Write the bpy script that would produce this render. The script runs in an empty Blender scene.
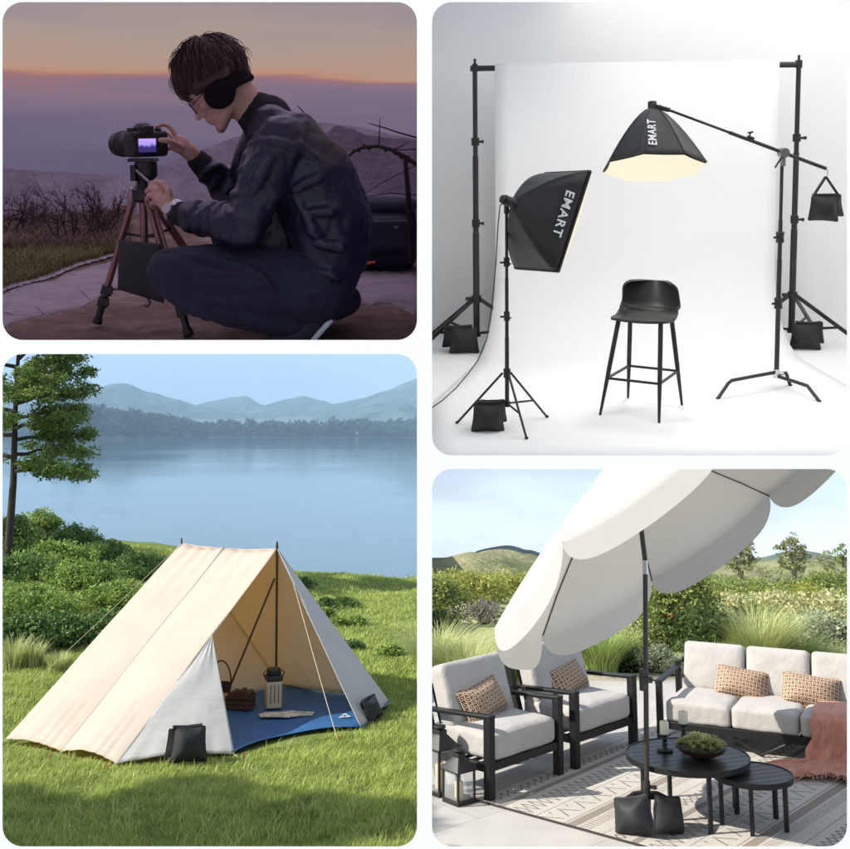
import bpy, math, random
import numpy as np
from mathutils import Matrix, Vector, Euler

random.seed(7)
rng = np.random.default_rng(11)
PI = math.pi
scene = bpy.context.scene
COL = scene.collection

# ------------------------------------------------------------------ camera
FOC, ROW0, HZ = 1100.0, 250.0, 430.0
PHI = math.atan((HZ - ROW0) / FOC)
EYE = Vector((0, 0, 2.83))
cam_d = bpy.data.cameras.new('camera')
cam = bpy.data.objects.new('camera', cam_d)
COL.objects.link(cam)
cam_d.sensor_width = 36
cam_d.lens = FOC / 850 * 36
cam_d.shift_y = -(424.5 - ROW0) / 850
cam_d.clip_start = 0.05
cam_d.clip_end = 20000
cam.location = EYE
cam.rotation_euler = (PI / 2 + PHI, 0, 0)
scene.camera = cam
RX = Matrix.Rotation(PHI, 3, 'X')


def ray(px, py):
    return RX @ Vector(((px - 425) / FOC, 1.0, (ROW0 - py) / FOC))


def diorama(h_row, height, scale, roll=0.0):
    """Frame of one of the two raised stage sets: level plane through the eye at image row h_row."""
    el = PHI + math.atan((ROW0 - h_row) / FOC)
    return (Matrix.Translation(EYE) @ Matrix.Rotation(roll, 4, 'Y') @ Matrix.Rotation(el, 4, 'X')
            @ Matrix.Scale(scale, 4) @ Matrix.Translation((0, 0, -height)))


FR = {'out': Matrix.Identity(4), 'dusk': diorama(110, 0.70, 0.62), 'studio': diorama(120, 2.08, 0.5, math.radians(-0.7))}
EH = {'out': 2.83, 'dusk': 0.70, 'studio': 2.08}
INV = {k: m.inverted() for k, m in FR.items()}


def at(px, py, y, d='out'):
    """Point at depth y of frame d seen at a place of the photograph (850 x 849)."""
    o = INV[d] @ EYE
    r = (INV[d].to_3x3() @ ray(px, py))
    t = (y - o.y) / r.y
    return o + r * t


def gp(px, py, d='out', z=0.0):
    o = INV[d] @ EYE
    r = (INV[d].to_3x3() @ ray(px, py))
    return o + r * ((z - o.z) / r.z)


# ------------------------------------------------------------------ materials
MATS = {}


def new_mat(name):
    m = bpy.data.materials.new(name)
    m.use_nodes = True
    nt = m.node_tree
    b = nt.nodes['Principled BSDF']
    return m, nt, b


def N(nt, typ, **kw):
    n = nt.nodes.new(typ)
    for k, v in kw.items():
        setattr(n, k, v)
    return n


def noise_node(nt, scale, detail=4, rough=0.55, coord='Object', stretch=None):
    tc = N(nt, 'ShaderNodeTexCoord')
    no = N(nt, 'ShaderNodeTexNoise')
    no.inputs['Scale'].default_value = scale
    no.inputs['Detail'].default_value = detail
    no.inputs['Roughness'].default_value = rough
    if stretch:
        mp = N(nt, 'ShaderNodeMapping')
        mp.inputs['Scale'].default_value = stretch
        nt.links.new(tc.outputs[coord], mp.inputs['Vector'])
        nt.links.new(mp.outputs['Vector'], no.inputs['Vector'])
    else:
        nt.links.new(tc.outputs[coord], no.inputs['Vector'])
    return no


def ramp(nt, stops, src=None, interp='LINEAR'):
    r = N(nt, 'ShaderNodeValToRGB')
    r.color_ramp.interpolation = interp
    e = r.color_ramp.elements
    while len(e) < len(stops):
        e.new(0.5)
    for i, (p, c) in enumerate(stops):
        e[i].position = p
        e[i].color = (c[0], c[1], c[2], 1) if not isinstance(c, float) else (c, c, c, 1)
    if src is not None:
        nt.links.new(src, r.inputs[0])
    return r


def add_bump(nt, b, scale, strength, dist=0.01, detail=4, stretch=None, src=None):
    bp = N(nt, 'ShaderNodeBump')
    bp.inputs['Strength'].default_value = strength
    bp.inputs['Distance'].default_value = dist
    if src is None:
        src = noise_node(nt, scale, detail, stretch=stretch).outputs['Fac']
    nt.links.new(src, bp.inputs['Height'])
    nt.links.new(bp.outputs['Normal'], b.inputs['Normal'])
    return bp


def mat(name, base, rough=0.6, var=0.12, vscale=6, bump=0, bscale=60, metal=0.0, sheen=0.0, trans=0.0, spec=0.5, stretch=None, bdist=0.01, coat=0.0):
    if name in MATS:
        return MATS[name]
    m, nt, b = new_mat(name)
    no = noise_node(nt, vscale, stretch=stretch)
    r = ramp(nt, [(0.3, [c * (1 - var) for c in base]), (0.7, [min(1, c * (1 + var)) for c in base])], no.outputs['Fac'])
    nt.links.new(r.outputs[0], b.inputs['Base Color'])
    b.inputs['Roughness'].default_value = rough
    b.inputs['Metallic'].default_value = metal
    b.inputs['Specular IOR Level'].default_value = spec
    b.inputs['Coat Weight'].default_value = coat
    if sheen:
        b.inputs['Sheen Weight'].default_value = sheen
    if bump:
        add_bump(nt, b, bscale, bump, bdist, stretch=stretch)
    if trans:
        tr = N(nt, 'ShaderNodeBsdfTranslucent')
        nt.links.new(r.outputs[0], tr.inputs['Color'])
        mx = N(nt, 'ShaderNodeMixShader')
        mx.inputs[0].default_value = trans
        nt.links.new(b.outputs[0], mx.inputs[1])
        nt.links.new(tr.outputs[0], mx.inputs[2])
        nt.links.new(mx.outputs[0], nt.nodes['Material Output'].inputs['Surface'])
    MATS[name] = m
    return m


def leaf_mat(name, dark, light, trans=0.35, rough=0.55):
    """Leaf colour picked leaf by leaf from the 'tint' attribute."""
    if name in MATS:
        return MATS[name]
    m, nt, b = new_mat(name)
    a = N(nt, 'ShaderNodeAttribute', attribute_name='tint')
    r = ramp(nt, [(0.0, dark), (1.0, light)], a.outputs['Fac'])
    nt.links.new(r.outputs[0], b.inputs['Base Color'])
    b.inputs['Roughness'].default_value = rough
    b.inputs['Specular IOR Level'].default_value = 0.3
    tr = N(nt, 'ShaderNodeBsdfTranslucent')
    nt.links.new(r.outputs[0], tr.inputs['Color'])
    mx = N(nt, 'ShaderNodeMixShader')
    mx.inputs[0].default_value = trans
    nt.links.new(b.outputs[0], mx.inputs[1])
    nt.links.new(tr.outputs[0], mx.inputs[2])
    nt.links.new(mx.outputs[0], nt.nodes['Material Output'].inputs['Surface'])
    MATS[name] = m
    return m


def emit_mat(name, color, strength):
    if name in MATS:
        return MATS[name]
    m, nt, b = new_mat(name)
    b.inputs['Base Color'].default_value = (*color, 1)
    b.inputs['Emission Color'].default_value = (*color, 1)
    b.inputs['Emission Strength'].default_value = strength
    MATS[name] = m
    return m


# ------------------------------------------------------------------ mesh building
class MB:
    def __init__(s):
        s.v, s.f = [], []

    def add(s, vs, fs):
        o = len(s.v)
        s.v.extend([tuple(v) for v in vs])
        s.f.extend([tuple(i + o for i in f) for f in fs])
        return s

    def box(s, c, sz, M=None):
        x, y, z = sz[0] / 2, sz[1] / 2, sz[2] / 2
        vs = [Vector((sx * x, sy * y, sz_ * z)) for sx in (-1, 1) for sy in (-1, 1) for sz_ in (-1, 1)]
        if M is not None:
            vs = [M @ v for v in vs]
        vs = [v + Vector(c) for v in vs]
        return s.add(vs, [(0, 1, 3, 2), (4, 6, 7, 5), (0, 4, 5, 1), (2, 3, 7, 6), (0, 2, 6, 4), (1, 5, 7, 3)])

    def bar(s, p0, p1, w, h, up=(0, 0, 1)):
        """Square bar from p0 to p1, w across, h along up."""
        p0, p1 = Vector(p0), Vector(p1)
        d = (p1 - p0)
        y = d.normalized()
        u = Vector(up)
        x = y.cross(u)
        if x.length < 1e-4:
            x = y.cross(Vector((1, 0, 0)))
        x.normalize()
        z = x.cross(y)
        M = Matrix((x, y, z)).transposed()
        return s.box((p0 + p1) / 2, (w, d.length, h), M)

    def tube(s, pts, r, n=10, cap=True, closed=False):
        pts = [Vector(p) for p in pts]
        m = len(pts)
        rs = r if isinstance(r, (list, tuple)) else [r] * m
        t0 = (pts[1] - pts[0]).normalized()
        u = t0.cross(Vector((0.13, 0.21, 0.97)))
        if u.length < 1e-3:
            u = t0.cross(Vector((1, 0, 0)))
        u.normalize()
        vs, fs = [], []
        for i in range(m):
            if closed:
                t = (pts[(i + 1) % m] - pts[i - 1]).normalized()
            else:
                t = (pts[min(i + 1, m - 1)] - pts[max(i - 1, 0)]).normalized()
            u = (u - t * u.dot(t))
            u.normalize()
            w = t.cross(u)
            for k in range(n):
                a = 2 * PI * k / n
                vs.append(pts[i] + (u * math.cos(a) + w * math.sin(a)) * rs[i])
        for i in range(m - 1 + (1 if closed else 0)):
            for k in range(n):
                a, b = i * n + k, i * n + (k + 1) % n
                j = ((i + 1) % m) * n
                fs.append((a, b, j + (k + 1) % n, j + k))
        if cap and not closed:
            fs.append(tuple(reversed(range(n))))
            fs.append(tuple(range((m - 1) * n, m * n)))
        return s.add(vs, fs)

    def cyl(s, p0, p1, r0, r1=None, n=16):
        return s.tube([p0, p1], [r0, r0 if r1 is None else r1], n)

    def lathe(s, prof, c=(0, 0, 0), n=24, M=None):
        """prof: (radius, height) pairs, closed at both ends."""
        c = Vector(c)
        vs, fs = [], []
        for r, z in prof:
            for k in range(n):
                a = 2 * PI * k / n
                v = Vector((r * math.cos(a), r * math.sin(a), z))
                vs.append((M @ v if M is not None else v) + c)
        for i in range(len(prof) - 1):
            for k in range(n):
                k2 = (k + 1) % n
                fs.append((i * n + k, i * n + k2, (i + 1) * n + k2, (i + 1) * n + k))
        fs.append(tuple(reversed(range(n))))
        fs.append(tuple(range((len(prof) - 1) * n, len(prof) * n)))
        return s.add(vs, fs)

    def prism(s, poly, z0, z1, M=None):
        n = len(poly)
        vs = [Vector((p[0], p[1], z0)) for p in poly] + [Vector((p[0], p[1], z1)) for p in poly]
        if M is not None:
            vs = [M @ v for v in vs]
        fs = [tuple(reversed(range(n))), tuple(range(n, 2 * n))]
        fs += [(i, (i + 1) % n, n + (i + 1) % n, n + i) for i in range(n)]
        return s.add(vs, fs)

    def ellip(s, c, r, nu=16, nv=10, M=None):
        c = Vector(c)
        vs, fs = [], []
        for j in range(nv + 1):
            t = PI * j / nv
            for i in range(nu):
                a = 2 * PI * i / nu
                v = Vector((r[0] * math.sin(t) * math.cos(a), r[1] * math.sin(t) * math.sin(a), r[2] * math.cos(t)))
                vs.append((M @ v if M is not None else v) + c)
        for j in range(nv):
            for i in range(nu):
                i2 = (i + 1) % nu
                fs.append((j * nu + i, (j + 1) * nu + i, (j + 1) * nu + i2, j * nu + i2))
        return s.add(vs, fs)

    def grid(s, fn, nu, nv):
        vs = [fn(i / nu, j / nv) for j in range(nv + 1) for i in range(nu + 1)]
        fs = [(j * (nu + 1) + i, j * (nu + 1) + i + 1, (j + 1) * (nu + 1) + i + 1, (j + 1) * (nu + 1) + i) for j in range(nv) for i in range(nu)]
        return s.add(vs, fs)

    def build(s, name, m, parent=None, d='out', smooth=True, bevel=0, seg=2, sub=0, solid=0, angle=40, M=None):
        me = bpy.data.meshes.new(name)
        me.from_pydata(s.v, [], s.f)
        me.validate()
        return finish(me, name, m, parent, d, smooth, bevel, seg, sub, solid, angle, M)


def finish(me, name, m, parent=None, d='out', smooth=True, bevel=0, seg=2, sub=0, solid=0, angle=40, M=None):
    if smooth:
        me.polygons.foreach_set('use_smooth', [True] * len(me.polygons))
        me.set_sharp_from_angle(angle=math.radians(angle))
    o = bpy.data.objects.new(name, me)
    COL.objects.link(o)
    if m is not None:
        me.materials.append(m)
    if parent is not None:
        o.parent = parent
        if M is not None:
            o.matrix_local = M
    else:
        o.matrix_world = FR[d] @ (M if M is not None else Matrix.Identity(4))
    if solid:
        md = o.modifiers.new('solidify', 'SOLIDIFY')
        md.thickness = solid
        md.offset = 0
    if bevel:
        md = o.modifiers.new('bevel', 'BEVEL')
        md.width = bevel
        md.segments = seg
        md.limit_method = 'ANGLE'
        md.harden_normals = False
    if sub:
        md = o.modifiers.new('subsurf', 'SUBSURF')
        md.levels = md.render_levels = sub
    return o


def fast_mesh(name, V, F, m, parent=None, d='out', tint=None, M=None, smooth=False):
    """Mesh from numpy arrays (all faces with the same number of corners)."""
    me = bpy.data.meshes.new(name)
    V = np.asarray(V, dtype=np.float32)
    F = np.asarray(F, dtype=np.int32)
    k = F.shape[1]
    me.vertices.add(len(V))
    me.vertices.foreach_set('co', V.ravel())
    me.loops.add(F.size)
    me.loops.foreach_set('vertex_index', F.ravel())
    me.polygons.add(len(F))
    me.polygons.foreach_set('loop_start', np.arange(0, F.size, k, dtype=np.int32))
    me.update(calc_edges=True)
    if smooth:
        me.polygons.foreach_set('use_smooth', [True] * len(F))
    if tint is not None:
        at_ = me.attributes.new('tint', 'FLOAT', 'FACE')
        at_.data.foreach_set('value', np.asarray(tint, dtype=np.float32))
    return finish(me, name, m, parent, d, smooth=False, M=M)


def tag(o, label, cat, group=None, kind=None):
    if label:
        o['label'] = label
    if cat:
        o['category'] = cat
    if group:
        o['group'] = group
    if kind:
        o['kind'] = kind
    return o


def thing(name, label, cat, loc=(0, 0, 0), rz=0.0, group=None, d='out', M=None):
    o = bpy.data.objects.new(name, None)
    o.empty_display_size = 0.1
    COL.objects.link(o)
    L = Matrix.Translation(loc) @ Matrix.Rotation(rz, 4, 'Z')
    if M is not None:
        L = L @ M
    o.matrix_world = FR[d] @ L
    return tag(o, label, cat, group)


def struct(o):
    o['kind'] = 'structure'
    return o


def copy_tree(src, parent=None):
    c = src.copy()
    COL.objects.link(c)
    if parent is not None:
        c.parent = parent
    for ch in list(src.children):
        copy_tree(ch, c)
    return c


def place(o, loc, rz=0.0, d='out', sc=1.0):
    o.matrix_world = FR[d] @ Matrix.Translation(loc) @ Matrix.Rotation(rz, 4, 'Z') @ Matrix.Scale(sc, 4)
    return o


# ---- soft boxes: cushions, pillows, sandbags
def soft_box(w, d, h, puff=0.0, rnd=0.25, n=14, pinch=0.0, M=None, wr=0.0, taper=0.0):
    """Rounded stuffed box centred on the origin; puff swells the big faces, pinch draws the corners out thin."""
    pts, idx, F = [], {}, []

    def key(p):
        return (round(p[0], 5), round(p[1], 5), round(p[2], 5))

    def vid(p):
        k = key(p)
        if k not in idx:
            idx[k] = len(pts)
            pts.append(p)
        return idx[k]
    for ax in range(3):
        for sg in (-1, 1):
            for i in range(n):
                for j in range(n):
                    q = []
                    for (a, b) in ((i, j), (i + 1, j), (i + 1, j + 1), (i, j + 1)):
                        u, v = -1 + 2 * a / n, -1 + 2 * b / n
                        p = [0, 0, 0]
                        p[ax] = sg
                        p[(ax + 1) % 3] = u if sg > 0 else v
                        p[(ax + 2) % 3] = v if sg > 0 else u
                        q.append(vid(tuple(p)))
                    F.append(tuple(q))
    P = np.array(pts, dtype=float)
    half = np.array([w, d, h]) / 2
    R = min(half) * rnd * 2 if rnd < 0.5 else min(half)
    X = P * half
    inner = np.clip(X, -(half - R), half - R)
    D = X - inner
    L = np.linalg.norm(D, axis=1, keepdims=True)
    X = np.where(L > 1e-9, inner + D / np.maximum(L, 1e-9) * np.minimum(R, np.max(np.abs(D), axis=1, keepdims=True)), X)
    fx = 1 - np.abs(P[:, 0]) ** 2.5
    fy = 1 - np.abs(P[:, 1]) ** 2.5
    X[:, 2] += np.sign(P[:, 2]) * (np.abs(P[:, 2])) * puff * fx * fy
    if pinch:
        edge = np.maximum(np.abs(P[:, 0]), np.abs(P[:, 1])) ** 3
        X[:, 2] *= (1 - pinch * edge)
        X[:, 0] *= 1 - 0.07 * (1 - P[:, 1] ** 2) * np.abs(P[:, 0])
        X[:, 1] *= 1 - 0.09 * (1 - P[:, 0] ** 2) * np.abs(P[:, 1])
    if wr:
        ph = rng.uniform(0, 6, 6)
        X[:, 2] += wr * (np.sin(X[:, 0] * 23 / max(w, .1) * .5 + ph[0] + 2 * np.sin(X[:, 1] * 9 + ph[1])) * np.sin(X[:, 1] * 11 / max(d, .1) * .5 + ph[2]))
    if taper:
        X[:, 0] *= 1 - taper * P[:, 1]
    mb = MB()
    vs = [Vector(p) for p in X]
    if M is not None:
        vs = [M @ v for v in vs]
    mb.add(vs, F)
    return mb


def xf(loc, rx=0.0, ry=0.0, rz=0.0):
    return Matrix.Translation(loc) @ Euler((rx, ry, rz)).to_matrix().to_4x4()


# ---- leaves and blades
def unit(v):
    return v / np.maximum(np.linalg.norm(v, axis=1, keepdims=True), 1e-9)


def leaf_arrays(P, size, aspect=0.45, up=0.3, droop=0.0):
    """Pointed four-cornered leaf at every point of P with random direction."""
    n = len(P)
    size = np.broadcast_to(size, (n,))[:, None] * rng.uniform(0.7, 1.3, (n, 1))
    d = rng.normal(size=(n, 3))
    d[:, 2] = d[:, 2] * 0.6 + up - droop
    d = unit(d)
    s = unit(np.cross(d, rng.normal(size=(n, 3))))
    nrm = np.cross(d, s)
    a = P
    b = P + d * size * 0.5 + s * size * aspect * 0.5 + nrm * size * 0.06
    c = P + d * size
    e = P + d * size * 0.5 - s * size * aspect * 0.5 + nrm * size * 0.06
    V = np.stack([a, b, c, e], axis=1).reshape(-1, 3)
    F = np.arange(4 * n).reshape(n, 4)
    return V, F


def clump_points(centres, radii, per, flat=0.8):
    """Leaf places: on and just inside a swarm of small clumps."""
    out = []
    for c, r in zip(centres, radii):
        v = unit(rng.normal(size=(per, 3)))
        rr = r * rng.uniform(0.35, 1.0, (per, 1)) ** 0.6
        q = v * rr
        q[:, 2] *= flat
        out.append(np.array(c) + q)
    return np.concatenate(out)


def shrub_points(w, dp, h, nclump, per, cr=0.16, top=1.0):
    """Clumps over a lumpy dome of half-size w x dp and height h."""
    cs, rs = [], []
    for _ in range(nclump):
        a = rng.uniform(0, 2 * PI)
        t = rng.uniform(0, 1) ** 0.55
        zz = rng.uniform(0.0, 1) ** 0.75
        lim = math.sqrt(max(0.0, 1 - zz ** 2.2)) * rng.uniform(0.8, 1.12)
        cs.append((math.cos(a) * w * t * lim, math.sin(a) * dp * t * lim, zz * h * top * (0.75 + 0.3 * rng.uniform()) + 0.04))
        rs.append(cr * rng.uniform(0.6, 1.4))
    return cs, rs


def shrub(name, label, loc, w, dp, h, m, leaf=0.07, nclump=60, per=45, cr=0.16, group=None, stems=True, cat='shrub', aspect=0.45, up=0.3, d='out', flowers=None):
    t = thing(name, label, cat, loc, rng.uniform(0, 0.5) * 0, group, d)
    cs, rs = shrub_points(w, dp, h, nclump, per, cr)
    P = clump_points(cs, rs, per)
    P[:, 2] = np.maximum(P[:, 2], 0.01)
    V, F = leaf_arrays(P, leaf, aspect, up)
    clump_t = np.repeat(rng.uniform(0, 0.55, len(cs)), per)
    fast_mesh('foliage', V, F, m, t, tint=np.clip(clump_t + rng.uniform(0, 0.45, len(P)), 0, 1))
    if stems:
        mb = MB()
        for c in cs[::max(1, len(cs) // 14)]:
            b = Vector((c[0] * 0.15, c[1] * 0.15, -0.05))
            e = Vector(c)
            mid = (b + e) / 2 + Vector((rng.uniform(-.05, .05), rng.uniform(-.05, .05), h * 0.1))
            mb.tube([b, mid, e], [0.014, 0.010, 0.004], 5)
        mb.build('stem', mat('shrub_stem', (0.12, 0.085, 0.05), 0.9, 0.3, 20), t)
    if flowers:
        fm, fn, fs = flowers
        sel = P[rng.integers(0, len(P), fn)]
        sel = sel[sel[:, 2] > h * 0.3] * 1.04
        V, F = leaf_arrays(sel, fs, 0.9, 0.8)
        fast_mesh('blossom', V, F, fm, t, tint=rng.uniform(0, 1, len(sel)))
    return t


def blades(n, base_xy, h, bend, width, z=None, seg=3, h_var=0.35, lean_dir=None):
    """Grass blades as tapering bent strips; returns arrays."""
    n = len(base_xy)
    a = rng.uniform(0, 2 * PI, n) if lean_dir is None else lean_dir
    hh = h * rng.uniform(1 - h_var, 1 + h_var, n)
    bb = bend * rng.uniform(0.25, 1.25, n) * hh
    dx, dy = np.cos(a), np.sin(a)
    ys = []
    base = np.zeros((n, 3))
    base[:, :2] = base_xy
    if z is not None:
        base[:, 2] = z
    sx, sy = -dy * width / 2, dx * width / 2
    lev = []
    for k in range(seg + 1):
        f = k / seg
        c = base.copy()
        c[:, 0] += dx * bb * f * f
        c[:, 1] += dy * bb * f * f
        c[:, 2] += hh * (f - 0.28 * np.minimum(bend, 1.2) * f * f * f)
        w = (1 - f * 0.92)
        l, r = c.copy(), c.copy()
        l[:, 0] += sx * w
        l[:, 1] += sy * w
        r[:, 0] -= sx * w
        r[:, 1] -= sy * w
        lev.append((l, r))
    V = np.stack([p for lr in lev for p in lr], axis=1).reshape(-1, 3)
    m = 2 * (seg + 1)
    o = (np.arange(n) * m)[:, None]
    F = np.concatenate([o + np.array([[2 * k, 2 * k + 1, 2 * k + 3, 2 * k + 2]]) for k in range(seg)], axis=1).reshape(-1, 4)
    return V, F, seg


def grass_tuft(name, label, loc, r, h, n, m, bend=0.75, width=0.008, group=None, plumes=None):
    t = thing(name, label, 'ornamental grass', loc, 0, group)
    a = rng.uniform(0, 2 * PI, n)
    q = r * np.sqrt(rng.uniform(0, 1, n))
    xy = np.stack([np.cos(a) * q, np.sin(a) * q], axis=1) * 0.45
    V, F, sg = blades(n, xy, h, bend, width, seg=4, lean_dir=a + rng.normal(0, .35, n))
    tt = np.repeat(rng.uniform(0, 1, n), sg)
    fast_mesh('blade', V, F, m, t, tint=tt)
    t.children[0]['kind'] = 'stuff'
    if plumes:
        pm, pn = plumes
        a = rng.uniform(0, 2 * PI, pn)
        top = np.stack([np.cos(a) * r * .8 * rng.uniform(.1, 1, pn), np.sin(a) * r * .8 * rng.uniform(.1, 1, pn), h * rng.uniform(.85, 1.2, pn)], axis=1)
        P = np.repeat(top, 16, axis=0)
        k = rng.uniform(-1, 1, len(P))
        P = P + rng.normal(0, .018, P.shape) + np.stack([np.repeat(np.cos(a), 16) * k * .06, np.repeat(np.sin(a), 16) * k * .06, k * .12], axis=1)
        V, F = leaf_arrays(P, .035, .35, .6)
        o = fast_mesh('plume', V, F, pm, t, tint=rng.uniform(0, 1, len(P)))
        o['kind'] = 'stuff'
    return t


def sandbag_mat():
    m = mat('black_nylon', (0.016, 0.016, 0.017), 0.62, 0.2, 9, bump=0.35, bscale=260, spec=0.4, bdist=0.003)
    return m


def saddle_pouch(w, h, t, M):
    """One filled half of a saddle sandbag: flat pillow with drawn corners."""
    return soft_box(w, h, t * 0.72, puff=t * 0.42, rnd=0.40, n=16, pinch=0.84, M=M, wr=0.005, taper=0.10)
# ------------------------------------------------------------------ the white display wall with its four openings
LEAN = math.radians(12)
WALL_Y = 1.45
wall_n = Vector((0, -math.cos(LEAN), math.sin(LEAN)))
wall_p = Vector((0, WALL_Y, EYE.z))


def on_wall(px, py, back=0.0):
    r = ray(px, py)
    p = wall_p - wall_n * back
    t = (p - EYE).dot(wall_n) / r.dot(wall_n)
    return EYE + r * t


def rrect(x0, y0, x1, y1, r, n=8, grow=0.0):
    x0, y0, x1, y1 = x0 - grow, y0 - grow, x1 + grow, y1 + grow
    out = []
    for cx, cy, a0 in ((x1 - r, y1 - r, 0), (x0 + r, y1 - r, 90), (x0 + r, y0 + r, 180), (x1 - r, y0 + r, 270)):
        for k in range(n + 1):
            a = math.radians(a0 + 90 * k / n)
            out.append((cx + r * math.cos(a), cy + r * math.sin(a)))
    return out


OPEN = [(2.5, 2, 417, 340), (432, 2, 847, 455.5), (2.5, 354, 417, 846.5), (432, 469, 847, 846.5)]


def build_wall():
    import bmesh
    bm = bmesh.new()
    # front face as a polygon with holes: fill between outer rectangle and the four outlines
    def loop(pts):
        vs = [bm.verts.new(p) for p in pts]
        return [bm.edges.new((vs[i], vs[(i + 1) % len(vs)])) for i in range(len(vs))], vs
    outer = [on_wall(-560, -260), on_wall(1410, -260), on_wall(1410, 900), on_wall(-560, 900)]
    # carry the sides down to the ground
    def to_ground(p):
        ax = Vector((0, math.sin(LEAN), math.cos(LEAN)))
        return p - ax * (p.z / ax.z)
    outer = [outer[0], outer[1], to_ground(outer[1]), to_ground(outer[0])]
    es, outer_vs = loop(outer)
    backs = []
    fronts = []
    for o in OPEN:
        e, vs = loop([on_wall(*p) for p in rrect(*o, 20)])
        es += e
        fronts.append(vs)
    bmesh.ops.triangle_fill(bm, use_beauty=True, edges=es)
    # splayed reveals, opening wider towards the back
    for o, vs in zip(OPEN, fronts):
        bk = [bm.verts.new(on_wall(*p, back=0.02)) for p in rrect(*o, 20, grow=4.5)]
        n = len(vs)
        for i in range(n):
            bm.faces.new((vs[i], vs[(i + 1) % n], bk[(i + 1) % n], bk[i]))
        backs.append(bk)
    es = []
    ob = [bm.verts.new(p - wall_n * 0.02) for p in outer]
    ov = outer_vs
    for i in range(4):
        bm.faces.new((ov[i], ov[(i + 1) % 4], ob[(i + 1) % 4], ob[i]))
    for lp in [ob] + backs:
        for i in range(len(lp)):
            a, b = lp[i], lp[(i + 1) % len(lp)]
            es.append(bm.edges.get((a, b)) or bm.edges.new((a, b)))
    bmesh.ops.triangle_fill(bm, use_beauty=True, edges=es)
    bmesh.ops.recalc_face_normals(bm, faces=bm.faces)
    me = bpy.data.meshes.new('display_wall')
    bm.to_mesh(me)
    bm.free()
    m = mat('white_wall_paint', (0.93, 0.93, 0.93), 0.7, 0.004, 3, spec=0.2)
    o = finish(me, 'display_wall', m, smooth=False)
    tag(o, 'white wall with four round-cornered openings, one for each of the four scenes', 'wall')
    return o


build_wall()
# ================================================================== garden and patio (lower right)
DARK = mat('charcoal_aluminium', (0.011, 0.0105, 0.010), 0.45, 0.12, 30, spec=0.32, bump=0.05, bscale=300)
CREAM = None


def fabric_mat(name, base, weave=420, rough=0.85, var=0.05):
    m, nt, b = new_mat(name)
    no = noise_node(nt, 5)
    r = ramp(nt, [(0.3, [c * (1 - var) for c in base]), (0.7, [min(1, c * (1 + var)) for c in base])], no.outputs['Fac'])
    nt.links.new(r.outputs[0], b.inputs['Base Color'])
    b.inputs['Roughness'].default_value = rough
    b.inputs['Sheen Weight'].default_value = 0.2
    b.inputs['Specular IOR Level'].default_value = 0.25
    n1 = noise_node(nt, weave, 2)
    n2 = noise_node(nt, 9, 3)
    ad = N(nt, 'ShaderNodeMath', operation='MULTIPLY_ADD')
    nt.links.new(n2.outputs['Fac'], ad.inputs[0])
    ad.inputs[1].default_value = 6
    nt.links.new(n1.outputs['Fac'], ad.inputs[2])
    add_bump(nt, b, 1, 0.5, 0.005, src=ad.outputs[0])
    return m


CREAM = fabric_mat('cream_cushion_fabric', (0.47, 0.44, 0.41))


def pattern_mat():
    """Woven rust and cream pillow cloth: small linked motifs in staggered rows."""
    m, nt, b = new_mat('rust_pattern_cloth')
    tc = N(nt, 'ShaderNodeTexCoord')
    mp = N(nt, 'ShaderNodeMapping')
    mp.inputs['Rotation'].default_value = (0, 0, math.radians(45))
    mp.inputs['Scale'].default_value = (23, 23, 23)
    nt.links.new(tc.outputs['Object'], mp.inputs['Vector'])
    sp = N(nt, 'ShaderNodeSeparateXYZ')
    nt.links.new(mp.outputs[0], sp.inputs[0])

    def mth(op, a, bb=None):
        n = N(nt, 'ShaderNodeMath', operation=op)
        for i, v in enumerate((a, bb)):
            if v is None:
                continue
            if isinstance(v, (int, float)):
                n.inputs[i].default_value = v
            else:
                nt.links.new(v, n.inputs[i])
        return n.outputs[0]
    u, v = sp.outputs[0], sp.outputs[1]
    fu = mth('ABSOLUTE', mth('SUBTRACT', mth('FRACT', u), 0.5))
    fv = mth('ABSOLUTE', mth('SUBTRACT', mth('FRACT', v), 0.5))
    rr = mth('SQRT', mth('ADD', mth('MULTIPLY', fu, fu), mth('MULTIPLY', fv, fv)))
    ring = mth('LESS_THAN', mth('ABSOLUTE', mth('SUBTRACT', rr, 0.40)), 0.06)
    dot = mth('LESS_THAN', rr, 0.12)
    k = mth('MAXIMUM', ring, dot)
    mx = N(nt, 'ShaderNodeMixRGB')
    nt.links.new(k, mx.inputs[0])
    mx.inputs[1].default_value = (0.17, 0.07, 0.028, 1)
    mx.inputs[2].default_value = (0.66, 0.56, 0.43, 1)
    nt.links.new(mx.outputs[0], b.inputs['Base Color'])
    b.inputs['Roughness'].default_value = 0.9
    add_bump(nt, b, 300, 0.3, 0.003)
    return m


PATT = pattern_mat()

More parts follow.
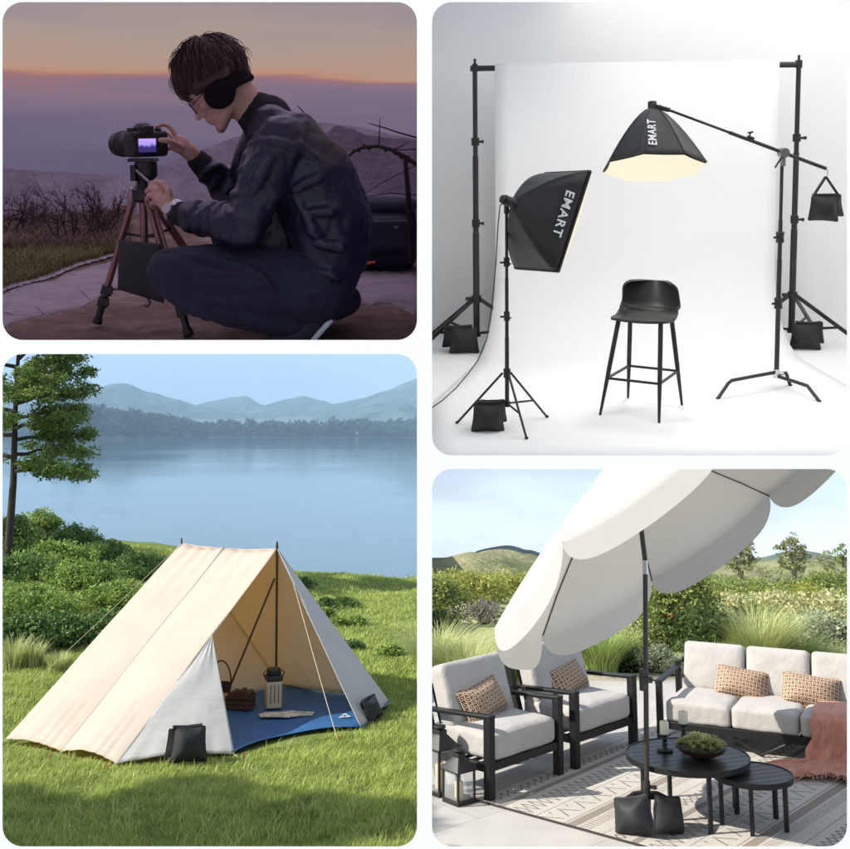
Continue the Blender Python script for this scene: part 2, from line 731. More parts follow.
# ---- floor of the patio
m, nt, b = new_mat('patio_limestone')
tc = N(nt, 'ShaderNodeTexCoord')
mp = N(nt, 'ShaderNodeMapping')
mp.inputs['Rotation'].default_value = (0, 0, math.radians(-41))
nt.links.new(tc.outputs['Object'], mp.inputs['Vector'])
br = N(nt, 'ShaderNodeTexBrick')
br.inputs['Scale'].default_value = 1.0
br.inputs['Brick Width'].default_value = 1.2
br.inputs['Row Height'].default_value = 0.9
br.inputs['Mortar Size'].default_value = 0.004
br.inputs['Color1'].default_value = (0.48, 0.455, 0.42, 1)
br.inputs['Color2'].default_value = (0.52, 0.49, 0.455, 1)
br.inputs['Mortar'].default_value = (0.33, 0.31, 0.28, 1)
nt.links.new(mp.outputs[0], br.inputs['Vector'])
no = noise_node(nt, 2.2, 6, 0.6)
no2 = noise_node(nt, 60, 3)
r1 = ramp(nt, [(0.3, 0.86), (0.7, 1.06)], no.outputs['Fac'])
mx = N(nt, 'ShaderNodeMixRGB', blend_type='MULTIPLY')
mx.inputs[0].default_value = 1
nt.links.new(br.outputs['Color'], mx.inputs[1])
nt.links.new(r1.outputs[0], mx.inputs[2])
nt.links.new(mx.outputs[0], b.inputs['Base Color'])
b.inputs['Roughness'].default_value = 0.75
add_bump(nt, b, 1, 0.15, 0.004, src=no2.outputs['Fac'])
PATIO_M = m
mb = MB()
mb.box((3.6, 9.5, -0.06), (7.2, 7.4, 0.12))
struct(mb.build('patio', PATIO_M, smooth=False))


# ---- rug
def rug_mat():
    m, nt, b = new_mat('woven_rug')
    tc = N(nt, 'ShaderNodeTexCoord')
    sp = N(nt, 'ShaderNodeSeparateXYZ')
    nt.links.new(tc.outputs['Object'], sp.inputs[0])

    def mth(op, a, bb=None, cc=None):
        n = N(nt, 'ShaderNodeMath', operation=op)
        for i, v in enumerate((a, bb, cc)):
            if v is None:
                continue
            if isinstance(v, (int, float)):
                n.inputs[i].default_value = v
            else:
                nt.links.new(v, n.inputs[i])
        return n.outputs[0]
    u, v = sp.outputs[0], sp.outputs[1]      # u along the stripes, v across them
    fine = noise_node(nt, 160, 2, stretch=(0.25, 1, 1))
    base = ramp(nt, [(0.3, (0.44, 0.405, 0.36)), (0.7, (0.60, 0.565, 0.52))], fine.outputs['Fac'])
    dark = (0.19, 0.16, 0.13, 1)
    grey = (0.26, 0.22, 0.185, 1)
    pv = mth('FRACT', mth('DIVIDE', v, 1.15))             # one repeat of bands

    def band(lo, hi, x=None):
        x = pv if x is None else x
        return mth('MULTIPLY', mth('GREATER_THAN', x, lo), mth('LESS_THAN', x, hi))
    # plain grey stripes and hairlines
    st = band(0.10, 0.17)
    st = mth('MAXIMUM', st, band(0.185, 0.195))
    st = mth('MAXIMUM', st, band(0.40, 0.408))
    st = mth('MAXIMUM', st, band(0.66, 0.71))
    st = mth('MAXIMUM', st, band(0.90, 0.907))
    # dashes: short ticks across a band
    tick = mth('LESS_THAN', mth('FRACT', mth('MULTIPLY', u, 26)), 0.4)
    t1 = mth('MULTIPLY', band(0.0, 0.085), tick)
    slant = mth('LESS_THAN', mth('FRACT', mth('ADD', mth('MULTIPLY', u, 9), mth('MULTIPLY', pv, 5.5))), 0.16)
    slant2 = mth('LESS_THAN', mth('FRACT', mth('SUBTRACT', mth('MULTIPLY', u, 9), mth('MULTIPLY', pv, 5.5))), 0.16)
    t2 = mth('MULTIPLY', band(0.235, 0.375), mth('MAXIMUM', mth('MULTIPLY', slant, mth('LESS_THAN', mth('FRACT', mth('MULTIPLY', u, 4.5)), 0.5)), mth('MULTIPLY', slant2, mth('GREATER_THAN', mth('FRACT', mth('MULTIPLY', u, 4.5)), 0.5))))
    # diamond chains
    du = mth('ABSOLUTE', mth('SUBTRACT', mth('FRACT', mth('MULTIPLY', u, 11)), 0.5))
    dv = mth('ABSOLUTE', mth('DIVIDE', mth('SUBTRACT', pv, 0.53), 0.10))
    dd = mth('ADD', mth('MULTIPLY', du, 2), dv)
    t3 = mth('MULTIPLY', mth('LESS_THAN', mth('ABSOLUTE', mth('SUBTRACT', dd, 0.72)), 0.17), band(0.45, 0.61))
    dv2 = mth('ABSOLUTE', mth('DIVIDE', mth('SUBTRACT', pv, 0.80), 0.05))
    dd2 = mth('ADD', mth('MULTIPLY', du, 2), dv2)
    t4 = mth('MULTIPLY', mth('LESS_THAN', mth('ABSOLUTE', mth('SUBTRACT', dd2, 0.75)), 0.2), band(0.745, 0.855))
    d1 = mth('MAXIMUM', mth('MULTIPLY', mth('MAXIMUM', t3, t2), 0.85), mth('MAXIMUM', mth('MULTIPLY', t1, 0.7), mth('MULTIPLY', t4, 1.0)))
    wear = noise_node(nt, 60, 3)
    d1 = mth('MULTIPLY', d1, mth('ADD', 0.55, wear.outputs['Fac']))
    a = N(nt, 'ShaderNodeMixRGB')
    nt.links.new(mth('MULTIPLY', st, 0.9), a.inputs[0])
    nt.links.new(base.outputs[0], a.inputs[1])
    a.inputs[2].default_value = grey
    c = N(nt, 'ShaderNodeMixRGB')
    nt.links.new(d1, c.inputs[0])
    nt.links.new(a.outputs[0], c.inputs[1])
    c.inputs[2].default_value = dark
    nt.links.new(c.outputs[0], b.inputs['Base Color'])
    b.inputs['Roughness'].default_value = 0.95
    b.inputs['Specular IOR Level'].default_value = 0.1
    add_bump(nt, b, 1, 0.4, 0.004, src=fine.outputs['Fac'])
    return m


RUG_A = math.atan2(0.757, 0.654)
rugC = Vector((0.30, 9.16, 0.004))
t = thing('rug', 'cream woven outdoor rug with grey stripes and small geometric bands under the furniture', 'rug', rugC, RUG_A)
mb = MB()
mb.box((1.9, -2.3, 0.004), (3.8, 4.6, 0.008))
mb.build('pile', rug_mat(), t, smooth=False)
mb = MB()
mb.box((-0.006, -2.3, 0.005), (0.012, 4.6, 0.012))
mb.build('bound_edge', mat('rug_binding', (0.04, 0.035, 0.03), 0.9), t, smooth=False)


# ---- armchairs
def armchair(name, label, loc, rz):
    t = thing(name, label, 'armchair', loc, rz, 'armchairs on the patio')
    W, D = 0.44, 0.64
    for sx in (-1, 1):
        mb = MB()
        mb.box((sx * W, 0, 0.296), (0.066, 0.066, 0.592))
        mb.build('leg', DARK, t, bevel=0.004)
        mb = MB()
        mb.bar((sx * W, D - 0.14, 0.0), (sx * W, D + 0.10, 0.74), 0.05, 0.085, up=(0, 1, 0.2))
        mb.build('leg', DARK, t, bevel=0.004)
        mb = MB()
        mb.bar((sx * W, -0.036, 0.606), (sx * W, D + 0.06, 0.560), 0.072, 0.028)
        mb.build('armrest', DARK, t, bevel=0.005)
    mb = MB()
    mb.box((0, 0.0, 0.232), (2 * W - 0.066, 0.045, 0.06))
    mb.box((0, D - 0.10, 0.20), (2 * W - 0.05, 0.045, 0.06))
    for sx in (-1, 1):
        mb.box((sx * W, D / 2 - 0.02, 0.225), (0.045, D - 0.12, 0.06))
    for k in range(6):
        mb.box((0, 0.09 + k * 0.1, 0.245), (2 * W - 0.05, 0.05, 0.012))
    mb.build('seat_frame', DARK, t, bevel=0.004)
    mb = MB()
    mb.bar((-W + 0.03, D + 0.085, 0.70), (W - 0.03, D + 0.085, 0.70), 0.03, 0.05)
    for k in range(5):
        x = -0.32 + k * 0.16
        mb.bar((x, D - 0.09, 0.22), (x, D + 0.075, 0.70), 0.03, 0.012, up=(0, 1, 0))
    mb.build('back_frame', DARK, t, bevel=0.003)
    mb = soft_box(2 * W - 0.085, D - 0.02, 0.20, puff=0.028, rnd=0.22, n=16, M=xf((0, D / 2 - 0.03, 0.362)), wr=0.003)
    mb.build('seat_cushion', CREAM, t)
    mb = soft_box(2 * W - 0.10, 0.50, 0.17, puff=0.022, rnd=0.25, n=16, M=xf((0, D - 0.085, 0.655), rx=math.radians(72)), wr=0.003)
    mb.build('back_cushion', CREAM, t)
    return t


CH_A = math.atan2(0.72, 0.69)
ch = armchair('armchair', 'black framed armchair with cream cushions beside the two lanterns', (0, 0, 0), 0)
wx, wy = math.cos(CH_A), math.sin(CH_A)


def chair_at(o, fl):
    c = Vector((fl[0] + wx * 0.44, fl[1] + wy * 0.44, 0.012))
    place(o, c, CH_A)
    return c


c2 = copy_tree(ch)
c2['label'] = 'black framed armchair with cream cushions between the other armchair and the umbrella pole'
chair_at(ch, (0.50, 9.07))
chair_at(c2, (1.27, 9.87))


def pillow(label, host, lc, rx, ry, rz, w=0.50, h=0.30, grp='rust patterned pillows'):
    """Lumbar pillow leaning on a back cushion; lc in the seat's own frame."""
    mb = soft_box(w, h, 0.11, puff=0.055, rnd=0.48, n=16, pinch=0.72)
    o = mb.build('throw_pillow', PATT)
    o.matrix_world = host.matrix_world @ xf(lc, rx, ry, rz)
    return tag(o, label, 'pillow', grp)


pillow('rust and cream patterned pillow on the armchair beside the lanterns', ch, (-0.03, 0.42, 0.60), math.radians(62), math.radians(-9), math.radians(6), w=0.56, h=0.32)
pillow('rust and cream patterned pillow on the armchair nearer the umbrella pole', c2, (0.05, 0.44, 0.585), math.radians(60), math.radians(-9), math.radians(6), w=0.54, h=0.31)

# ---- sofa
SO_A = math.radians(-26.5)
sofa = thing('sofa', 'long black framed outdoor sofa with cream seat and back cushions', 'sofa', (2.17, 10.58, 0.012), SO_A)
SW, SL, SD = 0.57, 1.86, 0.78
mb = MB()
mb.box((SL / 2, 0.0, 0.175), (SL, 0.05, 0.065))
mb.box((SL / 2, SD - 0.05, 0.175), (SL, 0.05, 0.065))
for x in (0.03, 0.60, 1.2, SL - 0.03):
    mb.box((x, SD / 2, 0.174), (0.04, SD - 0.1, 0.05))
mb.build('seat_frame', DARK, sofa, bevel=0.004)
for x in (0.0, SL):
    for y in (0.0, SD - 0.05):
        mb = MB()
        hh = 0.53 if y == 0 else 0.60
        mb.box((x - 0.028 if x == 0 else x + 0.028, y, hh / 2), (0.055, 0.055, hh))
        mb.build('leg', DARK, sofa, bevel=0.004)
    mb = MB()
    xa = x - 0.028 if x == 0 else x + 0.028
    mb.bar((xa, -0.03, 0.545), (xa, SD - 0.02, 0.56), 0.06, 0.026)
    mb.build('armrest', DARK, sofa, bevel=0.004)
for x0 in (0.62,):
    for y in (0.0, SD - 0.05):
        mb = MB()
        mb.tube([(x0 - 0.02, y, 0.15), (x0 + 0.24, y, 0.012), (x0 + 0.50, y, 0.15)], 0.012, 8)
        mb.build('leg', DARK, sofa)
mb = MB()
mb.bar((0, SD + 0.0, 0.60), (SL, SD + 0.0, 0.60), 0.03, 0.05)
for k in range(13):
    mb.bar((0.08 + k * 0.141, SD - 0.05, 0.18), (0.08 + k * 0.141, SD + 0.0, 0.60), 0.03, 0.012, up=(0, 1, 0))
mb.build('back_frame', DARK, sofa, bevel=0.003)
for k in range(3):
    x = 0.025 + SW * (k + 0.5) + 0.016 * k
    soft_box(SW + 0.005, SD - 0.04, 0.19, puff=0.022, rnd=0.21, n=16, M=xf((x, SD / 2 - 0.03, 0.292)), wr=0.003).build('seat_cushion', CREAM, sofa)
    soft_box(SW - 0.005, 0.44, 0.17, puff=0.02, rnd=0.22, n=16, M=xf((x + 0.03, SD - 0.11, 0.575), rx=math.radians(75)), wr=0.003).build('back_cushion', CREAM, sofa)
pillow('rust and cream patterned pillow at the middle of the sofa', sofa, (0.62, 0.50, 0.49), math.radians(63), math.radians(6), math.radians(4), w=0.50, h=0.30)
pillow('rust and cream patterned pillow above the pink throw on the sofa', sofa, (1.235, 0.48, 0.485), math.radians(63), math.radians(5), math.radians(4), w=0.52, h=0.31)

# ---- pink throw
PINK = mat('dusty_pink_knit', (0.58, 0.25, 0.17), 0.92, 0.18, 14, bump=0.5, bscale=120, stretch=(3, 1, 1), sheen=0.3)
sm = sofa.matrix_world


def throw_sheet():
    """Throw draped over the seat cushion, down the front and out over the rug, in the sofa's frame."""
    path = [(0.42, 0.432), (0.20, 0.432), (0.02, 0.418), (-0.055, 0.37), (-0.075, 0.26), (-0.085, 0.15), (-0.13, 0.06), (-0.24, 0.022), (-0.40, 0.018), (-0.52, 0.018)]
    nu, nv = 64, 60
    V = []
    for j in range(nv + 1):
        f = j / nv * (len(path) - 1)
        i = min(int(f), len(path) - 2)
        q = f - i
        y = path[i][0] * (1 - q) + path[i + 1][0] * q
        z = path[i][1] * (1 - q) + path[i + 1][1] * q
        s = j / nv
        for k in range(nu + 1):
            u = k / nu
            w = 0.58 + 0.18 * max(0, s - 0.6)
            x = 1.30 + u * w - 0.32 * max(0, s - 0.45) - 0.75 * max(0, s - 0.72) * (1 - u) * 2
            fold = math.sin(u * 24 + 2.2 * math.sin(s * 5) + 1.2 * math.sin(u * 7)) * 0.5 + math.sin(u * 51 + s * 7) * 0.22
            amp = 0.010 + 0.030 * min(1, max(0, (s - 0.25) * 2.2))
            flat = min(1, max(0, (s - 0.64) * 5))
            dz = abs(fold) * amp * 1.1 * flat + (0.03 * flat * (math.sin(u * 11 + s * 19) * 0.5 + 0.5))
            dy = -fold * amp * (1 - flat) + 0.05 * flat * math.sin(u * 9 + 1)
            V.append((x + 0.012 * math.sin(s * 30 + u * 9), y + dy, z + dz + 0.004))
    F = [(j * (nu + 1) + i, j * (nu + 1) + i + 1, (j + 1) * (nu + 1) + i + 1, (j + 1) * (nu + 1) + i) for j in range(nv) for i in range(nu)]
    mb = MB()
    mb.add(V, F)
    # fringe along the loose end
    for i in range(0, nu + 1):
        e = Vector(V[nv * (nu + 1) + i])
        mb.tube([e, e + Vector((rng.uniform(-.012, .012), -0.03, -0.012)), e + Vector((rng.uniform(-.03, .03), -0.065, -e.z * 0 - 0.014))], 0.003, 4)
    return mb


o = throw_sheet().build('throw_blanket', PINK, angle=80)
o.matrix_world = sm
tag(o, 'dusty pink knitted throw hanging over the sofa front onto the rug', 'throw blanket')

# ---- coffee tables
SLAT = mat('black_slatted_top', (0.016, 0.0155, 0.015), 0.38, 0.15, 20, spec=0.4, stretch=(1, 12, 1))


def round_table(name, label, c, R, H, rot, legs, slats=9):
    t = thing(name, label, 'coffee table', (c[0], c[1], 0.012), 0, 'round nesting tables')
    mb = MB()
    w = 2 * R / slats
    M = Matrix.Rotation(rot, 3, 'Z')
    for k in range(slats):
        y = -R + w * (k + 0.5)
        ya, yb = y - w / 2 + 0.003, y + w / 2 - 0.003
        ri = R - 0.008
        def hx(q):
            return math.sqrt(max(0, ri * ri - q * q))
        pts = [(-hx(ya + (yb - ya) * i / 6), ya + (yb - ya) * i / 6) for i in range(7)] + [(hx(yb - (yb - ya) * i / 6), yb - (yb - ya) * i / 6) for i in range(7)]
        pts = [p for i, p in enumerate(pts) if i == 0 or (abs(p[0] - pts[i - 1][0]) + abs(p[1] - pts[i - 1][1])) > 1e-4]
        mb.prism(list(reversed(pts)), H - 0.014, H - 0.002, M.to_4x4())
    mb.build('table_top', SLAT, t, smooth=False)
    mb = MB()
    mb.lathe([(R - 0.012, H - 0.036), (R, H - 0.036), (R, H + 0.003), (R - 0.010, H + 0.003), (R - 0.010, H - 0.015)], n=72)
    mb.build('rim', DARK, t)
    for a in legs:
        x, y = math.cos(a) * (R - 0.05), math.sin(a) * (R - 0.05)
        mb = MB()
        mb.box((x, y, (H - 0.03) / 2), (0.030, 0.030, H - 0.03), Matrix.Rotation(a, 3, 'Z'))
        mb.build('leg', DARK, t, bevel=0.003)
    return t


big_c = (1.965, 8.74)
round_table('coffee_table', 'large round black slatted coffee table with candles and a bowl on it', big_c, 0.455, 0.42, math.radians(20), [math.radians(a) for a in (-82, 20, 98, 205)], 10)
small_c = (2.385, 8.52)
round_table('side_table', 'small round black slatted table tucked under the large one', small_c, 0.285, 0.355, math.radians(20), [math.radians(a) for a in (-110, -38, 34, 106, 178)], 7)
TZ = 0.012 + 0.42

# ---- candle holders
WAX = mat('ivory_wax', (0.90, 0.84, 0.70), 0.5, 0.03, 10, trans=0.25)
IRON = mat('cast_black_iron', (0.020, 0.019, 0.018), 0.5, 0.2, 40, bump=0.1, bscale=150)


def candle_holder(name, label, px, py, s, hs):
    p = gp(px, py, z=TZ)
    t = thing(name, label, 'candle holder', (p.x, p.y, TZ), 0, 'candles on the coffee table')
    h = 0.118 * hs
    mb = MB()
    mb.lathe([(0.064 * s, 0.004), (0.066 * s, 0.010), (0.060 * s, 0.016), (0.018 * s, 0.022), (0.014 * s, h * 0.3), (0.024 * s, h * 0.42), (0.015 * s, h * 0.55), (0.022 * s, h * 0.72), (0.014 * s, h * 0.85), (0.044 * s, h * 0.97), (0.050 * s, h), (0.046 * s, h + 0.006)], n=24)
    mb.build('holder', IRON, t)
    mb = MB()
    r = 0.036 * s
    mb.lathe([(r, h + 0.005), (r, h + 0.088), (r * 0.93, h + 0.094), (r * 0.5, h + 0.088)], n=24)
    mb.build('candle', WAX, t)
    mb = MB()
    mb.tube([(0, 0, h + 0.085), (0.001, 0, h + 0.10), (0.003, 0.001, h + 0.106)], 0.0016, 5)
    mb.build('wick', mat('burnt_wick', (0.02, 0.02, 0.02), 0.9), t)
    return t


candle_holder('candle_holder', 'short black candle holder with an ivory candle, nearer the umbrella pole', 665, 751, 0.95, 1.0)
candle_holder('candle_holder', 'taller black candle holder with an ivory candle, behind the bowl', 684, 745, 1.0, 1.3)

# ---- bowl of succulents
p = gp(702, 757, z=TZ)
t = thing('bowl', 'wide dark wooden bowl of green succulents on the large round table', 'bowl', (p.x, p.y, TZ))
mb = MB()
mb.lathe([(0.05, 0.0), (0.10, 0.012), (0.16, 0.042), (0.186, 0.075), (0.178, 0.075), (0.15, 0.05), (0.08, 0.028)], n=40)
mb.build('dish', mat('dark_walnut', (0.06, 0.028, 0.015), 0.45, 0.3, 18, stretch=(1, 1, 6)), t)
SUCC = leaf_mat('succulent_leaf', (0.20, 0.21, 0.05), (0.68, 0.66, 0.33), 0.15, 0.45)


def rosette(mb_v, mb_f, tint, c, r, tone):
    rings = ((0.25, 5, 75), (0.55, 7, 50), (0.8, 9, 28), (1.0, 10, 8))
    for q, n, el in rings:
        for k in range(n):
            a = 2 * PI * k / n + q * 3 + rng.uniform(-.1, .1)
            e = math.radians(el + rng.uniform(-6, 6))
            d = Vector((math.cos(a) * math.cos(e), math.sin(a) * math.cos(e), math.sin(e)))
            s = Vector((-math.sin(a), math.cos(a), 0))
            L = r * (0.55 + 0.45 * q)
            o = len(mb_v)
            up = d.cross(s) * -1
            for (f, w, th) in ((0.05, 0.10, 0.02), (0.45, 0.24, 0.05), (0.8, 0.20, 0.03), (1.0, 0.02, 0.0)):
                mb_v.extend([tuple(c + d * L * f + s * L * w), tuple(c + d * L * f + up * L * th), tuple(c + d * L * f - s * L * w)])
            for i in range(3):
                b = o + 3 * i
                mb_f.extend([(b, b + 1, b + 4, b + 3), (b + 1, b + 2, b + 5, b + 4)])
                tint.extend([min(1, tone + 0.25 * i / 3 + rng.uniform(0, .1))] * 2)


for k in range(24):
    a = k * 2.39996
    q = 0.150 * math.sqrt((k + 0.5) / 24)
    c = Vector((math.cos(a) * q, math.sin(a) * q, 0.08 + 0.055 * (1 - q / 0.14)))
    V, F, T = [], [], []
    rosette(V, F, T, c, rng.uniform(0.055, 0.082), rng.uniform(0.0, 0.75))
    fast_mesh('succulent', V, F, SUCC, t, tint=T)

# ---- lanterns
GLASS, nt, b = new_mat('lantern_glass')
b.inputs['Base Color'].default_value = (0.95, 0.97, 0.97, 1)
b.inputs['Roughness'].default_value = 0.03
b.inputs['Alpha'].default_value = 0.12
b.inputs['Specular IOR Level'].default_value = 0.6
LAN = mat('lantern_black_metal', (0.018, 0.017, 0.016), 0.5, 0.15, 40)
CAND = mat('honey_wax', (0.62, 0.45, 0.20), 0.55, 0.08, 12, trans=0.2)


def lantern(label, loc, rz, S, H):
    t = thing('lantern', label, 'lantern', loc, rz, 'black candle lanterns')
    h = S / 2
    mb = MB()
    mb.box((0, 0, 0.018), (S, S, 0.036))
    mb.build('base', LAN, t, bevel=0.003)
    for sx in (-1, 1):
        for sy in (-1, 1):
            mb = MB()
            mb.box((sx * (h - 0.009), sy * (h - 0.009), 0.036 + (H - 0.036) / 2), (0.016, 0.016, H - 0.036))
            mb.build('post', LAN, t, bevel=0.002)
    for k in range(4):
        M = Matrix.Rotation(k * PI / 2, 4, 'Z')
        mb = MB()
        mb.box((0, h - 0.009, 0.036 + (H - 0.036) / 2), (S - 0.036, 0.003, H - 0.04))
        mb.v = [tuple(M @ Vector(v)) for v in mb.v]
        mb.build('pane', GLASS, t, smooth=False)
    mb = MB()
    e = h + 0.012
    a, b2, c3 = 0.10 * S / 0.14, 0.045 * S / 0.14, H + 0.012
    vs = [(-e, -e, H), (e, -e, H), (e, e, H), (-e, e, H), (-e, -e, c3), (e, -e, c3), (e, e, c3), (-e, e, c3)]
    q = S * 0.2
    vs += [(-q, -q, c3 + a * 0.62), (q, -q, c3 + a * 0.62), (q, q, c3 + a * 0.62), (-q, q, c3 + a * 0.62), (-q, -q, c3 + a * 0.85), (q, -q, c3 + a * 0.85), (q, q, c3 + a * 0.85), (-q, q, c3 + a * 0.85)]
    fs = [(3, 2, 1, 0)]
    for l in range(3):
        for i in range(4):
            j = (i + 1) % 4
            fs.append((4 * l + i, 4 * l + j, 4 * l + 4 + j, 4 * l + 4 + i))
    fs.append((12, 13, 14, 15))
    mb.add(vs, fs)
    mb.lathe([(q * 0.6, c3 + a * 0.85), (q * 1.25, c3 + a * 0.95), (q * 1.2, c3 + a * 1.05), (q * 0.3, c3 + a * 1.12)], n=16)
    mb.build('roof', LAN, t, bevel=0.002)
    mb = MB()
    z0 = c3 + a * 1.02
    mb.tube([(0.045 * math.cos(x), 0.012, z0 + 0.012 + 0.035 * math.sin(x) * 0.35) for x in np.linspace(0, PI, 12)], 0.004, 6)
    mb.build('handle', LAN, t)
    mb = MB()
    mb.lathe([(0.026 * S / 0.14, 0.036), (0.026 * S / 0.14, H * 0.62), (0.022 * S / 0.14, H * 0.64), (0.010, H * 0.62)], n=20)
    mb.build('candle', CAND, t)
    mb = MB()
    mb.tube([(0, 0, H * 0.62), (0.002, 0, H * 0.70)], 0.0018, 5)
    mb.build('wick', mat('burnt_wick', (0.02, 0.02, 0.02), 0.9), t)
    return t


p = gp(459, 802)
lantern('smaller black lantern with a yellow candle at the rug corner', (p.x, p.y, 0), math.radians(40), 0.185, 0.235)
p = gp(440, 795)
lantern('larger black lantern at the picture edge, behind the smaller one', (p.x, p.y + 0.06, 0), math.radians(42), 0.20, 0.34)

# ---- parasol
POLEC = Vector((1.592, 8.42, 0))
piv = at(645, 560, 8.42)
CANV, nt, b = new_mat('white_canvas')
no = noise_node(nt, 3)
r = ramp(nt, [(0.3, (0.48, 0.475, 0.46)), (0.7, (0.51, 0.505, 0.49))], no.outputs['Fac'])
nt.links.new(r.outputs[0], b.inputs['Base Color'])
b.inputs['Roughness'].default_value = 0.9
b.inputs['Specular IOR Level'].default_value = 0.1
add_bump(nt, b, 250, 0.12, 0.002)
tr = N(nt, 'ShaderNodeBsdfTranslucent')
tr.inputs['Color'].default_value = (0.66, 0.60, 0.50, 1)
mx = N(nt, 'ShaderNodeMixShader')
mx.inputs[0].default_value = 0.22
nt.links.new(b.outputs[0], mx.inputs[1])
nt.links.new(tr.outputs[0], mx.inputs[2])
nt.links.new(mx.outputs[0], nt.nodes['Material Output'].inputs['Surface'])

umb = thing('parasol', 'tilted white scalloped parasol on a dark pole held down by sandbags', 'parasol', POLEC)
iw = umb.matrix_world.inverted()
PM = mat('bronze_black_pole', (0.030, 0.026, 0.022), 0.38, 0.1, 20, spec=0.5)
mb = MB()
lp = iw @ piv
mb.cyl((0, 0, 0.02), (0, 0, 0.34), 0.026, n=20)
mb.build('base_socket', PM, umb)
mb = MB()
mb.cyl((0, 0, 0.30), (lp.x * 0.98, 0, lp.z - 0.10), 0.0185, n=20)
mb.build('pole', PM, umb)
mb = MB()
mb.cyl((lp.x * 0.98, 0, lp.z - 0.10), lp, 0.020, n=16)
mb.build('tilt_collar', mat('brushed_steel', (0.5, 0.5, 0.5), 0.3, 0.05, 40, metal=1.0), umb)
mb = MB()
mb.cyl((0, 0, 0.96), (0, 0, 1.11), 0.030, n=20)
mb.cyl((0.0, -0.02, 1.04), (0.055, -0.045, 1.04), 0.022, n=12)
mb.build('crank_housing', PM, umb)
mb = MB()
mb.tube([(0.055, -0.045, 1.04), (0.075, -0.055, 1.04), (0.085, -0.06, 1.0)], 0.007, 8)
mb.build('crank_handle', PM, umb)
mb = MB()
mb.cyl((0.02, 0, 0.30), (0.055, -0.015, 0.30), 0.012, n=10)
mb.lathe([(0.008, 0), (0.02, 0.006), (0.02, 0.022), (0.008, 0.028)], (0.052, -0.014, 0.286), 12)
mb.build('lock_knob', PM, umb)

axis = Vector((-0.4957, 0.3660, 0.7876)).normalized()
cen = Vector((1.93, 8.50, 2.20))
RC, HC = 1.65, 0.66
e1 = Vector((-0.8678, -0.1734, -0.4656))
e1 = (e1 - axis * e1.dot(axis)).normalized()
e2 = axis.cross(e1)
if e2.y < 0:
    e2 = -e2
apex = cen + axis * HC


def canopy_pt(a, r):
    """a in ribs (0..8), r in 0..1 from apex to rim; ribs arch gently and panels sag between them."""
    k = math.floor(a)
    f = a - k
    A0, A1 = (k) * PI / 4, (k + 1) * PI / 4
    d0 = e1 * math.cos(A0) + e2 * math.sin(A0)
    d1 = e1 * math.cos(A1) + e2 * math.sin(A1)
    d = d0 * (1 - f) + d1 * f
    h = HC * (1 - 0.62 * r - 0.38 * r * r)
    sag = 0.05 * r * math.sin(PI * f)
    return cen + d * RC * r + axis * (h - sag), d


for k in range(8):
    mb = MB()
    nr, nf = 14, 26
    rows = []
    for j in range(nr + 1):
        r_ = 0.03 + 0.97 * j / nr
        rows.append([canopy_pt(k + min(max(0.5 - 0.5 * math.cos(PI * i / nf), 0.0005), 0.9995), r_)[0] for i in range(nf + 1)])
    for j in range(1, 7):
        q = j / 6
        row = []
        for i in range(nf + 1):
            f = min(max(0.5 - 0.5 * math.cos(PI * i / nf), 0.0005), 0.9995)
            pt, d = canopy_pt(k + f, 1.0)
            L = 0.22 * (max(0.0, 1 - abs(2 * f - 1) ** 5.0)) ** 0.6 + 0.02
            row.append(pt + (d.normalized() * (0.30 + 0.02 * math.sin(f * 9)) - axis * 0.42 - Vector((0, 0, 0.62))) * L * q * (1 - 0.12 * q) )
        rows.append(row)
    V = [iw @ v for row in rows for v in row]
    w = nf + 1
    F = [(j * w + i, j * w + i + 1, (j + 1) * w + i + 1, (j + 1) * w + i) for j in range(len(rows) - 1) for i in range(nf)]
    mb.add(V, F)
    mb.build('canopy_panel', CANV, umb, angle=60)
for k in range(8):
    A = k * PI / 4
    mb = MB()
    pts = [iw @ (canopy_pt(k + 0.0005, r_)[0] - axis * 0.012) for r_ in (0.04, 0.3, 0.55, 0.8, 1.0)]
    mb.tube(pts, 0.006, 6)
    mb.build('rib', PM, umb)
mb = MB()
mb.tube([lp, iw @ (apex - axis * 0.02)], 0.0185, 14)
mb.build('upper_pole', PM, umb)
mb = MB()
mb.cyl(iw @ (apex - axis * 0.03), iw @ (apex + axis * 0.06), 0.03, 0.012, 12)
mb.build('finial', PM, umb)
for k in range(8):
    mb = MB()
    hub = iw @ (cen + axis * 0.12 + (apex - cen) * 0.25)
    mb.tube([hub, iw @ (canopy_pt(k + 0.0005, 0.5)[0] - axis * 0.012)], 0.0045, 6)
    mb.build('strut', PM, umb)

# ---- sandbag round the parasol foot: two pouches
SB = sandbag_mat()
sbp = thing('sandbag', 'black two-pouch sandbag wrapped round the parasol foot', 'sandbag', POLEC + Vector((0, 0, 0.012)), 0, 'black sandbags')
saddle_pouch(0.30, 0.265, 0.11, xf((-0.118, -0.09, 0.125), rx=math.radians(76), ry=math.radians(-14), rz=math.radians(-30))).build('pouch', SB, sbp)
saddle_pouch(0.30, 0.265, 0.11, xf((0.132, -0.085, 0.125), rx=math.radians(76), ry=math.radians(14), rz=math.radians(34))).build('pouch', SB, sbp)
mb = MB()
mb.tube([(-0.16, -0.02, 0.20), (-0.08, 0.05, 0.215), (0.0, 0.06, 0.215), (0.08, 0.05, 0.215), (0.17, -0.02, 0.20)], [0.02, 0.03, 0.03, 0.03, 0.02], 8)
mb.build('strap', SB, sbp)
# ================================================================== the land: garden to the right, lawn and lake to the left
from mathutils import noise as mnoise


def prof(y, pts):
    for (a, za), (b_, zb) in zip(pts, pts[1:]):
        if y <= b_:
            f = (y - a) / (b_ - a)
            return za + (zb - za) * f
    return pts[-1][1]


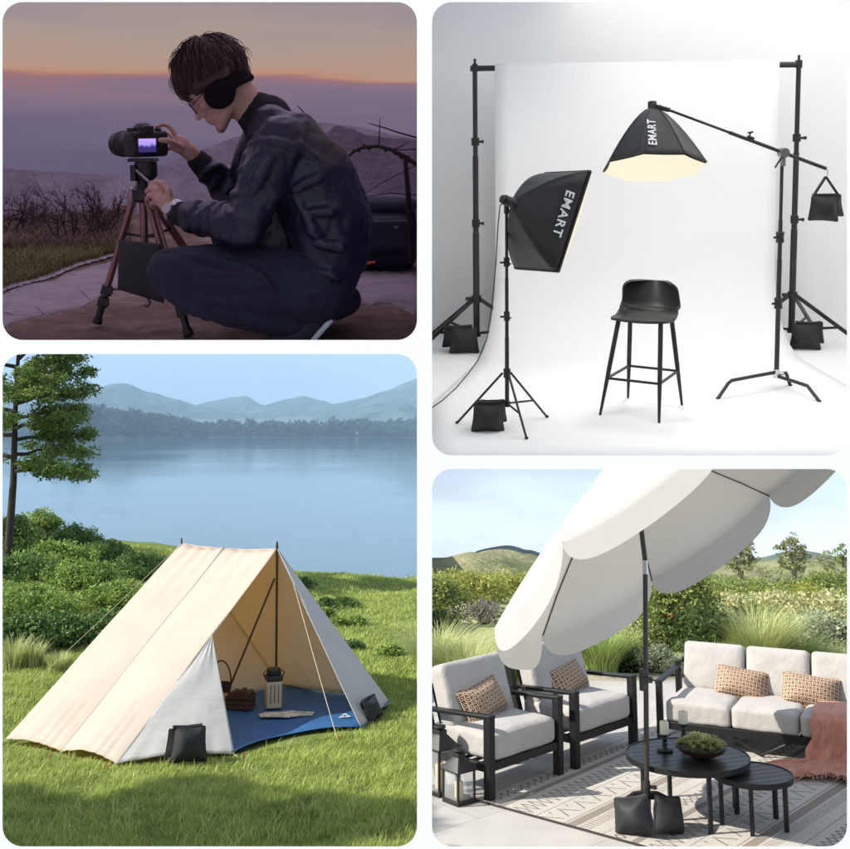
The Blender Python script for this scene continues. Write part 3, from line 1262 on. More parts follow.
GP = [(-60, -0.02), (12.9, -0.02), (16, -0.12), (20, -0.6), (25, -1.3), (40, -3.4), (60, -5.9), (90, -9.9), (125, -14.0)]


def garden_z(x, y):
    z = prof(y, GP)
    if y > 16:
        z += mnoise.noise(Vector((x * 0.12, y * 0.12, 3.1))) * min(0.4, (y - 16) * 0.02)
    return z


def nonuni(y0, y1, n, p=2.2):
    return [y0 + (y1 - y0) * (i / n) ** p for i in range(n + 1)]


def land(name, xs_of_y, ys, nx, zf, m):
    V = []
    for y in ys:
        xa, xb = xs_of_y(y)
        for i in range(nx + 1):
            x = xa + (xb - xa) * i / nx
            V.append((x, y, zf(x, y)))
    w_ = nx + 1
    F = [(j * w_ + i, j * w_ + i + 1, (j + 1) * w_ + i + 1, (j + 1) * w_ + i) for j in range(len(ys) - 1) for i in range(nx)]
    mb = MB()
    mb.add(V, F)
    return struct(mb.build(name, m, angle=80))


MEADOW, nt, b = new_mat('dry_meadow')
no = noise_node(nt, 0.55, 8, 0.62)
no2 = noise_node(nt, 9, 5, 0.7)
mxn = N(nt, 'ShaderNodeMath', operation='MULTIPLY_ADD')
nt.links.new(no2.outputs['Fac'], mxn.inputs[0])
mxn.inputs[1].default_value = 0.5
nt.links.new(no.outputs['Fac'], mxn.inputs[2])
r = ramp(nt, [(0.55, (0.20, 0.24, 0.07)), (0.72, (0.36, 0.38, 0.14)), (0.9, (0.50, 0.47, 0.25))], mxn.outputs[0])
nt.links.new(r.outputs[0], b.inputs['Base Color'])
b.inputs['Roughness'].default_value = 0.95
b.inputs['Specular IOR Level'].default_value = 0.1
add_bump(nt, b, 14, 0.8, 0.08, 6)
land('garden_ground', lambda y: (0.0, 8 + max(0, y - 13) * 0.5), [12.9] + nonuni(13, 125, 60), 60, garden_z, MEADOW)
GRAVEL_M = mat('pale_garden_gravel', (0.42, 0.37, 0.30), 0.9, 0.3, 30, bump=0.6, bscale=90)
mb = MB()
mb.box((3.75, 13.25, -0.012), (7.5, 0.75, 0.016))
struct(mb.build('gravel_border', GRAVEL_M, smooth=False))

SCRUB, nt, b = new_mat('scrub_hillside')
no = noise_node(nt, 0.10, 8, 0.6)
no2 = noise_node(nt, 1.3, 4, 0.8)
mxn = N(nt, 'ShaderNodeMath', operation='MULTIPLY_ADD')
nt.links.new(no2.outputs['Fac'], mxn.inputs[0])
mxn.inputs[1].default_value = 0.9
nt.links.new(no.outputs['Fac'], mxn.inputs[2])
r = ramp(nt, [(0.66, (0.085, 0.12, 0.045)), (0.88, (0.17, 0.20, 0.08)), (1.10, (0.30, 0.28, 0.15))], mxn.outputs[0])
nt.links.new(r.outputs[0], b.inputs['Base Color'])
b.inputs['Roughness'].default_value = 1.0
b.inputs['Specular IOR Level'].default_value = 0.05
add_bump(nt, b, 0.9, 0.8, 0.9, 8)


def ridge(name, pts, y0, depth, m, zbase, rough=0.5, nx=140, ny=24, fscale=0.05, right_ext=60):
    """Hill whose crest follows the given places of the photograph at depth y0."""
    cr = [at(px, py, y0) for px, py in pts]

    def crest(x):
        if x <= cr[0].x:
            return cr[0].z
        for a, c in zip(cr, cr[1:]):
            if x <= c.x:
                f = (x - a.x) / (c.x - a.x)
                f = f * f * (3 - 2 * f) * 0.6 + f * 0.4
                return a.z + (c.z - a.z) * f
        return cr[-1].z
    V = []
    xa, xb = cr[0].x, cr[-1].x
    for j in range(ny + 1):
        q = j / ny * 2 - 1            # -1 near foot .. 0 crest .. 1 far foot
        y = y0 + q * depth
        for i in range(nx + 1):
            x = xa + (xb - xa) * i / nx
            c = crest(x)
            s = (1 - abs(q)) ** 1.15 if q < 0 else (1 - q) ** 0.8
            gul = mnoise.noise(Vector((x * fscale * 2, y * fscale * 0.6, 1.7))) + 0.5 * mnoise.noise(Vector((x * fscale * 5, y * fscale * 2, 4.7)))
            top = mnoise.noise(Vector((x * fscale * 4, 0.3, 9.1))) * 0.5
            z = zbase + (c - zbase) * s + gul * rough * (1 - s) * min(1, s * 4) * 2.0 + top * rough * 0.12 * s
            V.append((x, y, z))
    w_ = nx + 1
    F = [(j * w_ + i, j * w_ + i + 1, (j + 1) * w_ + i + 1, (j + 1) * w_ + i) for j in range(ny) for i in range(nx)]
    mb = MB()
    mb.add(V, F)
    o = mb.build(name, m, angle=80)
    return struct(o)


ridge('hills', [(426.5, 561), (445, 557), (470, 552), (495, 556), (530, 566), (580, 572), (650, 578), (700, 580), (790, 583), (870, 586), (920, 588)], 150, 38, SCRUB, -18.5, 1.6, fscale=0.05)
FARSCRUB = mat('far_wooded_hillside', (0.13, 0.16, 0.11), 1.0, 0.35, 0.06, bump=0.6, bscale=0.3, bdist=3.0, spec=0.05)
ridge('far_hills', [(426.5, 566), (470, 560), (490, 553), (515, 552), (545, 557), (600, 566), (680, 566), (712, 556), (735, 566), (790, 574), (812, 566), (850, 558), (900, 562)], 420, 110, FARSCRUB, -56, 4, fscale=0.018)

# ---- planting
L_MID = leaf_mat('mid_green_leaf', (0.090, 0.143, 0.035), (0.379, 0.445, 0.116))
L_DARK = leaf_mat('dark_green_leaf', (0.037, 0.074, 0.020), (0.149, 0.227, 0.059))
L_SILV = leaf_mat('silver_leaf', (0.192, 0.235, 0.134), (0.531, 0.579, 0.374))
L_PALE = leaf_mat('pale_cream_leaf', (0.255, 0.296, 0.103), (0.848, 0.790, 0.467))
L_YEL = leaf_mat('yellow_green_leaf', (0.178, 0.210, 0.041), (0.595, 0.587, 0.142))
L_BLADE = leaf_mat('grass_blade', (0.129, 0.195, 0.042), (0.552, 0.663, 0.224), 0.3)
L_PALEB = leaf_mat('pale_grass_blade', (0.271, 0.324, 0.103), (0.781, 0.792, 0.380), 0.3)
L_RED = leaf_mat('red_blossom', (0.28, 0.03, 0.02), (0.45, 0.10, 0.06), 0.2)
L_GREYB = leaf_mat('grey_mauve_leaf', (0.16, 0.14, 0.11), (0.40, 0.36, 0.30))


def hrow(px, row, y, k=0.86):
    """Plant height that brings its top to an image row."""
    p = at(px, row, y)
    return max(0.18, (p.z - garden_z(p.x, y)) * k)


def gbase(px, y):
    x = at(px, 620, y).x
    return Vector((x, y, garden_z(x, y)))


g1 = 'shrubs in the garden bed'
shrub('flowering_shrub', 'tall green shrub dotted with red flowers right of the parasol pole', gbase(688, 15.2), 0.52, 0.45, hrow(688, 560, 15.2), L_MID, 0.075, 90, 46, 0.17, g1, flowers=(L_RED, 70, 0.05))
shrub('flowering_shrub', 'lower green shrub with red flowers between the pole and the tallest shrub', gbase(661, 15.0), 0.36, 0.4, hrow(661, 580, 15.0), L_MID, 0.07, 55, 44, 0.15, g1, flowers=(L_RED, 40, 0.045))
shrub('shrub', 'deep green shrub at the foot of the red-flowered shrub', gbase(704, 14.4), 0.45, 0.4, hrow(704, 604, 14.4), L_DARK, 0.065, 60, 46, 0.15, g1)
shrub('shrub', 'silver-leaved low shrub directly behind the parasol pole', gbase(655, 13.7), 0.30, 0.25, hrow(655, 650, 13.7), L_SILV, 0.045, 46, 60, 0.10, g1)
shrub('shrub', 'silver-grey ground-hugging shrub behind the sofa armrest', gbase(684, 13.5), 0.34, 0.22, hrow(684, 670, 13.5), L_SILV, 0.04, 40, 60, 0.09, g1)
shrub('shrub', 'dark green shrub behind the right corner of the second armchair', gbase(628, 14.0), 0.40, 0.35, hrow(628, 655, 14.0), L_DARK, 0.055, 55, 52, 0.13, g1)
shrub('shrub', 'mid green shrub under the parasol edge between the armchairs', gbase(596, 14.6), 0.55, 0.4, hrow(596, 634, 14.6), L_MID, 0.06, 60, 46, 0.15, g1)
shrub('shrub', 'pale mixed shrub left of the parasol pole, behind the dark green one', gbase(626, 16.5), 0.75, 0.5, hrow(626, 606, 16.5), L_PALE, 0.06, 70, 46, 0.17, g1)
shrub('shrub', 'olive shrub behind the left armchair and the parasol edge', gbase(540, 14.8), 0.6, 0.4, hrow(540, 640, 14.8), L_DARK, 0.06, 60, 46, 0.15, g1)
for i, (px, y, w_, h_, mm, lab) in enumerate([
        (735, 17.5, 0.75, hrow(735, 597, 17.5), L_PALE, 'cream-flowered bush just right of the red-flowered shrub'),
        (777, 18.0, 0.85, hrow(777, 595, 18.0), L_PALE, 'cream-flowered bush between two others above the sofa back'),
        (828, 17.6, 0.95, hrow(828, 594, 17.6), L_PALE, 'cream-flowered bush at the right edge of the garden'),
        (716, 19.5, 0.9, hrow(716, 592, 19.5), L_YEL, 'yellow-green bush in the second row behind the red-flowered shrub'),
        (795, 21.0, 1.3, hrow(795, 586, 21.0), L_YEL, 'wide yellow-green bush behind the cream-flowered bushes'),
        (850, 21.5, 1.1, hrow(850, 582, 21.5), L_MID, 'green bush half cut by the right edge, behind the cream bushes'),
        (748, 15.6, 0.5, hrow(748, 604, 15.6), L_MID, 'green bush behind the big ornamental grass'),
        (820, 15.4, 0.7, hrow(820, 622, 15.4), L_SILV, 'pale grey-green bush above the right end of the sofa')]):
    shrub('flowering_bush' if mm is L_PALE else 'bush', lab, gbase(px, y), w_, w_ * 0.7, h_, mm, 0.07, 80, 48, 0.19, 'bushes behind the sofa', cat='bush')
for px, y, r_, h_, n_, mm, lab in [
        (757, 14.1, 0.62, hrow(757, 616, 14.1, 1.15), 2600, L_PALEB, 'large pale ornamental grass above the middle of the sofa'),
        (842, 13.9, 0.4, hrow(842, 650, 13.9, 1.15), 1100, L_PALEB, 'low ornamental grass at the right end of the sofa back'),
        (668, 13.9, 0.32, hrow(668, 656, 13.9, 1.15), 900, L_BLADE, 'small green grass tuft behind the silver shrub'),
        (598, 13.7, 0.5, hrow(598, 630, 13.7, 1.15), 1700, L_BLADE, 'green ornamental grass right of the second armchair back'),
        (467, 12.95, 0.50, hrow(467, 648, 12.95, 1.15), 2000, L_PALEB, 'pale ornamental grass behind the left armchair'),
        (505, 13.3, 0.5, hrow(505, 654, 13.3, 1.15), 1700, L_BLADE, 'green ornamental grass between the two armchair backs'),
        (437, 13.6, 0.42, hrow(437, 632, 13.6, 1.15), 1500, L_PALEB, 'pale ornamental grass at the left edge behind the armchair'),
        (720, 13.6, 0.36, hrow(720, 648, 13.6, 1.15), 1000, L_BLADE, 'green grass tuft behind the left end of the sofa back'),
        (795, 14.2, 0.5, hrow(795, 640, 14.2, 1.15), 1400, L_BLADE, 'green grass clump right of the large pale grass')]:
    grass_tuft('ornamental_grass', lab, gbase(px, y), r_, h_, n_, mm, 0.85, 0.009, 'ornamental grasses along the patio')
# further back, to the left of the parasol
shrub('shrub', 'round dark green shrub in the meadow at the left edge', gbase(440, 24), 0.95, 0.9, hrow(440, 579, 24), L_MID, 0.09, 80, 46, 0.24, 'meadow shrubs')
shrub('shrub', 'small dark shrub at the left edge in front of the round one', gbase(434, 20), 0.4, 0.4, hrow(434, 618, 20), L_DARK, 0.07, 40, 40, 0.14, 'meadow shrubs')
shrub('shrub', 'greyish mauve shrub in the meadow beside the parasol tip', gbase(484, 23), 0.75, 0.6, hrow(484, 603, 23), L_GREYB, 0.06, 60, 34, 0.17, 'meadow shrubs')
k = 0
for px, y, w_, h_ in [(436, 52, 2.2, hrow(436, 577, 52, 0.9)), (455, 56, 2.6, hrow(455, 575, 56, 0.9)), (474, 50, 2.2, hrow(474, 578, 50, 0.9)), (492, 58, 2.6, hrow(492, 575, 58, 0.9)), (512, 54, 2.4, hrow(512, 577, 54, 0.9))]:
    shrub('thicket', ['leftmost yellow-green thicket below the hill', 'second yellow-green thicket from the left below the hill', 'middle one of the five yellow-green thickets below the hill', 'fourth yellow-green thicket, left of the parasol canopy edge', 'yellow-green thicket right against the parasol canopy edge'][k], gbase(px, y), w_, 1.4, h_, L_YEL, 0.17, 70, 40, 0.5, 'thickets below the hill', cat='thicket')
    k += 1
k = 0
for px, y, w_, h_ in [(705, 48, 2.6, hrow(705, 578, 48, 0.9)), (745, 46, 3.0, hrow(745, 582, 46, 0.9)), (790, 44, 3.0, hrow(790, 582, 44, 0.9)), (835, 40, 2.8, hrow(835, 576, 40, 0.9)), (862, 42, 2.6, hrow(862, 572, 42, 0.9))]:
    shrub('hedge_shrub', ['broad green shrub below the bluish hill, right of the parasol canopy', 'broad green shrub below the left one of the two far trees', 'broad green shrub below the right one of the two far trees', 'broad green shrub on the slope near the right edge', 'broad green shrub cut by the right edge of the picture'][k], gbase(px, y), w_, 1.6, h_, L_MID, 0.15, 80, 40, 0.5, 'shrubs on the far slope', cat='shrub')
    k += 1


def far_tree(label, px, row_base, y, h, w_, m, lean=0.0, nclump=46, per=26, group='small trees on the far slope'):
    bs = at(px, row_base, y)
    t = thing('tree', label, 'tree', (bs.x, bs.y, bs.z), 0, group)
    cs, rs = [], []
    for _ in range(nclump):
        a = rng.uniform(0, 2 * PI)
        zz = rng.uniform(0.28, 1.0)
        q = w_ * math.sqrt(max(0.05, 1 - ((zz - 0.62) / 0.42) ** 2)) * rng.uniform(0.2, 1.0)
        cs.append((math.cos(a) * q + lean * zz, math.sin(a) * q, zz * h))
        rs.append(h * 0.085 * rng.uniform(0.6, 1.3))
    P = clump_points(cs, rs, per)
    V, F = leaf_arrays(P, h * 0.066, 0.7, 0.2)
    fast_mesh('crown', V, F, m, t, tint=np.clip(np.repeat(rng.uniform(0, .6, len(cs)), per) + rng.uniform(0, .4, len(P)), 0, 1))
    mb = MB()
    for k in range(3):
        top = Vector((lean * 0.6 + w_ * 0.4 * (k - 1), 0.1 * k, h * 0.75))
        mb.tube([(0.03 * h * (k - 1) * .4, 0, -0.6), (top.x * 0.35, 0, h * 0.3), top], [h * 0.02, h * 0.014, h * 0.004], 6)
    for c in cs[::3]:
        mb.tube([(c[0] * .3, c[1] * .3, c[2] * .55), c], [h * 0.006, h * 0.002], 4)
    mb.build('trunk', mat('grey_bark', (0.13, 0.10, 0.075), 0.95, 0.3, 6, bump=0.4, bscale=20), t)
    return t


L_TREE = leaf_mat('olive_tree_leaf', (0.156, 0.173, 0.072), (0.510, 0.510, 0.274), 0.35)
far_tree('pale olive tree left of the two on the far slope, nearest the parasol', 741, 583, 75, 3.3, 1.15, L_TREE, 0.1, 60, 26)
far_tree('pale olive tree with bare forked trunk, right of the two on the far slope', 795, 583, 75, 3.0, 1.1, L_TREE, -0.1, 56, 26)
far_tree('small rounded tree near the right edge on the far slope', 829, 576, 78, 1.6, 0.9, L_TREE, 0, 40, 24)
far_tree('dark small tree at the very right edge of the far slope', 848, 577, 80, 2.2, 0.9, L_MID, 0, 40, 24)
far_tree('bushy low tree between the two taller far trees', 766, 583, 80, 1.2, 1.2, L_TREE, 0, 36, 24)

# ================================================================== lawn, lake and far shore (lower left)
LAWN, nt, b = new_mat('lawn_soil')
no = noise_node(nt, 1.2, 6, 0.6)
r = ramp(nt, [(0.3, (0.12, 0.165, 0.035)), (0.7, (0.20, 0.25, 0.07))], no.outputs['Fac'])
nt.links.new(r.outputs[0], b.inputs['Base Color'])
b.inputs['Roughness'].default_value = 0.95
b.inputs['Specular IOR Level'].default_value = 0.1
add_bump(nt, b, 40, 0.9, 0.03, 6)


def lawn_z(x, y):
    z = 0.03 * mnoise.noise(Vector((x * 0.7, y * 0.7, 0.4))) + 0.015 * mnoise.noise(Vector((x * 2.1, y * 2.1, 5.4)))
    if y > 14:
        z += 0.10 * mnoise.noise(Vector((x * 0.9, y * 0.5, 8.4))) * min(1, (y - 14) / 4)
    # raised bank to the left
    bank = max(0.0, min(1.0, (-x - 2.8) / 3.0)) * max(0.0, min(1.0, (y - 13.5) / 4))
    z += 0.55 * bank
    edge = 22.4 + max(0, -x - 1.5) * 0.35 + 0.5 * mnoise.noise(Vector((x * 0.8, 2.2, 0)))
    if y > edge:
        z -= min(13.5, min(2.0, (y - edge) * 0.5) + max(0.0, y - edge) * 0.125)
    return z


land('lawn', lambda y: (-14 - y * 0.2, 0.0), [2 + 28 * i / 110 for i in range(111)] + [30 + 6 * i for i in range(1, 17)], 100, lawn_z, LAWN)
(land('ground', lambda y: (-60, 60), [-60, -30, -10, 1.9], 8, lambda x, y: -0.02, mat('low_bounce_ground', (0.05, 0.05, 0.05), 0.9, 0.2, 1.5)))  # unseen ground before the wall, made dark to cut bounced light

L_LAWN = leaf_mat('lawn_blade', (0.176, 0.257, 0.046), (0.624, 0.715, 0.195), 0.35)
for n_ in L_LAWN.node_tree.nodes:
    if n_.type == 'VALTORGB':
        e_ = n_.color_ramp.elements.new(0.90)
        e_.color = n_.color_ramp.elements[-1].color
        n_.color_ramp.elements[-1].color = (0.52, 0.45, 0.22, 1)
# grass blades, thinning with distance
npb = 300000
u = rng.uniform(0, 1, npb)
yy = 7.6 / (1 - u * (1 - 7.6 / 22.8))
xx = -rng.uniform(-0.004, 0.405, npb) * yy
TENT = [(-3.83, 10.64), (-2.62, 9.92), (-1.67, 10.24), (-0.60, 11.05), (-0.36, 12.04), (-1.57, 12.76), (-2.84, 13.4)]


def inside(px_, py_, poly):
    r_ = np.zeros(len(px_), bool)
    n = len(poly)
    for i in range(n):
        (x1, y1), (x2, y2) = poly[i], poly[(i + 1) % n]
        c_ = ((y1 > py_) != (y2 > py_)) & (px_ < (x2 - x1) * (py_ - y1) / (y2 - y1 + 1e-12) + x1)
        r_ ^= c_
    return r_


keep = ~inside(xx, yy, TENT)
xx, yy = xx[keep], yy[keep]
zz = np.array([lawn_z(a, c) for a, c in zip(xx, yy)])
den = np.array([mnoise.noise(Vector((a * 1.6, c * 3.2, 2.0))) + 0.6 * mnoise.noise(Vector((a * 5, c * 8, 7.0))) for a, c in zip(xx, yy)])
V, F, sg = blades(len(xx), np.stack([xx, yy], axis=1), 0.05, 0.9, 0.006, z=zz - 0.004, seg=2)
# taller where the noise is high, wider with distance so that far blades still read
V = V.reshape(len(xx), 6, 3)
sc = (0.75 + 0.75 * np.clip(den + 0.3, 0, 1.3))[:, None]
V[:, :, 2] = (V[:, :, 2] - zz[:, None]) * sc + zz[:, None]
wide = (yy / 9.0)[:, None, None]
mid = V.reshape(len(xx), 3, 2, 3).mean(axis=2, keepdims=True)
V = ((V.reshape(len(xx), 3, 2, 3) - mid) * wide[:, :, :, None] + mid).reshape(-1, 3)
tint = np.repeat(np.clip(0.45 + 0.35 * den + rng.normal(0, .16, len(xx)), 0, 1), sg)
o = fast_mesh('grass', V, F, L_LAWN, tint=tint)
o['kind'] = 'stuff'

n2_ = 14000
u = rng.uniform(0, 1, 700)
cy_ = 7.8 / (1 - u * (1 - 7.8 / 22.0))
cx2 = -rng.uniform(0.0, 0.40, 700) * cy_
pick = rng.integers(0, 700, n2_)
tx_ = cx2[pick] + rng.normal(0, .05, n2_)
ty_ = cy_[pick] + rng.normal(0, .05, n2_)
kp = ~inside(tx_, ty_, TENT) & (tx_ < -0.01)
tx_, ty_ = tx_[kp], ty_[kp]
tz_ = np.array([lawn_z(a, c) for a, c in zip(tx_, ty_)])
V, F, sg = blades(len(tx_), np.stack([tx_, ty_], axis=1), 0.095, 0.8, 0.007, z=tz_, seg=2)
o = fast_mesh('tall_grass', V, F, L_LAWN, tint=np.repeat(np.clip(rng.normal(.75, .25, len(tx_)), 0, 1), sg))
o['kind'] = 'stuff'

# ---- lake
m, nt, b = new_mat('lake_water')
b.inputs['Base Color'].default_value = (0.05, 0.12, 0.16, 1)
b.inputs['Roughness'].default_value = 0.05
b.inputs['IOR'].default_value = 1.333
b.inputs['Specular IOR Level'].default_value = 0.5
n1 = noise_node(nt, 0.45, 3, 0.5, stretch=(0.5, 1.1, 1))
n2 = noise_node(nt, 0.006, 4, 0.6, stretch=(0.35, 1.6, 1))
wv = ramp(nt, [(0.38, 0.05), (0.62, 1.0)], n2.outputs['Fac'])
mu = N(nt, 'ShaderNodeMath', operation='MULTIPLY')
nt.links.new(n1.outputs['Fac'], mu.inputs[0])
nt.links.new(wv.outputs[0], mu.inputs[1])
add_bump(nt, b, 1, 0.5, 0.10, src=mu.outputs[0])
LAKE_Z = -11.0
KF = 3.4
V = []
mb = MB()
mb.add([(-1450, 70, LAKE_Z), (0.0, 70, LAKE_Z), (0.0, 2180, LAKE_Z), (-1450, 2180, LAKE_Z)], [(0, 1, 2, 3)])
struct(mb.build('lake', m, smooth=False))

# ---- far shore: wood along the water, mountains behind
SHORE = mat('far_bank', (0.10, 0.12, 0.05), 1.0, 0.3, 0.05)
mb = MB()
mb.grid(lambda u, v: Vector((-1450 + 1460 * u, 2060 + 3000 * v, LAKE_Z - 0.4 + min(3, 90 * v) + 90 * max(0, v - 0.15))), 40, 20)
struct(mb.build('far_shore', SHORE))
L_FAR = leaf_mat('far_wood_leaf', (0.016, 0.032, 0.014), (0.075, 0.11, 0.04), 0.2)
cs, rs = [], []
for x in np.arange(-262 * KF, 1, 3.4 * KF):
    for row in range(2):
        y = 2110 + row * 45 + rng.uniform(-14, 14)
        h = (rng.uniform(6.0, 9.0) + 3 * mnoise.noise(Vector((x * 0.01, row, 0)))) * KF
        px = 425 + x / y * 1100
        if px > 400:
            h += 6
        xx_ = x + rng.uniform(-6, 6)
        for q in range(13):
            zz_ = rng.uniform(0.0, 1.0)
            ww = 3.2 * KF * math.sqrt(max(0.1, 1 - ((zz_ - 0.5) / 0.56) ** 2))
            cs.append((xx_ + rng.uniform(-1, 1) * ww, y + rng.uniform(-1, 1) * ww, LAKE_Z + 0.6 + zz_ * h))
            rs.append(rng.uniform(1.0, 1.9) * KF)
# nearer wooded point on the left
for _ in range(95):
    q = rng.uniform(0, 1) ** 0.8
    px = 64 + 128 * q
    y = 1610 + 400 * q + rng.uniform(0, 130)
    x = (px - 425) / 1100 * y
    h = (19.5 - 10.5 * q) * rng.uniform(0.7, 1.02) * KF
    for k in range(13):
        zz_ = rng.uniform(0.1, 1.0)
        ww = 4.2 * KF * math.sqrt(max(0.1, 1 - ((zz_ - 0.5) / 0.56) ** 2))
        cs.append((x + rng.uniform(-1, 1) * ww, y + rng.uniform(-1, 1) * ww, LAKE_Z + 0.6 + zz_ * h))
        rs.append(rng.uniform(1.2, 2.3) * KF)
P = clump_points(cs, rs, 34, 0.9)
V, F = leaf_arrays(P, 1.35 * KF, 0.8, 0.1)
o = fast_mesh('far_wood', V, F, L_FAR, tint=np.clip(np.repeat(rng.uniform(0, .7, len(cs)), 34) + rng.uniform(0, .3, len(P)), 0, 1))
o['kind'] = 'stuff'
tag(o, 'dense dark wood lining the far shore of the lake', None)
mb = MB()
mb.grid(lambda u, v: Vector(((64 + 130 * u - 425) / 1100 * (1590 + 420 * u + 200 * v), 1590 + 420 * u + 200 * v, LAKE_Z - 0.3 + min(1, v * 12) * 3.0 + 14 * v)), 30, 6)
struct(mb.build('wooded_point', SHORE))
MOUNT = mat('forested_mountain', (0.07, 0.10, 0.06), 1.0, 0.55, 0.007, bump=1.0, bscale=0.017, bdist=66, spec=0.05)
MB_BASE = -20
ridge('mountain', [(-30, 402), (40, 404), (70, 399), (95, 389), (112, 383.5), (126, 383), (150, 392), (175, 399), (200, 406), (225, 412), (260, 424)], 4500, 1260, MOUNT, MB_BASE, 72, 120, 30, 0.002)
ridge('mountain', [(150, 424), (185, 407), (212, 401), (235, 397), (246, 396), (262, 405), (275, 412), (300, 424)], 5700, 1260, MOUNT, MB_BASE, 72, 100, 30, 0.002)
ridge('mountain', [(225, 426), (262, 406), (285, 399), (304, 396), (322, 400), (342, 408), (380, 418), (423, 426)], 5250, 1140, MOUNT, MB_BASE, 72, 120, 30, 0.002)
ridge('mountain', [(300, 424), (335, 404), (360, 399), (385, 391), (408, 382), (423, 376), (425.5, 374)], 4350, 1260, MOUNT, MB_BASE, 72, 120, 30, 0.002)
ridge('mountain', [(-30, 392), (30, 386), (60, 386), (76, 378), (84, 378), (100, 386), (140, 402), (240, 420)], 6900, 1260, MOUNT, MB_BASE, 90, 120, 30, 0.0017)

# ---- haze
haze = MB()
haze.box((0, 4300, 186), (15000, 8900, 496))
m = bpy.data.materials.new('haze_air')
m.use_nodes = True
nt = m.node_tree
nt.nodes.clear()
ou = nt.nodes.new('ShaderNodeOutputMaterial')
pv = nt.nodes.new('ShaderNodeVolumePrincipled')
pv.inputs['Color'].default_value = (0.48, 0.74, 1.0, 1)
pv.inputs['Density'].default_value = 0.00021
pv.inputs['Anisotropy'].default_value = 0.0
nt.links.new(pv.outputs[0], ou.inputs['Volume'])
o = haze.build('haze', m, smooth=False)
o['kind'] = 'stuff'

# ---- big tree on the left
def lake_tree(name, label, base, h, limbs, m, leaf, seedn, trunk_r=0.085, per=76):
    t = thing(name, label, 'tree', base)
    lr = np.random.default_rng(seedn)
    mb = MB()
    mb.tube([(0, 0, -0.5), (0.03, 0, h * 0.3), (-0.04, 0.05, h * 0.62), (0.0, 0, h)], [trunk_r, trunk_r * 0.72, trunk_r * 0.45, 0.02], 10)
    cs, rs = [], []
    for (z0, az, L, rise) in limbs:
        a = math.radians(az)
        d = Vector((math.cos(a), math.sin(a), 0))
        p0 = Vector((0, 0, z0))
        pts = [p0]
        for k in range(1, 6):
            f = k / 5
            pts.append(p0 + d * L * f + Vector((lr.normal(0, .05), lr.normal(0, .05), rise * f - 0.18 * L * f * f + lr.normal(0, .03))))
        mb.tube(pts, [0.05 * (1 - 0.85 * k / 5) * (0.5 + L / 4) for k in range(6)], 6)
        for k in range(2, 6):
            for s in (-1, 1):
                q = Vector((-d.y, d.x, 0)) * s * L * 0.32 * lr.uniform(0.4, 1.0) + d * L * 0.12 + Vector((0, 0, lr.uniform(-.05, .16)))
                e = pts[k] + q
                mb.tube([pts[k], (pts[k] + e) / 2 + Vector((0, 0, .03)), e], [0.014, 0.010, 0.004], 4)
                for j in range(3):
                    cs.append(tuple(pts[k].lerp(e, 0.35 + 0.33 * j) + Vector((lr.normal(0, .07), lr.normal(0, .07), lr.normal(0, .04)))))
                    rs.append(lr.uniform(0.12, 0.24))
            cs.append(tuple(pts[k]))
            rs.append(lr.uniform(0.14, 0.25))
    mb.build('trunk', mat('dark_bark', (0.05, 0.038, 0.028), 0.95, 0.3, 10, bump=0.6, bscale=40), t)
    P = clump_points(cs, rs, per, 0.55)
    V, F = leaf_arrays(P, leaf, 0.5, 0.0, 0.1)
    fast_mesh('crown', V, F, m, t, tint=np.clip(np.repeat(lr.uniform(0, .6, len(cs)), per) + rng.uniform(0, .4, len(P)), 0, 1))
    return t


L_TREE2 = leaf_mat('broad_tree_leaf', (0.045, 0.091, 0.020), (0.241, 0.330, 0.072), 0.4)
tb = at(7, 560, 20.0)
limbs = []
tr = np.random.default_rng(5)
for z0, L, az, rise in [(1.75, 1.35, 10, 0.15), (1.9, 1.7, -35, 0.1), (2.05, 1.5, 45, 0.2), (2.3, 1.35, 5, 0.25), (2.5, 1.45, -25, 0.3), (2.7, 1.3, 30, 0.3), (2.95, 1.45, 0, 0.35),
                        (3.1, 1.3, -45, 0.4), (3.3, 1.3, 25, 0.4), (3.5, 1.25, -10, 0.45), (3.75, 1.1, 40, 0.5), (3.9, 1.1, -30, 0.5), (4.15, 0.95, 10, 0.5), (4.4, 0.85, -50, 0.5), (4.6, 0.8, 50, 0.5),
                        (2.0, 1.5, 170, 0.2), (2.4, 1.6, 140, 0.3), (2.8, 1.4, 200, 0.3), (3.2, 1.4, 160, 0.4), (3.6, 1.3, 220, 0.4), (4.0, 1.1, 180, 0.5), (4.4, 0.9, 120, 0.5), (2.6, 1.5, 260, 0.3), (3.4, 1.3, 90, 0.4), (3.0, 1.4, 290, 0.35)]:
    limbs.append((z0, az, L * (0.80 if abs(az) < 60 else 1.0), rise))
lake_tree('tree', 'tall green tree with layered branches at the left edge above the bushes', (tb.x, tb.y, 0.35), 5.2, limbs, L_TREE2, 0.062, 3)

# trees off to the left that throw their shade over the near lawn
for k, (x, y, h) in enumerate([(-8.8, 6.3, 5.4), (-6.4, 6.5, 4.2), (-10.5, 6.8, 7.2), (-7.7, 7.1, 4.6)]):
    limbs = [(h * (0.35 + 0.6 * i / 22), i * 137.5, 1.25 * (1 - 0.45 * i / 22), 0.3) for i in range(22)]
    lake_tree('tree', ['broad tree outside the left edge shading the near lawn', 'smaller tree outside the left edge, nearest the near lawn', 'tallest tree outside the left edge, farthest from the near lawn', 'middle-sized tree outside the left edge, nearest the tent'][k], (x, y, 0), h, limbs, L_TREE2, 0.17, 20 + k, per=60)

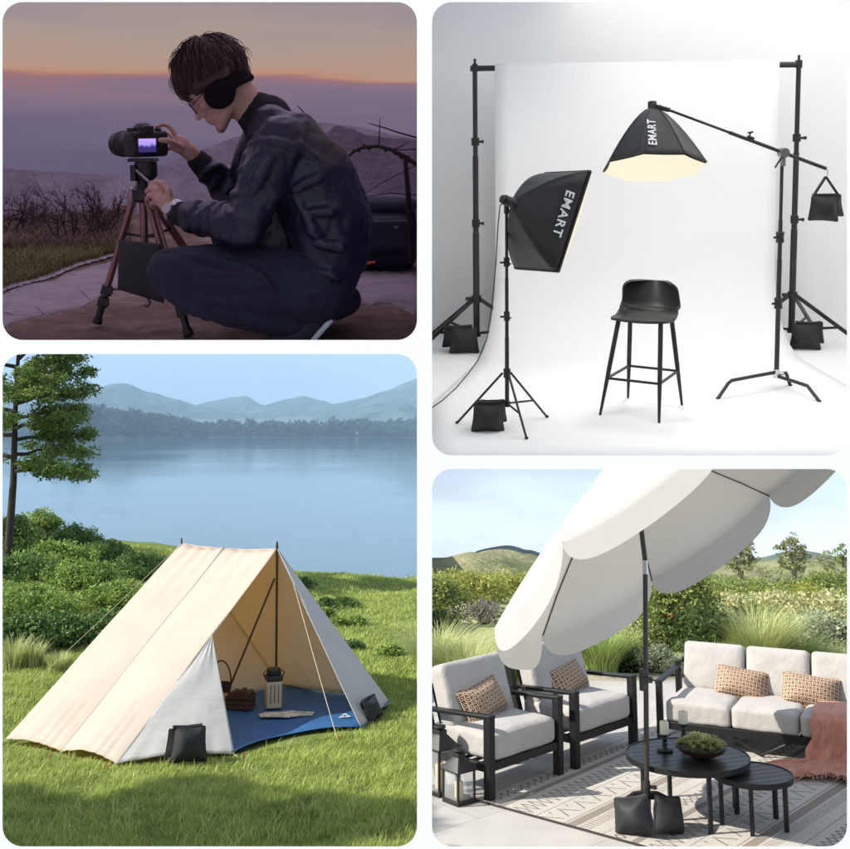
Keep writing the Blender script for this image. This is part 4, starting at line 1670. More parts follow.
# ---- bushes by the water
L_BUSH = leaf_mat('lakeside_leaf', (0.084, 0.153, 0.033), (0.407, 0.543, 0.122), 0.35)
L_BUSHD = leaf_mat('lakeside_dark_leaf', (0.041, 0.097, 0.025), (0.207, 0.319, 0.083), 0.3)
gl = 'bushes on the bank left of the tent'
for px, row, y, w_, h_, mm, lab in [
        (40, 512, 21.5, 0.75, 1.05, L_BUSH, 'topmost bright bush on the bank beside the tree trunk'),
        (12, 520, 20.5, 0.6, 1.0, L_BUSHD, 'dark bush at the left edge around the tree trunk'),
        (75, 528, 20.8, 0.6, 0.95, L_BUSHD, 'dark bush just right of the topmost bright bush'),
        (55, 545, 19.2, 0.8, 0.85, L_BUSH, 'bright bush in the middle of the bank, below the topmost one'),
        (105, 548, 20.0, 0.7, 0.85, L_BUSHD, 'dark bush in the middle of the bank with pale tips'),
        (20, 565, 17.8, 0.75, 0.9, L_BUSHD, 'dark bush at the left edge halfway down the bank'),
        (80, 572, 17.6, 0.8, 0.75, L_BUSH, 'bright feathery bush halfway down the bank'),
        (140, 566, 19.2, 0.7, 0.7, L_BUSHD, 'dark bush nearest the water, left of the tent top'),
        (118, 592, 16.8, 0.65, 0.55, L_BUSH, 'low bright bush in front of the dark bush near the tent'),
        (152, 592, 17.0, 0.5, 0.45, L_BUSHD, 'small dark bush touching the left tent side'),
        (30, 597, 16.0, 0.7, 0.62, L_BUSH, 'bright bush at the left edge low on the bank'),
        (62, 618, 14.9, 0.55, 0.36, L_BUSHD, 'low dark bush at the foot of the bank, right of the tall grass'),
        (22, 622, 14.6, 0.55, 0.42, L_BUSHD, 'low dark bush at the foot of the bank at the left edge'),
        (104, 622, 15.2, 0.5, 0.32, L_BUSHD, 'low dark bush at the foot of the bank against the tent side')]:
    tp = at(px, row, y)
    zb = lawn_z(tp.x, y)
    shrub('bush', lab, (tp.x, y, zb - 0.05), w_, w_ * 0.75, max(0.3, tp.z - zb), mm, 0.056, 85, 90, 0.155, gl, cat='bush', up=0.35)
for px, y, r_, h_, lab in [(14, 13.8, 0.3, 0.34, 'tall pale grass clump at the left edge of the lawn'), (34, 13.9, 0.25, 0.26, 'pale grass clump just right of the tallest one on the left'), (58, 13.7, 0.25, 0.2, 'short pale grass clump nearer the tent')]:
    p = at(px, 650, y)
    grass_tuft('grass_clump', lab, (p.x, y, lawn_z(p.x, y)), r_, h_, 420, L_PALEB, 0.5, 0.010, 'pale grass clumps left of the tent')
for px, row, y, w_, h_, lab in [
        (303, 583, 20.4, 0.42, 0.22, 'largest weed clump behind the tent near the water'), (326, 603, 18.3, 0.36, 0.16, 'weed clump right of the tent peak, second from the water'),
        (345, 600, 18.6, 0.4, 0.17, 'long low weed clump to the right of two others'), (340, 622, 16.8, 0.22, 0.12, 'small weed clump in the middle of the slope'),
        (358, 622, 16.9, 0.25, 0.13, 'small weed clump right of another in mid slope'), (352, 648, 15.0, 0.3, 0.15, 'weed clump beside the right tent wing'),
        (392, 655, 14.6, 0.3, 0.13, 'weed clump nearest the right edge of the lawn'), (325, 613, 17.4, 0.3, 0.13, 'weed clump touching the right tent wing')]:
    p = at(px, row, y)
    shrub('weed_clump', lab, (p.x, y, lawn_z(p.x, y) - 0.02), w_ * 0.62, w_ * 0.4, h_ * 0.62, L_BUSHD if h_ > .14 else L_BUSH, 0.045, 26, 36, 0.055, 'weed clumps on the lawn', cat='weeds', stems=False)

# ---- tent
CANVAS, nt, b = new_mat('cream_tent_canvas')
no = noise_node(nt, 2.0, 5)
r = ramp(nt, [(0.3, (0.68, 0.63, 0.56)), (0.7, (0.74, 0.69, 0.62))], no.outputs['Fac'])
nt.links.new(r.outputs[0], b.inputs['Base Color'])
b.inputs['Roughness'].default_value = 0.85
b.inputs['Specular IOR Level'].default_value = 0.2
wr_n = noise_node(nt, 3.5, 3, 0.5, stretch=(1, 2.5, 2.5))
add_bump(nt, b, 1, 0.45, 0.03, src=wr_n.outputs['Fac'])
trn = N(nt, 'ShaderNodeBsdfTranslucent')
trn.inputs['Color'].default_value = (1.0, 0.72, 0.34, 1)
mx = N(nt, 'ShaderNodeMixShader')
mx.inputs[0].default_value = 0.42
nt.links.new(b.outputs[0], mx.inputs[1])
nt.links.new(trn.outputs[0], mx.inputs[2])
nt.links.new(mx.outputs[0], nt.nodes['Material Output'].inputs['Surface'])

WING = CANVAS.copy()  # same canvas copied greyer and darker: the wings' shade put into the colour
WING.name = 'shaded_wing_canvas'
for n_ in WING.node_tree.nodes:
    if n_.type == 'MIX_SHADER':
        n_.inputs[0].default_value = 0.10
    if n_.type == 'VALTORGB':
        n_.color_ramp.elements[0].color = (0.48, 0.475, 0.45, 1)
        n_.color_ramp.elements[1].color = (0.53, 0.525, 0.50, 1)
O = Vector((-1.9, 11.6, 0))
tent = thing('tent', 'cream canvas ridge tent with open front, blue groundsheet and guy lines', 'tent', O)


def T3(x, y, z):
    return Vector((x, y, z)) - O


tB = at(277, 548.5, 12.5)
tL, tF, tD = Vector((-3.83, 10.64, 0.045)), Vector((-2.62, 9.92, 0.035)), Vector((-1.67, 10.24, 0.02))
tR, tRB = Vector((-0.60, 11.05, 0.02)), Vector((-0.36, 12.04, 0.03))
sh = tL - tF
tA = tB + Vector((sh.x, sh.y, -0.015))
tRR = tRB + Vector((sh.x, sh.y, 0))
tQ = tB.lerp(tF, 0.47)


def panel(name, P00, P10, P11, P01, nu=44, nv=30, sag=0.0, edge_sag=0.0, m=CANVAS, lift=0.0, hem=True):
    n = (P10 - P00).cross(P01 - P00).normalized()
    mb = MB()

    def fn(u, v):
        p = (P00 * (1 - u) + P10 * u) * (1 - v) + (P01 * (1 - u) + P11 * u) * v
        s = sag * math.sin(PI * u) * math.sin(PI * min(v, 0.999))
        p = p - n * s
        # gathers at the hem and along the top
        p = p + n * (0.004 * math.sin(u * 31 + 2 * math.sin(u * 9)) * v ** 7 + 0.006 * math.sin(u * 23 + 1.3) * (1 - v) ** 6 + 0.005 * math.sin((u * 3 + v * 4) * 2.2) * math.sin(PI * v))
        # edges hang a little: the ridge dips, the hem rises between its pegs
        p = p + Vector((0, 0, lift * math.sin(PI * u) * v ** 3 - edge_sag * math.sin(PI * u) * (1 - v) ** 3))
        return p - O
    mb.grid(fn, nu, nv)
    o = mb.build(name, m, tent, angle=70, solid=0.004)
    return o


mid_t, mid_b = tA.lerp(tB, 0.46) - Vector((0, 0, 0.024)), tL.lerp(tF, 0.52)
panel('roof_panel', tA, mid_t, mid_b, tL, sag=0.014, edge_sag=0.02, lift=0.03)
panel('roof_panel', mid_t, tB, tF, mid_b, sag=0.014, edge_sag=0.02, lift=0.05)
panel('roof_panel', tB, tA, tRR, tRB, sag=0.05, edge_sag=0.03, lift=0.03)
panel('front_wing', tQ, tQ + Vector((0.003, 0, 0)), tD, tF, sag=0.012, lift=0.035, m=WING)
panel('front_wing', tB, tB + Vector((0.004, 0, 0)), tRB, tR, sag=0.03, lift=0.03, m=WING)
panel('back_wall', tA, tA + Vector((-0.004, 0, 0)), tL, tRR, sag=-0.1)
# seams
SEAM = mat('canvas_seam', (0.62, 0.56, 0.48), 0.9, 0.05, 20)
for (pa, pb) in ((mid_t, mid_b), (tB, tF)):
    mb = MB()
    q = [pa.lerp(pb, i / 8) - O + Vector((0, -0.001, 0.0005)) for i in range(9)]
    mb.tube(q, 0.0036, 6)
    mb.build('seam', SEAM, tent)
# groundsheet
BLUE = mat('blue_groundsheet', (0.02, 0.105, 0.27), 0.55, 0.12, 4, bump=0.5, bscale=7, bdist=0.02)
tI = Vector((-2.55, 12.9, 0.03))
mb = MB()
gs = [tD + Vector((-0.25, 0.15, 0)), tD, tR, tRB, tRR, tI, Vector((-3.0, 11.6, .03))]
cx = sum((p for p in gs), Vector()) / len(gs)
ring = []
for i in range(len(gs)):
    a, c = gs[i], gs[(i + 1) % len(gs)]
    for k in range(10):
        p = a.lerp(c, k / 10)
        if i == 1:
            p = p + Vector((-0.11, 0.17, 0)) * math.sin(PI * k / 10)
        ring.append(p)
VV, FF = [], []
for j in range(9):
    s = 1 - j / 9
    for p in ring:
        q = cx + (p - cx) * s
        zz_ = 0.03 + 0.008 * math.sin(q.x * 7 + q.y * 3) + (0.02 if j == 0 else 0)
        VV.append(Vector((q.x, q.y, zz_)) - O)
n = len(ring)
for j in range(8):
    for i in range(n):
        FF.append((j * n + i, j * n + (i + 1) % n, (j + 1) * n + (i + 1) % n, (j + 1) * n + i))
FF.append(tuple(8 * n + i for i in range(n)))
mb.add(VV, FF)
sheet = mb.build('groundsheet', BLUE, tent, angle=80, solid=0.006)
# small white peak mark near the right front corner of the groundsheet
mb = MB()
c0 = gp(345, 722) + Vector((0, 0, 0.046))


def tri(x0, y0, s):
    ux, uy = Vector((0.93, 0.36, 0)), Vector((-0.10, 1.0, 0))
    for (a, c) in (((-1, 0), (0, 1.5)), ((0, 1.5), (1, 0)), ((1, 0), (-1, 0))):
        pa, pb = [c0 + ux * (x0 + q[0] * s) + uy * (y0 + q[1] * s) * 1.35 - O for q in (a, c)]
        mb.bar(pa, pb, 0.011, 0.002)


tri(-0.035, 0, 0.026)
tri(0.03, 0, 0.026)
tri(0.0, 0.06, 0.026)
mb.build('peak_mark', mat('white_print', (0.75, 0.75, 0.75), 0.7), sheet, smooth=False)
# poles
POLE = mat('dark_tent_pole', (0.05, 0.028, 0.018), 0.4, 0.2, 20)
pb_ = gp(276, 696)
mb = MB()
mb.cyl(Vector((pb_.x, pb_.y, 0.03)) - O, tB - O + Vector((0, 0, 0.05)), 0.013, n=10)
mb.build('pole', POLE, tent)
mb = MB()
q = gp(226, 699)
mb.cyl(Vector((q.x, q.y, 0.03)) - O, tB - O + Vector((-0.02, 0, -0.32)), 0.011, n=10)
mb.build('pole', POLE, tent)
mb = MB()
mb.cyl(tA - O - Vector((0, 0, 0.01)), tA - O + Vector((0, 0, 0.06)), 0.012, 0.008, 10)
mb.cyl(tB - O + Vector((0, 0, 0.0)), tB - O + Vector((0.0, 0, 0.075)), 0.016, 0.009, 10)
mb.build('pole_tip', mat('black_rubber', (0.02, 0.02, 0.02), 0.7), tent)
CORD = mat('pale_guy_cord', (0.55, 0.50, 0.38), 0.8, 0.1, 30)
PEG = mat('orange_peg', (0.40, 0.16, 0.04), 0.5, 0.2, 20)


def guy(a, e):
    mb = MB()
    mb.tube([a - O, a.lerp(e, 0.5) - O - Vector((0, 0, 0.012)), e - O], 0.0035, 5)
    mb.build('guy_line', CORD, tent)
    mb = MB()
    mb.tube([e - O + Vector((0, 0, -0.04)), e - O + Vector((0, 0, 0.05)), e - O + Vector((0.02, 0, 0.055))], 0.007, 6)
    mb.build('peg', PEG, tent)


gA = gp(4, 745)
guy(tL, tL + Vector((-0.12, -0.03, -0.04)))
guy(tA, at(28, 735, 13.0) * 1.0 + Vector((0, 0, -at(28, 735, 13.0).z)))
guy(mid_b, mid_b + Vector((-0.07, -0.12, -0.05)))
guy(tF, tF + Vector((-0.04, -0.12, -0.03)))
guy(tB.lerp(tR, 0.22), gp(338, 742))
guy(tD, tD + Vector((0.10, -0.10, -0.01)))
guy(tRB, tRB + Vector((0.08, 0.02, -0.02)))

# ---- things in the tent
BLK = mat('black_enamel', (0.015, 0.014, 0.013), 0.4, 0.2, 20)
q = gp(273, 712)
t = thing('canister_stove', 'cream box stove with a black top standing on the blue groundsheet', 'stove', (q.x, q.y, 0.045), 0.3)
mb = MB()
mb.box((0, 0, 0.13), (0.155, 0.14, 0.26))
mb.build('body', mat('cream_enamel', (0.52, 0.46, 0.32), 0.5, 0.1, 12), t, bevel=0.012)
mb = MB()
mb.box((0, 0, 0.29), (0.165, 0.15, 0.05))
mb.lathe([(0.07, 0.315), (0.075, 0.33), (0.075, 0.375), (0.055, 0.385)], n=20)
mb.build('lid', BLK, t, bevel=0.006)
for s_ in (-1, 1):
    mb = MB()
    mb.tube([(s_ * 0.085, 0, 0.36), (s_ * 0.11, 0, 0.33), (s_ * 0.085, 0, 0.29)], 0.006, 6)
    mb.build('handle', BLK, t)
mb = MB()
for x in (-0.04, 0.0, 0.04):
    mb.box((x, -0.072, 0.14), (0.008, 0.006, 0.17))
mb.build('vent', mat('brown_trim', (0.16, 0.10, 0.05), 0.6), t)

q = gp(285, 720)
RUGC = mat('spotted_hide', (0.55, 0.48, 0.38), 0.95, 0.45, 26, bump=0.5, bscale=60)
mb = MB()
outl = [(-0.26, 0.02), (-0.20, 0.10), (-0.05, 0.09), (0.05, 0.13), (0.18, 0.08), (0.30, 0.05), (0.27, -0.06), (0.12, -0.07), (0.02, -0.11), (-0.13, -0.07), (-0.24, -0.07)]
mb.prism(list(outl), 0.0, 0.014, Matrix.Rotation(0.12, 4, 'Z'))
o = mb.build('hide_mat', RUGC, M=Matrix.Translation((q.x, q.y, 0.044)), bevel=0.005)
tag(o, 'pale spotted hide mat with ragged outline in front of the cream stove', 'mat')

q = gp(222, 703)
WICK = mat('dark_wicker', (0.055, 0.03, 0.015), 0.8, 0.4, 60, bump=0.8, bscale=70)
t = thing('basket', 'dark basket with a tall hoop handle at the left of the tent opening', 'basket', (q.x - 0.02, q.y, 0.045))
mb = MB()
mb.lathe([(0.085, 0), (0.10, 0.05), (0.115, 0.13), (0.118, 0.15), (0.108, 0.15), (0.09, 0.03)], n=24)
mb.build('body', WICK, t)
mb = MB()
mb.tube([(0.11 * math.cos(a), 0, 0.14 + 0.24 * math.sin(a)) for a in np.linspace(0, PI, 18)], 0.008, 6)
mb.build('handle', WICK, t)
q = gp(232, 712)
mb = soft_box(0.19, 0.13, 0.12, puff=0.01, rnd=0.2, n=8, M=xf((0, 0, 0.06)))
o = mb.build('tan_bag', mat('tan_canvas_bag', (0.33, 0.25, 0.13), 0.9, 0.2, 20, bump=0.3, bscale=200), M=Matrix.Translation((q.x - 0.13, q.y + 0.02, 0.045)))
tag(o, 'small tan bag between the basket and the dark wooden crate', 'bag')
t = thing('wooden_crate', 'dark wooden crate with round logs on top inside the tent opening', 'crate', (q.x + 0.09, q.y - 0.02, 0.045), -0.15)
WOOD = mat('dark_stained_wood', (0.06, 0.03, 0.015), 0.6, 0.4, 16, stretch=(6, 1, 1))
mb = MB()
for z in (0.02, 0.065, 0.11):
    for y in (-0.08, 0.08):
        mb.box((0, y, z), (0.26, 0.012, 0.036))
    for x in (-0.124, 0.124):
        mb.box((x, 0, z), (0.012, 0.15, 0.036))
mb.box((0, 0, 0.006), (0.24, 0.15, 0.012))
mb.build('body', WOOD, t)
for k, (x, y, r_) in enumerate(((-0.07, -0.02, 0.036), (0.0, 0.01, 0.04), (0.075, -0.01, 0.034))):
    mb = MB()
    mb.cyl((x, y - 0.085, 0.125 + r_ * .4), (x + 0.01, y + 0.09, 0.125 + r_ * .4), r_, r_ * 0.9, 14)
    mb.build('log', WOOD, t)

# ---- sandbags on the tent hem
q = gp(186, 764)
t = thing('sandbag', 'black sandbag leaning on the left front wing of the tent', 'sandbag', (q.x, q.y, 0.03), math.radians(17), 'black sandbags')
saddle_pouch(0.30, 0.30, 0.085, xf((0.02, -0.03, 0.135), rx=math.radians(80), ry=math.radians(2))).build('pouch', SB, t)
saddle_pouch(0.26, 0.28, 0.08, xf((-0.045, 0.055, 0.13), rx=math.radians(100), rz=math.radians(10))).build('pouch', SB, t)
mb = MB()
mb.tube([(-0.12, 0.0, 0.275), (0, 0.02, 0.262), (0.13, 0.0, 0.275)], 0.018, 8)
mb.build('strap', SB, t)
q = gp(372, 722)
t = thing('sandbag', 'black sandbag against the right wing of the tent in its shade', 'sandbag', (q.x - 0.02, q.y, 0.02), math.radians(68), 'black sandbags')
saddle_pouch(0.30, 0.22, 0.08, xf((0.0, -0.03, 0.10), rx=math.radians(66), ry=math.radians(-4))).build('pouch', SB, t)
saddle_pouch(0.26, 0.19, 0.07, xf((0.03, 0.045, 0.09), rx=math.radians(76))).build('pouch', SB, t)
mb = MB()
mb.tube([(-0.12, 0.02, 0.20), (0.02, 0.04, 0.195), (0.14, 0.02, 0.20)], 0.016, 8)
mb.build('strap', SB, t)
# ================================================================== the studio (upper right)
S_ = 'studio'
WHITE = mat('white_studio_paint', (0.955, 0.95, 0.94), 0.85, 0.006, 2, spec=0.2)
FLOORW = mat('white_studio_floor', (0.95, 0.945, 0.935), 0.65, 0.008, 2, spec=0.3)
XL, XR, YB, YF, ZT = 0.012, 4.62, 10.55, 6.50, 3.36
mb = MB()
mb.box(((XL + XR) / 2, (YB + YF) / 2, -0.0075), (XR - XL, YB - YF, 0.015))
struct(mb.build('studio_floor', FLOORW, d=S_, smooth=False))
mb = MB()
mb.box(((XL + XR) / 2, YB + 0.03, ZT / 2), (XR - XL, 0.06, ZT))
tag(mb.build('back_wall', WHITE, d=S_, smooth=False), 'plain white wall behind the photo backdrop and its two stands', 'wall')
mb = MB()
mb.box((XL - 0.008, (YB + YF) / 2, ZT / 2), (0.012, YB - YF, ZT))
tag(mb.build('side_wall', WHITE, d=S_, smooth=False), 'white studio wall at the left edge of the studio scene', 'wall')
mb = MB()
mb.box((XR + 0.03, (YB + YF) / 2, ZT / 2), (0.06, YB - YF, ZT))
tag(mb.build('side_wall', WHITE, d=S_, smooth=False), 'white studio wall at the right edge of the studio scene', 'wall')
m, nt, b = new_mat('roof_diffuser_cloth')  # unseen cloth added overhead to spread sun and sky light through the studio
tr = N(nt, 'ShaderNodeBsdfTranslucent')
tr.inputs['Color'].default_value = (0.985, 0.965, 0.93, 1)
df = N(nt, 'ShaderNodeBsdfDiffuse')
df.inputs['Color'].default_value = (0.92, 0.92, 0.93, 1)
mx = N(nt, 'ShaderNodeMixShader')
mx.inputs[0].default_value = 0.94
nt.links.new(df.outputs[0], mx.inputs[1])
nt.links.new(tr.outputs[0], mx.inputs[2])
nt.links.new(mx.outputs[0], nt.nodes['Material Output'].inputs['Surface'])
mb = MB()
mb.grid(lambda u, v: Vector((XL + (XR - XL) * u, 4.78 + (YB - 4.78) * v, ZT + 0.002)), 2, 2)
tag(mb.build('light_diffusing_roof', m, d=S_, smooth=False), 'added translucent white cloth roof out of view, diffusing daylight into the studio', 'roof')

# ---- backdrop cloth
CLOTH, nt, b = new_mat('white_backdrop')
b.inputs['Base Color'].default_value = (0.95, 0.945, 0.935, 1)
b.inputs['Roughness'].default_value = 0.9
b.inputs['Specular IOR Level'].default_value = 0.1
xl0, xr0, yb0, zt0 = 0.664, 3.214, 9.966, 2.575
prof_b = [(yb0, zt0), (yb0, 1.6), (yb0, 0.75)]
for k in range(1, 12):
    a = PI / 2 * k / 11
    prof_b.append((yb0 - 0.75 * (1 - math.cos(a)), 0.75 * (1 - math.sin(a)) + 0.006))
prof_b += [(8.6, 0.006), (8.0, 0.006), (7.4, 0.006), (6.8, 0.006), (6.51, 0.006)]


def cloth_pt(u, j):
    y, z = prof_b[j]
    q = max(0.0, yb0 - y)
    l = xl0 - min(0.62, 0.30 * q)
    r_ = xr0 + 0.03 * q
    return Vector((l + (r_ - l) * u, y, z))


mb = MB()
V = [cloth_pt(i / 20, j) for j in range(len(prof_b)) for i in range(21)]
F = [(j * 21 + i, j * 21 + i + 1, (j + 1) * 21 + i + 1, (j + 1) * 21 + i) for j in range(len(prof_b) - 1) for i in range(20)]
mb.add(V, F)
o = mb.build('backdrop', CLOTH, d=S_, angle=80, solid=0.003)
tag(o, 'white backdrop hanging from the crossbar and sweeping out over the floor', 'backdrop')

BLKM = mat('black_stand_metal', (0.018, 0.018, 0.019), 0.38, 0.1, 30, spec=0.5)
BLKP = mat('black_plastic', (0.014, 0.014, 0.014), 0.5, 0.1, 30)
STEEL = mat('chromed_steel', (0.62, 0.62, 0.63), 0.22, 0.04, 40, metal=1.0)

mb = MB()
mb.cyl((0.445, 10.0, 2.535), (3.42, 10.0, 2.535), 0.026, n=16)
o = mb.build('crossbar', BLKM, d=S_)
tag(o, 'black crossbar carrying the white backdrop between the two stands', 'crossbar')


def tripod_legs(t, zc, r, azs, zb, rl=0.011, brace=True, flat=False):
    """Legs from a collar at zc to the floor, with a lower spreader at zb."""
    for a in azs:
        ca, sa = math.cos(a), math.sin(a)
        mb = MB()
        foot = Vector((ca * r, sa * r, 0.012))
        top = Vector((ca * 0.03, sa * 0.03, zc))
        if flat:
            mb.bar(top, foot, rl * 1.4, rl * 2.4)
        else:
            mb.tube([top, foot], rl, 10)
        leg = mb.build('leg', BLKM, t)
        mb = MB()
        mb.ellip(foot + Vector((0, 0, 0.004)), (rl * 1.6, rl * 1.6, rl * 1.3), 10, 6)
        mb.build('rubber_foot', BLKP, leg)
        if brace:
            mb = MB()
            f = (zc - zb * 0.55) / zc
            f = 0.62
            p = top.lerp(foot, f)
            mb.bar(Vector((ca * 0.025, sa * 0.025, zb)), p, rl * 0.9, rl * 1.5)
            mb.build('brace', BLKM, t)


def backdrop_stand(name, label, x, y, azs):
    t = thing(name, label, 'light stand', (x, y, 0), 0, 'backdrop stands', S_)
    mb = MB()
    mb.cyl((0, 0, 0.10), (0, 0, 1.05), 0.030, n=16)
    mb.cyl((0, 0, 1.0), (0, 0, 1.75), 0.026, n=16)
    mb.cyl((0, 0, 1.7), (0, 0, 2.57), 0.022, n=16)
    mb.build('pole', BLKM, t)
    for z in (1.14, 1.88):
        mb = MB()
        mb.cyl((0, 0, z - 0.035), (0, 0, z + 0.035), 0.036, n=16)
        mb.cyl((0.02, -0.02, z), (0.06, -0.035, z), 0.011, n=8)
        mb.box((0.065, -0.037, z), (0.016, 0.03, 0.03))
        mb.build('collar', BLKP, t)
    mb = MB()
    mb.cyl((0, 0, 0.41), (0, 0, 0.47), 0.045, n=16)
    mb.box((-0.07, -0.02, 0.445), (0.06, 0.03, 0.03))
    mb.build('leg_hub', BLKP, t)
    mb = MB()
    mb.cyl((0, 0, 0.09), (0, 0, 0.13), 0.040, n=16)
    mb.build('lower_hub', BLKP, t)
    tripod_legs(t, 0.44, 0.66, azs, 0.12, 0.014, True, True)
    mb = MB()
    mb.box((0, 0, 2.54), (0.045, 0.06, 0.07))
    mb.cyl((0, 0, 2.56), (0, 0, 2.62), 0.012, n=10)
    mb.build('top_clamp', BLKP, t)
    return t


backdrop_stand('backdrop_stand', 'tall black stand holding the left end of the backdrop crossbar', 0.487, 10.0, [math.radians(a) for a in (212, -8, 128)])
backdrop_stand('backdrop_stand', 'tall black stand holding the right end of the backdrop crossbar', at(795, 200, 10.0, S_).x, 10.0, [math.radians(a) for a in (-32, 188, 52)])


def stand_bag(label, px, row_t, row_b, y, w_, rz, d=S_, off=(0.0, 0.0)):
    pt, pb = at(px, row_t, y, d), at(px, row_b, y, d)
    h = pt.z - pb.z
    t = thing('sandbag', label, 'sandbag', (pt.x, y, max(0.0, pb.z)), rz, 'black sandbags', d)
    saddle_pouch(w_, h, 0.085, xf((off[0], -0.05, h / 2), rx=math.radians(84), ry=math.radians(1.5))).build('pouch', SB, t)
    saddle_pouch(w_ * 0.92, h * 0.9, 0.08, xf((-off[0], 0.055, h / 2 + .02), rx=math.radians(97))).build('pouch', SB, t)
    mb = MB()
    mb.tube([(-w_ * 0.42, 0.0, h), (0, 0.0, h - 0.012), (w_ * 0.42, 0.0, h)], 0.016, 8)
    mb.build('strap', SB, t)
    return t


stand_bag('black sandbag hung on the legs of the left backdrop stand', 460, 329, 355, 9.72, 0.26, 0.1, off=(0.03, 0))
stand_bag('black sandbag hung on the legs of the right backdrop stand', 808, 328, 354, 9.70, 0.26, -0.15, off=(-0.03, 0))
stand_bag('black sandbag hung on the legs of the tilted softbox stand', 490, 404, 432, 7.22, 0.215, 0.05, off=(-0.02, 0))

# ---- tilted softbox on its stand
NYLON, nt, b = new_mat('softbox_black_nylon')
b.inputs['Base Color'].default_value = (0.016, 0.016, 0.017, 1)
b.inputs['Roughness'].default_value = 0.5
wn = noise_node(nt, 4, 3)
add_bump(nt, b, 1, 0.25, 0.04, src=wn.outputs['Fac'])
DIFF = emit_mat('lit_diffuser', (1.0, 0.91, 0.69), 0.42)
DIFF.node_tree.nodes['Principled BSDF'].inputs['Base Color'].default_value = (0.16, 0.14, 0.11, 1)
DIFF.node_tree.nodes['Principled BSDF'].inputs['Roughness'].default_value = 0.9
SILVER = mat('silver_lining', (0.6, 0.6, 0.6), 0.35, 0.05, 30, metal=0.6)


def lettering(text, origin, right, up, size, parent, name='lettering'):
    cu = bpy.data.curves.new(name, 'FONT')
    cu.body = text
    cu.size = size
    cu.align_x = 'CENTER'
    cu.align_y = 'CENTER'
    cu.extrude = 0.0015
    cu.offset = size * 0.016
    cu.space_character = 1.12
    ob = bpy.data.objects.new(name, cu)
    COL.objects.link(ob)
    dg = bpy.context.evaluated_depsgraph_get()
    me = bpy.data.meshes.new_from_object(ob.evaluated_get(dg))
    bpy.data.objects.remove(ob)
    bpy.data.curves.remove(cu)
    me.name = name
    r_, u_ = right.normalized(), up.normalized()
    u_ = (u_ - r_ * u_.dot(r_)).normalized()
    n_ = r_.cross(u_)
    M = Matrix((r_, u_, n_)).transposed().to_4x4()
    M.translation = origin + n_ * 0.006
    return finish(me, name, mat('white_lettering', (0.85, 0.85, 0.85), 0.6, 0.01, 5), parent, smooth=False, M=M)


base = Vector((0.56, 7.3, 0))
sl = thing('softbox_light', 'rectangular black softbox tilted to the right on a tripod stand', 'softbox', base, 0, 'studio lights', S_)


def L(v):
    return v - base


mb = MB()
mb.cyl((0, 0, 0.15), (0, 0, 0.62), 0.0145, n=14)
mb.cyl((0, 0, 0.6), (0, 0, 1.02), 0.0125, n=14)
ztop = at(509, 200, 7.3, S_).z
mb.cyl((0, 0, 1.0), (0, 0, ztop - 0.03), 0.0105, n=14)
mb.build('pole', BLKM, sl)
for row in (262, 316):
    z = at(509, row, 7.3, S_).z
    mb = MB()
    mb.cyl((0, 0, z - 0.03), (0, 0, z + 0.03), 0.020, n=14)
    mb.cyl((-0.01, -0.015, z), (-0.045, -0.03, z), 0.007, n=8)
    mb.cyl((0.0, 0, z - 0.012), (0.03, -0.01, z - 0.012), 0.005, n=8)
    mb.build('collar', BLKP, sl)
zc = at(509, 373, 7.3, S_).z
mb = MB()
mb.cyl((0, 0, zc - 0.03), (0, 0, zc + 0.03), 0.024, n=14)
mb.build('leg_hub', BLKP, sl)
mb = MB()
mb.cyl((0, 0, 0.14), (0, 0, 0.175), 0.022, n=14)
mb.build('lower_hub', BLKP, sl)
tripod_legs(sl, zc, 0.345, [math.radians(a) for a in (170, -73, 32)], 0.16, 0.008)

NT, NB, FT = at(590, 171, 7.22, S_), at(558, 271.5, 7.13, S_), at(545, 173, 7.62, S_)
FB = NB + (FT - NT)
cS = (NT + NB + FT + FB) / 4
nS = (NB - NT).cross(FT - NT).normalized()
if nS.x < 0:
    nS = -nS
apx = at(513, 203, 7.15, S_)
rr_ = 0.032
corners = [NT, FT, FB, NB]
rear = []
for cc in corners:
    d_ = (cc - cS)
    rear.append(apx + (d_ - nS * d_.dot(nS)).normalized() * rr_)
mb = MB()
nseg = 8
for i in range(4):
    a, c = corners[i], corners[(i + 1) % 4]
    ra, rc = rear[i], rear[(i + 1) % 4]

    def fn(u, v, a=a, c=c, ra=ra, rc=rc):
        p = (ra * (1 - v) + a * v) * (1 - u) + (rc * (1 - v) + c * v) * u
        e0 = a * (1 - u) + c * u - cS
        out = (e0 - nS * e0.dot(nS)).normalized()
        return L(p + out * (0.07 * math.sin(PI * v) ** 0.9 * (1 - 0.35 * v)) - out * 0.018 * math.sin(PI * u) * math.sin(PI * v))
    mb.grid(fn, 8, 10)
mb.build('softbox_shell', NYLON, sl, angle=50, solid=0.004)
mb = MB()
for i in range(4):
    mb.bar(L(corners[i] + nS * 0.004), L(corners[(i + 1) % 4] + nS * 0.004), 0.012, 0.016, up=nS)
mb.build('front_rim', NYLON, sl)
mb = MB()
ins = [cS + (c - cS) * 0.992 + nS * 0.008 for c in corners]
mb.grid(lambda u, v: L((ins[0] * (1 - u) + ins[1] * u) * (1 - v) + (ins[3] * (1 - u) + ins[2] * u) * v + nS * (0.085 * (math.sin(PI * min(max(u, .0), 1)) * math.sin(PI * v)) ** 0.30)), 20, 20)
mb.build('diffuser', DIFF, sl, angle=80)
mb = MB()
mb.cyl(L(apx - nS * 0.075), L(apx + nS * 0.03), 0.034, n=20)
mb.cyl(L(apx - nS * 0.095), L(apx - nS * 0.07), 0.026, n=20)
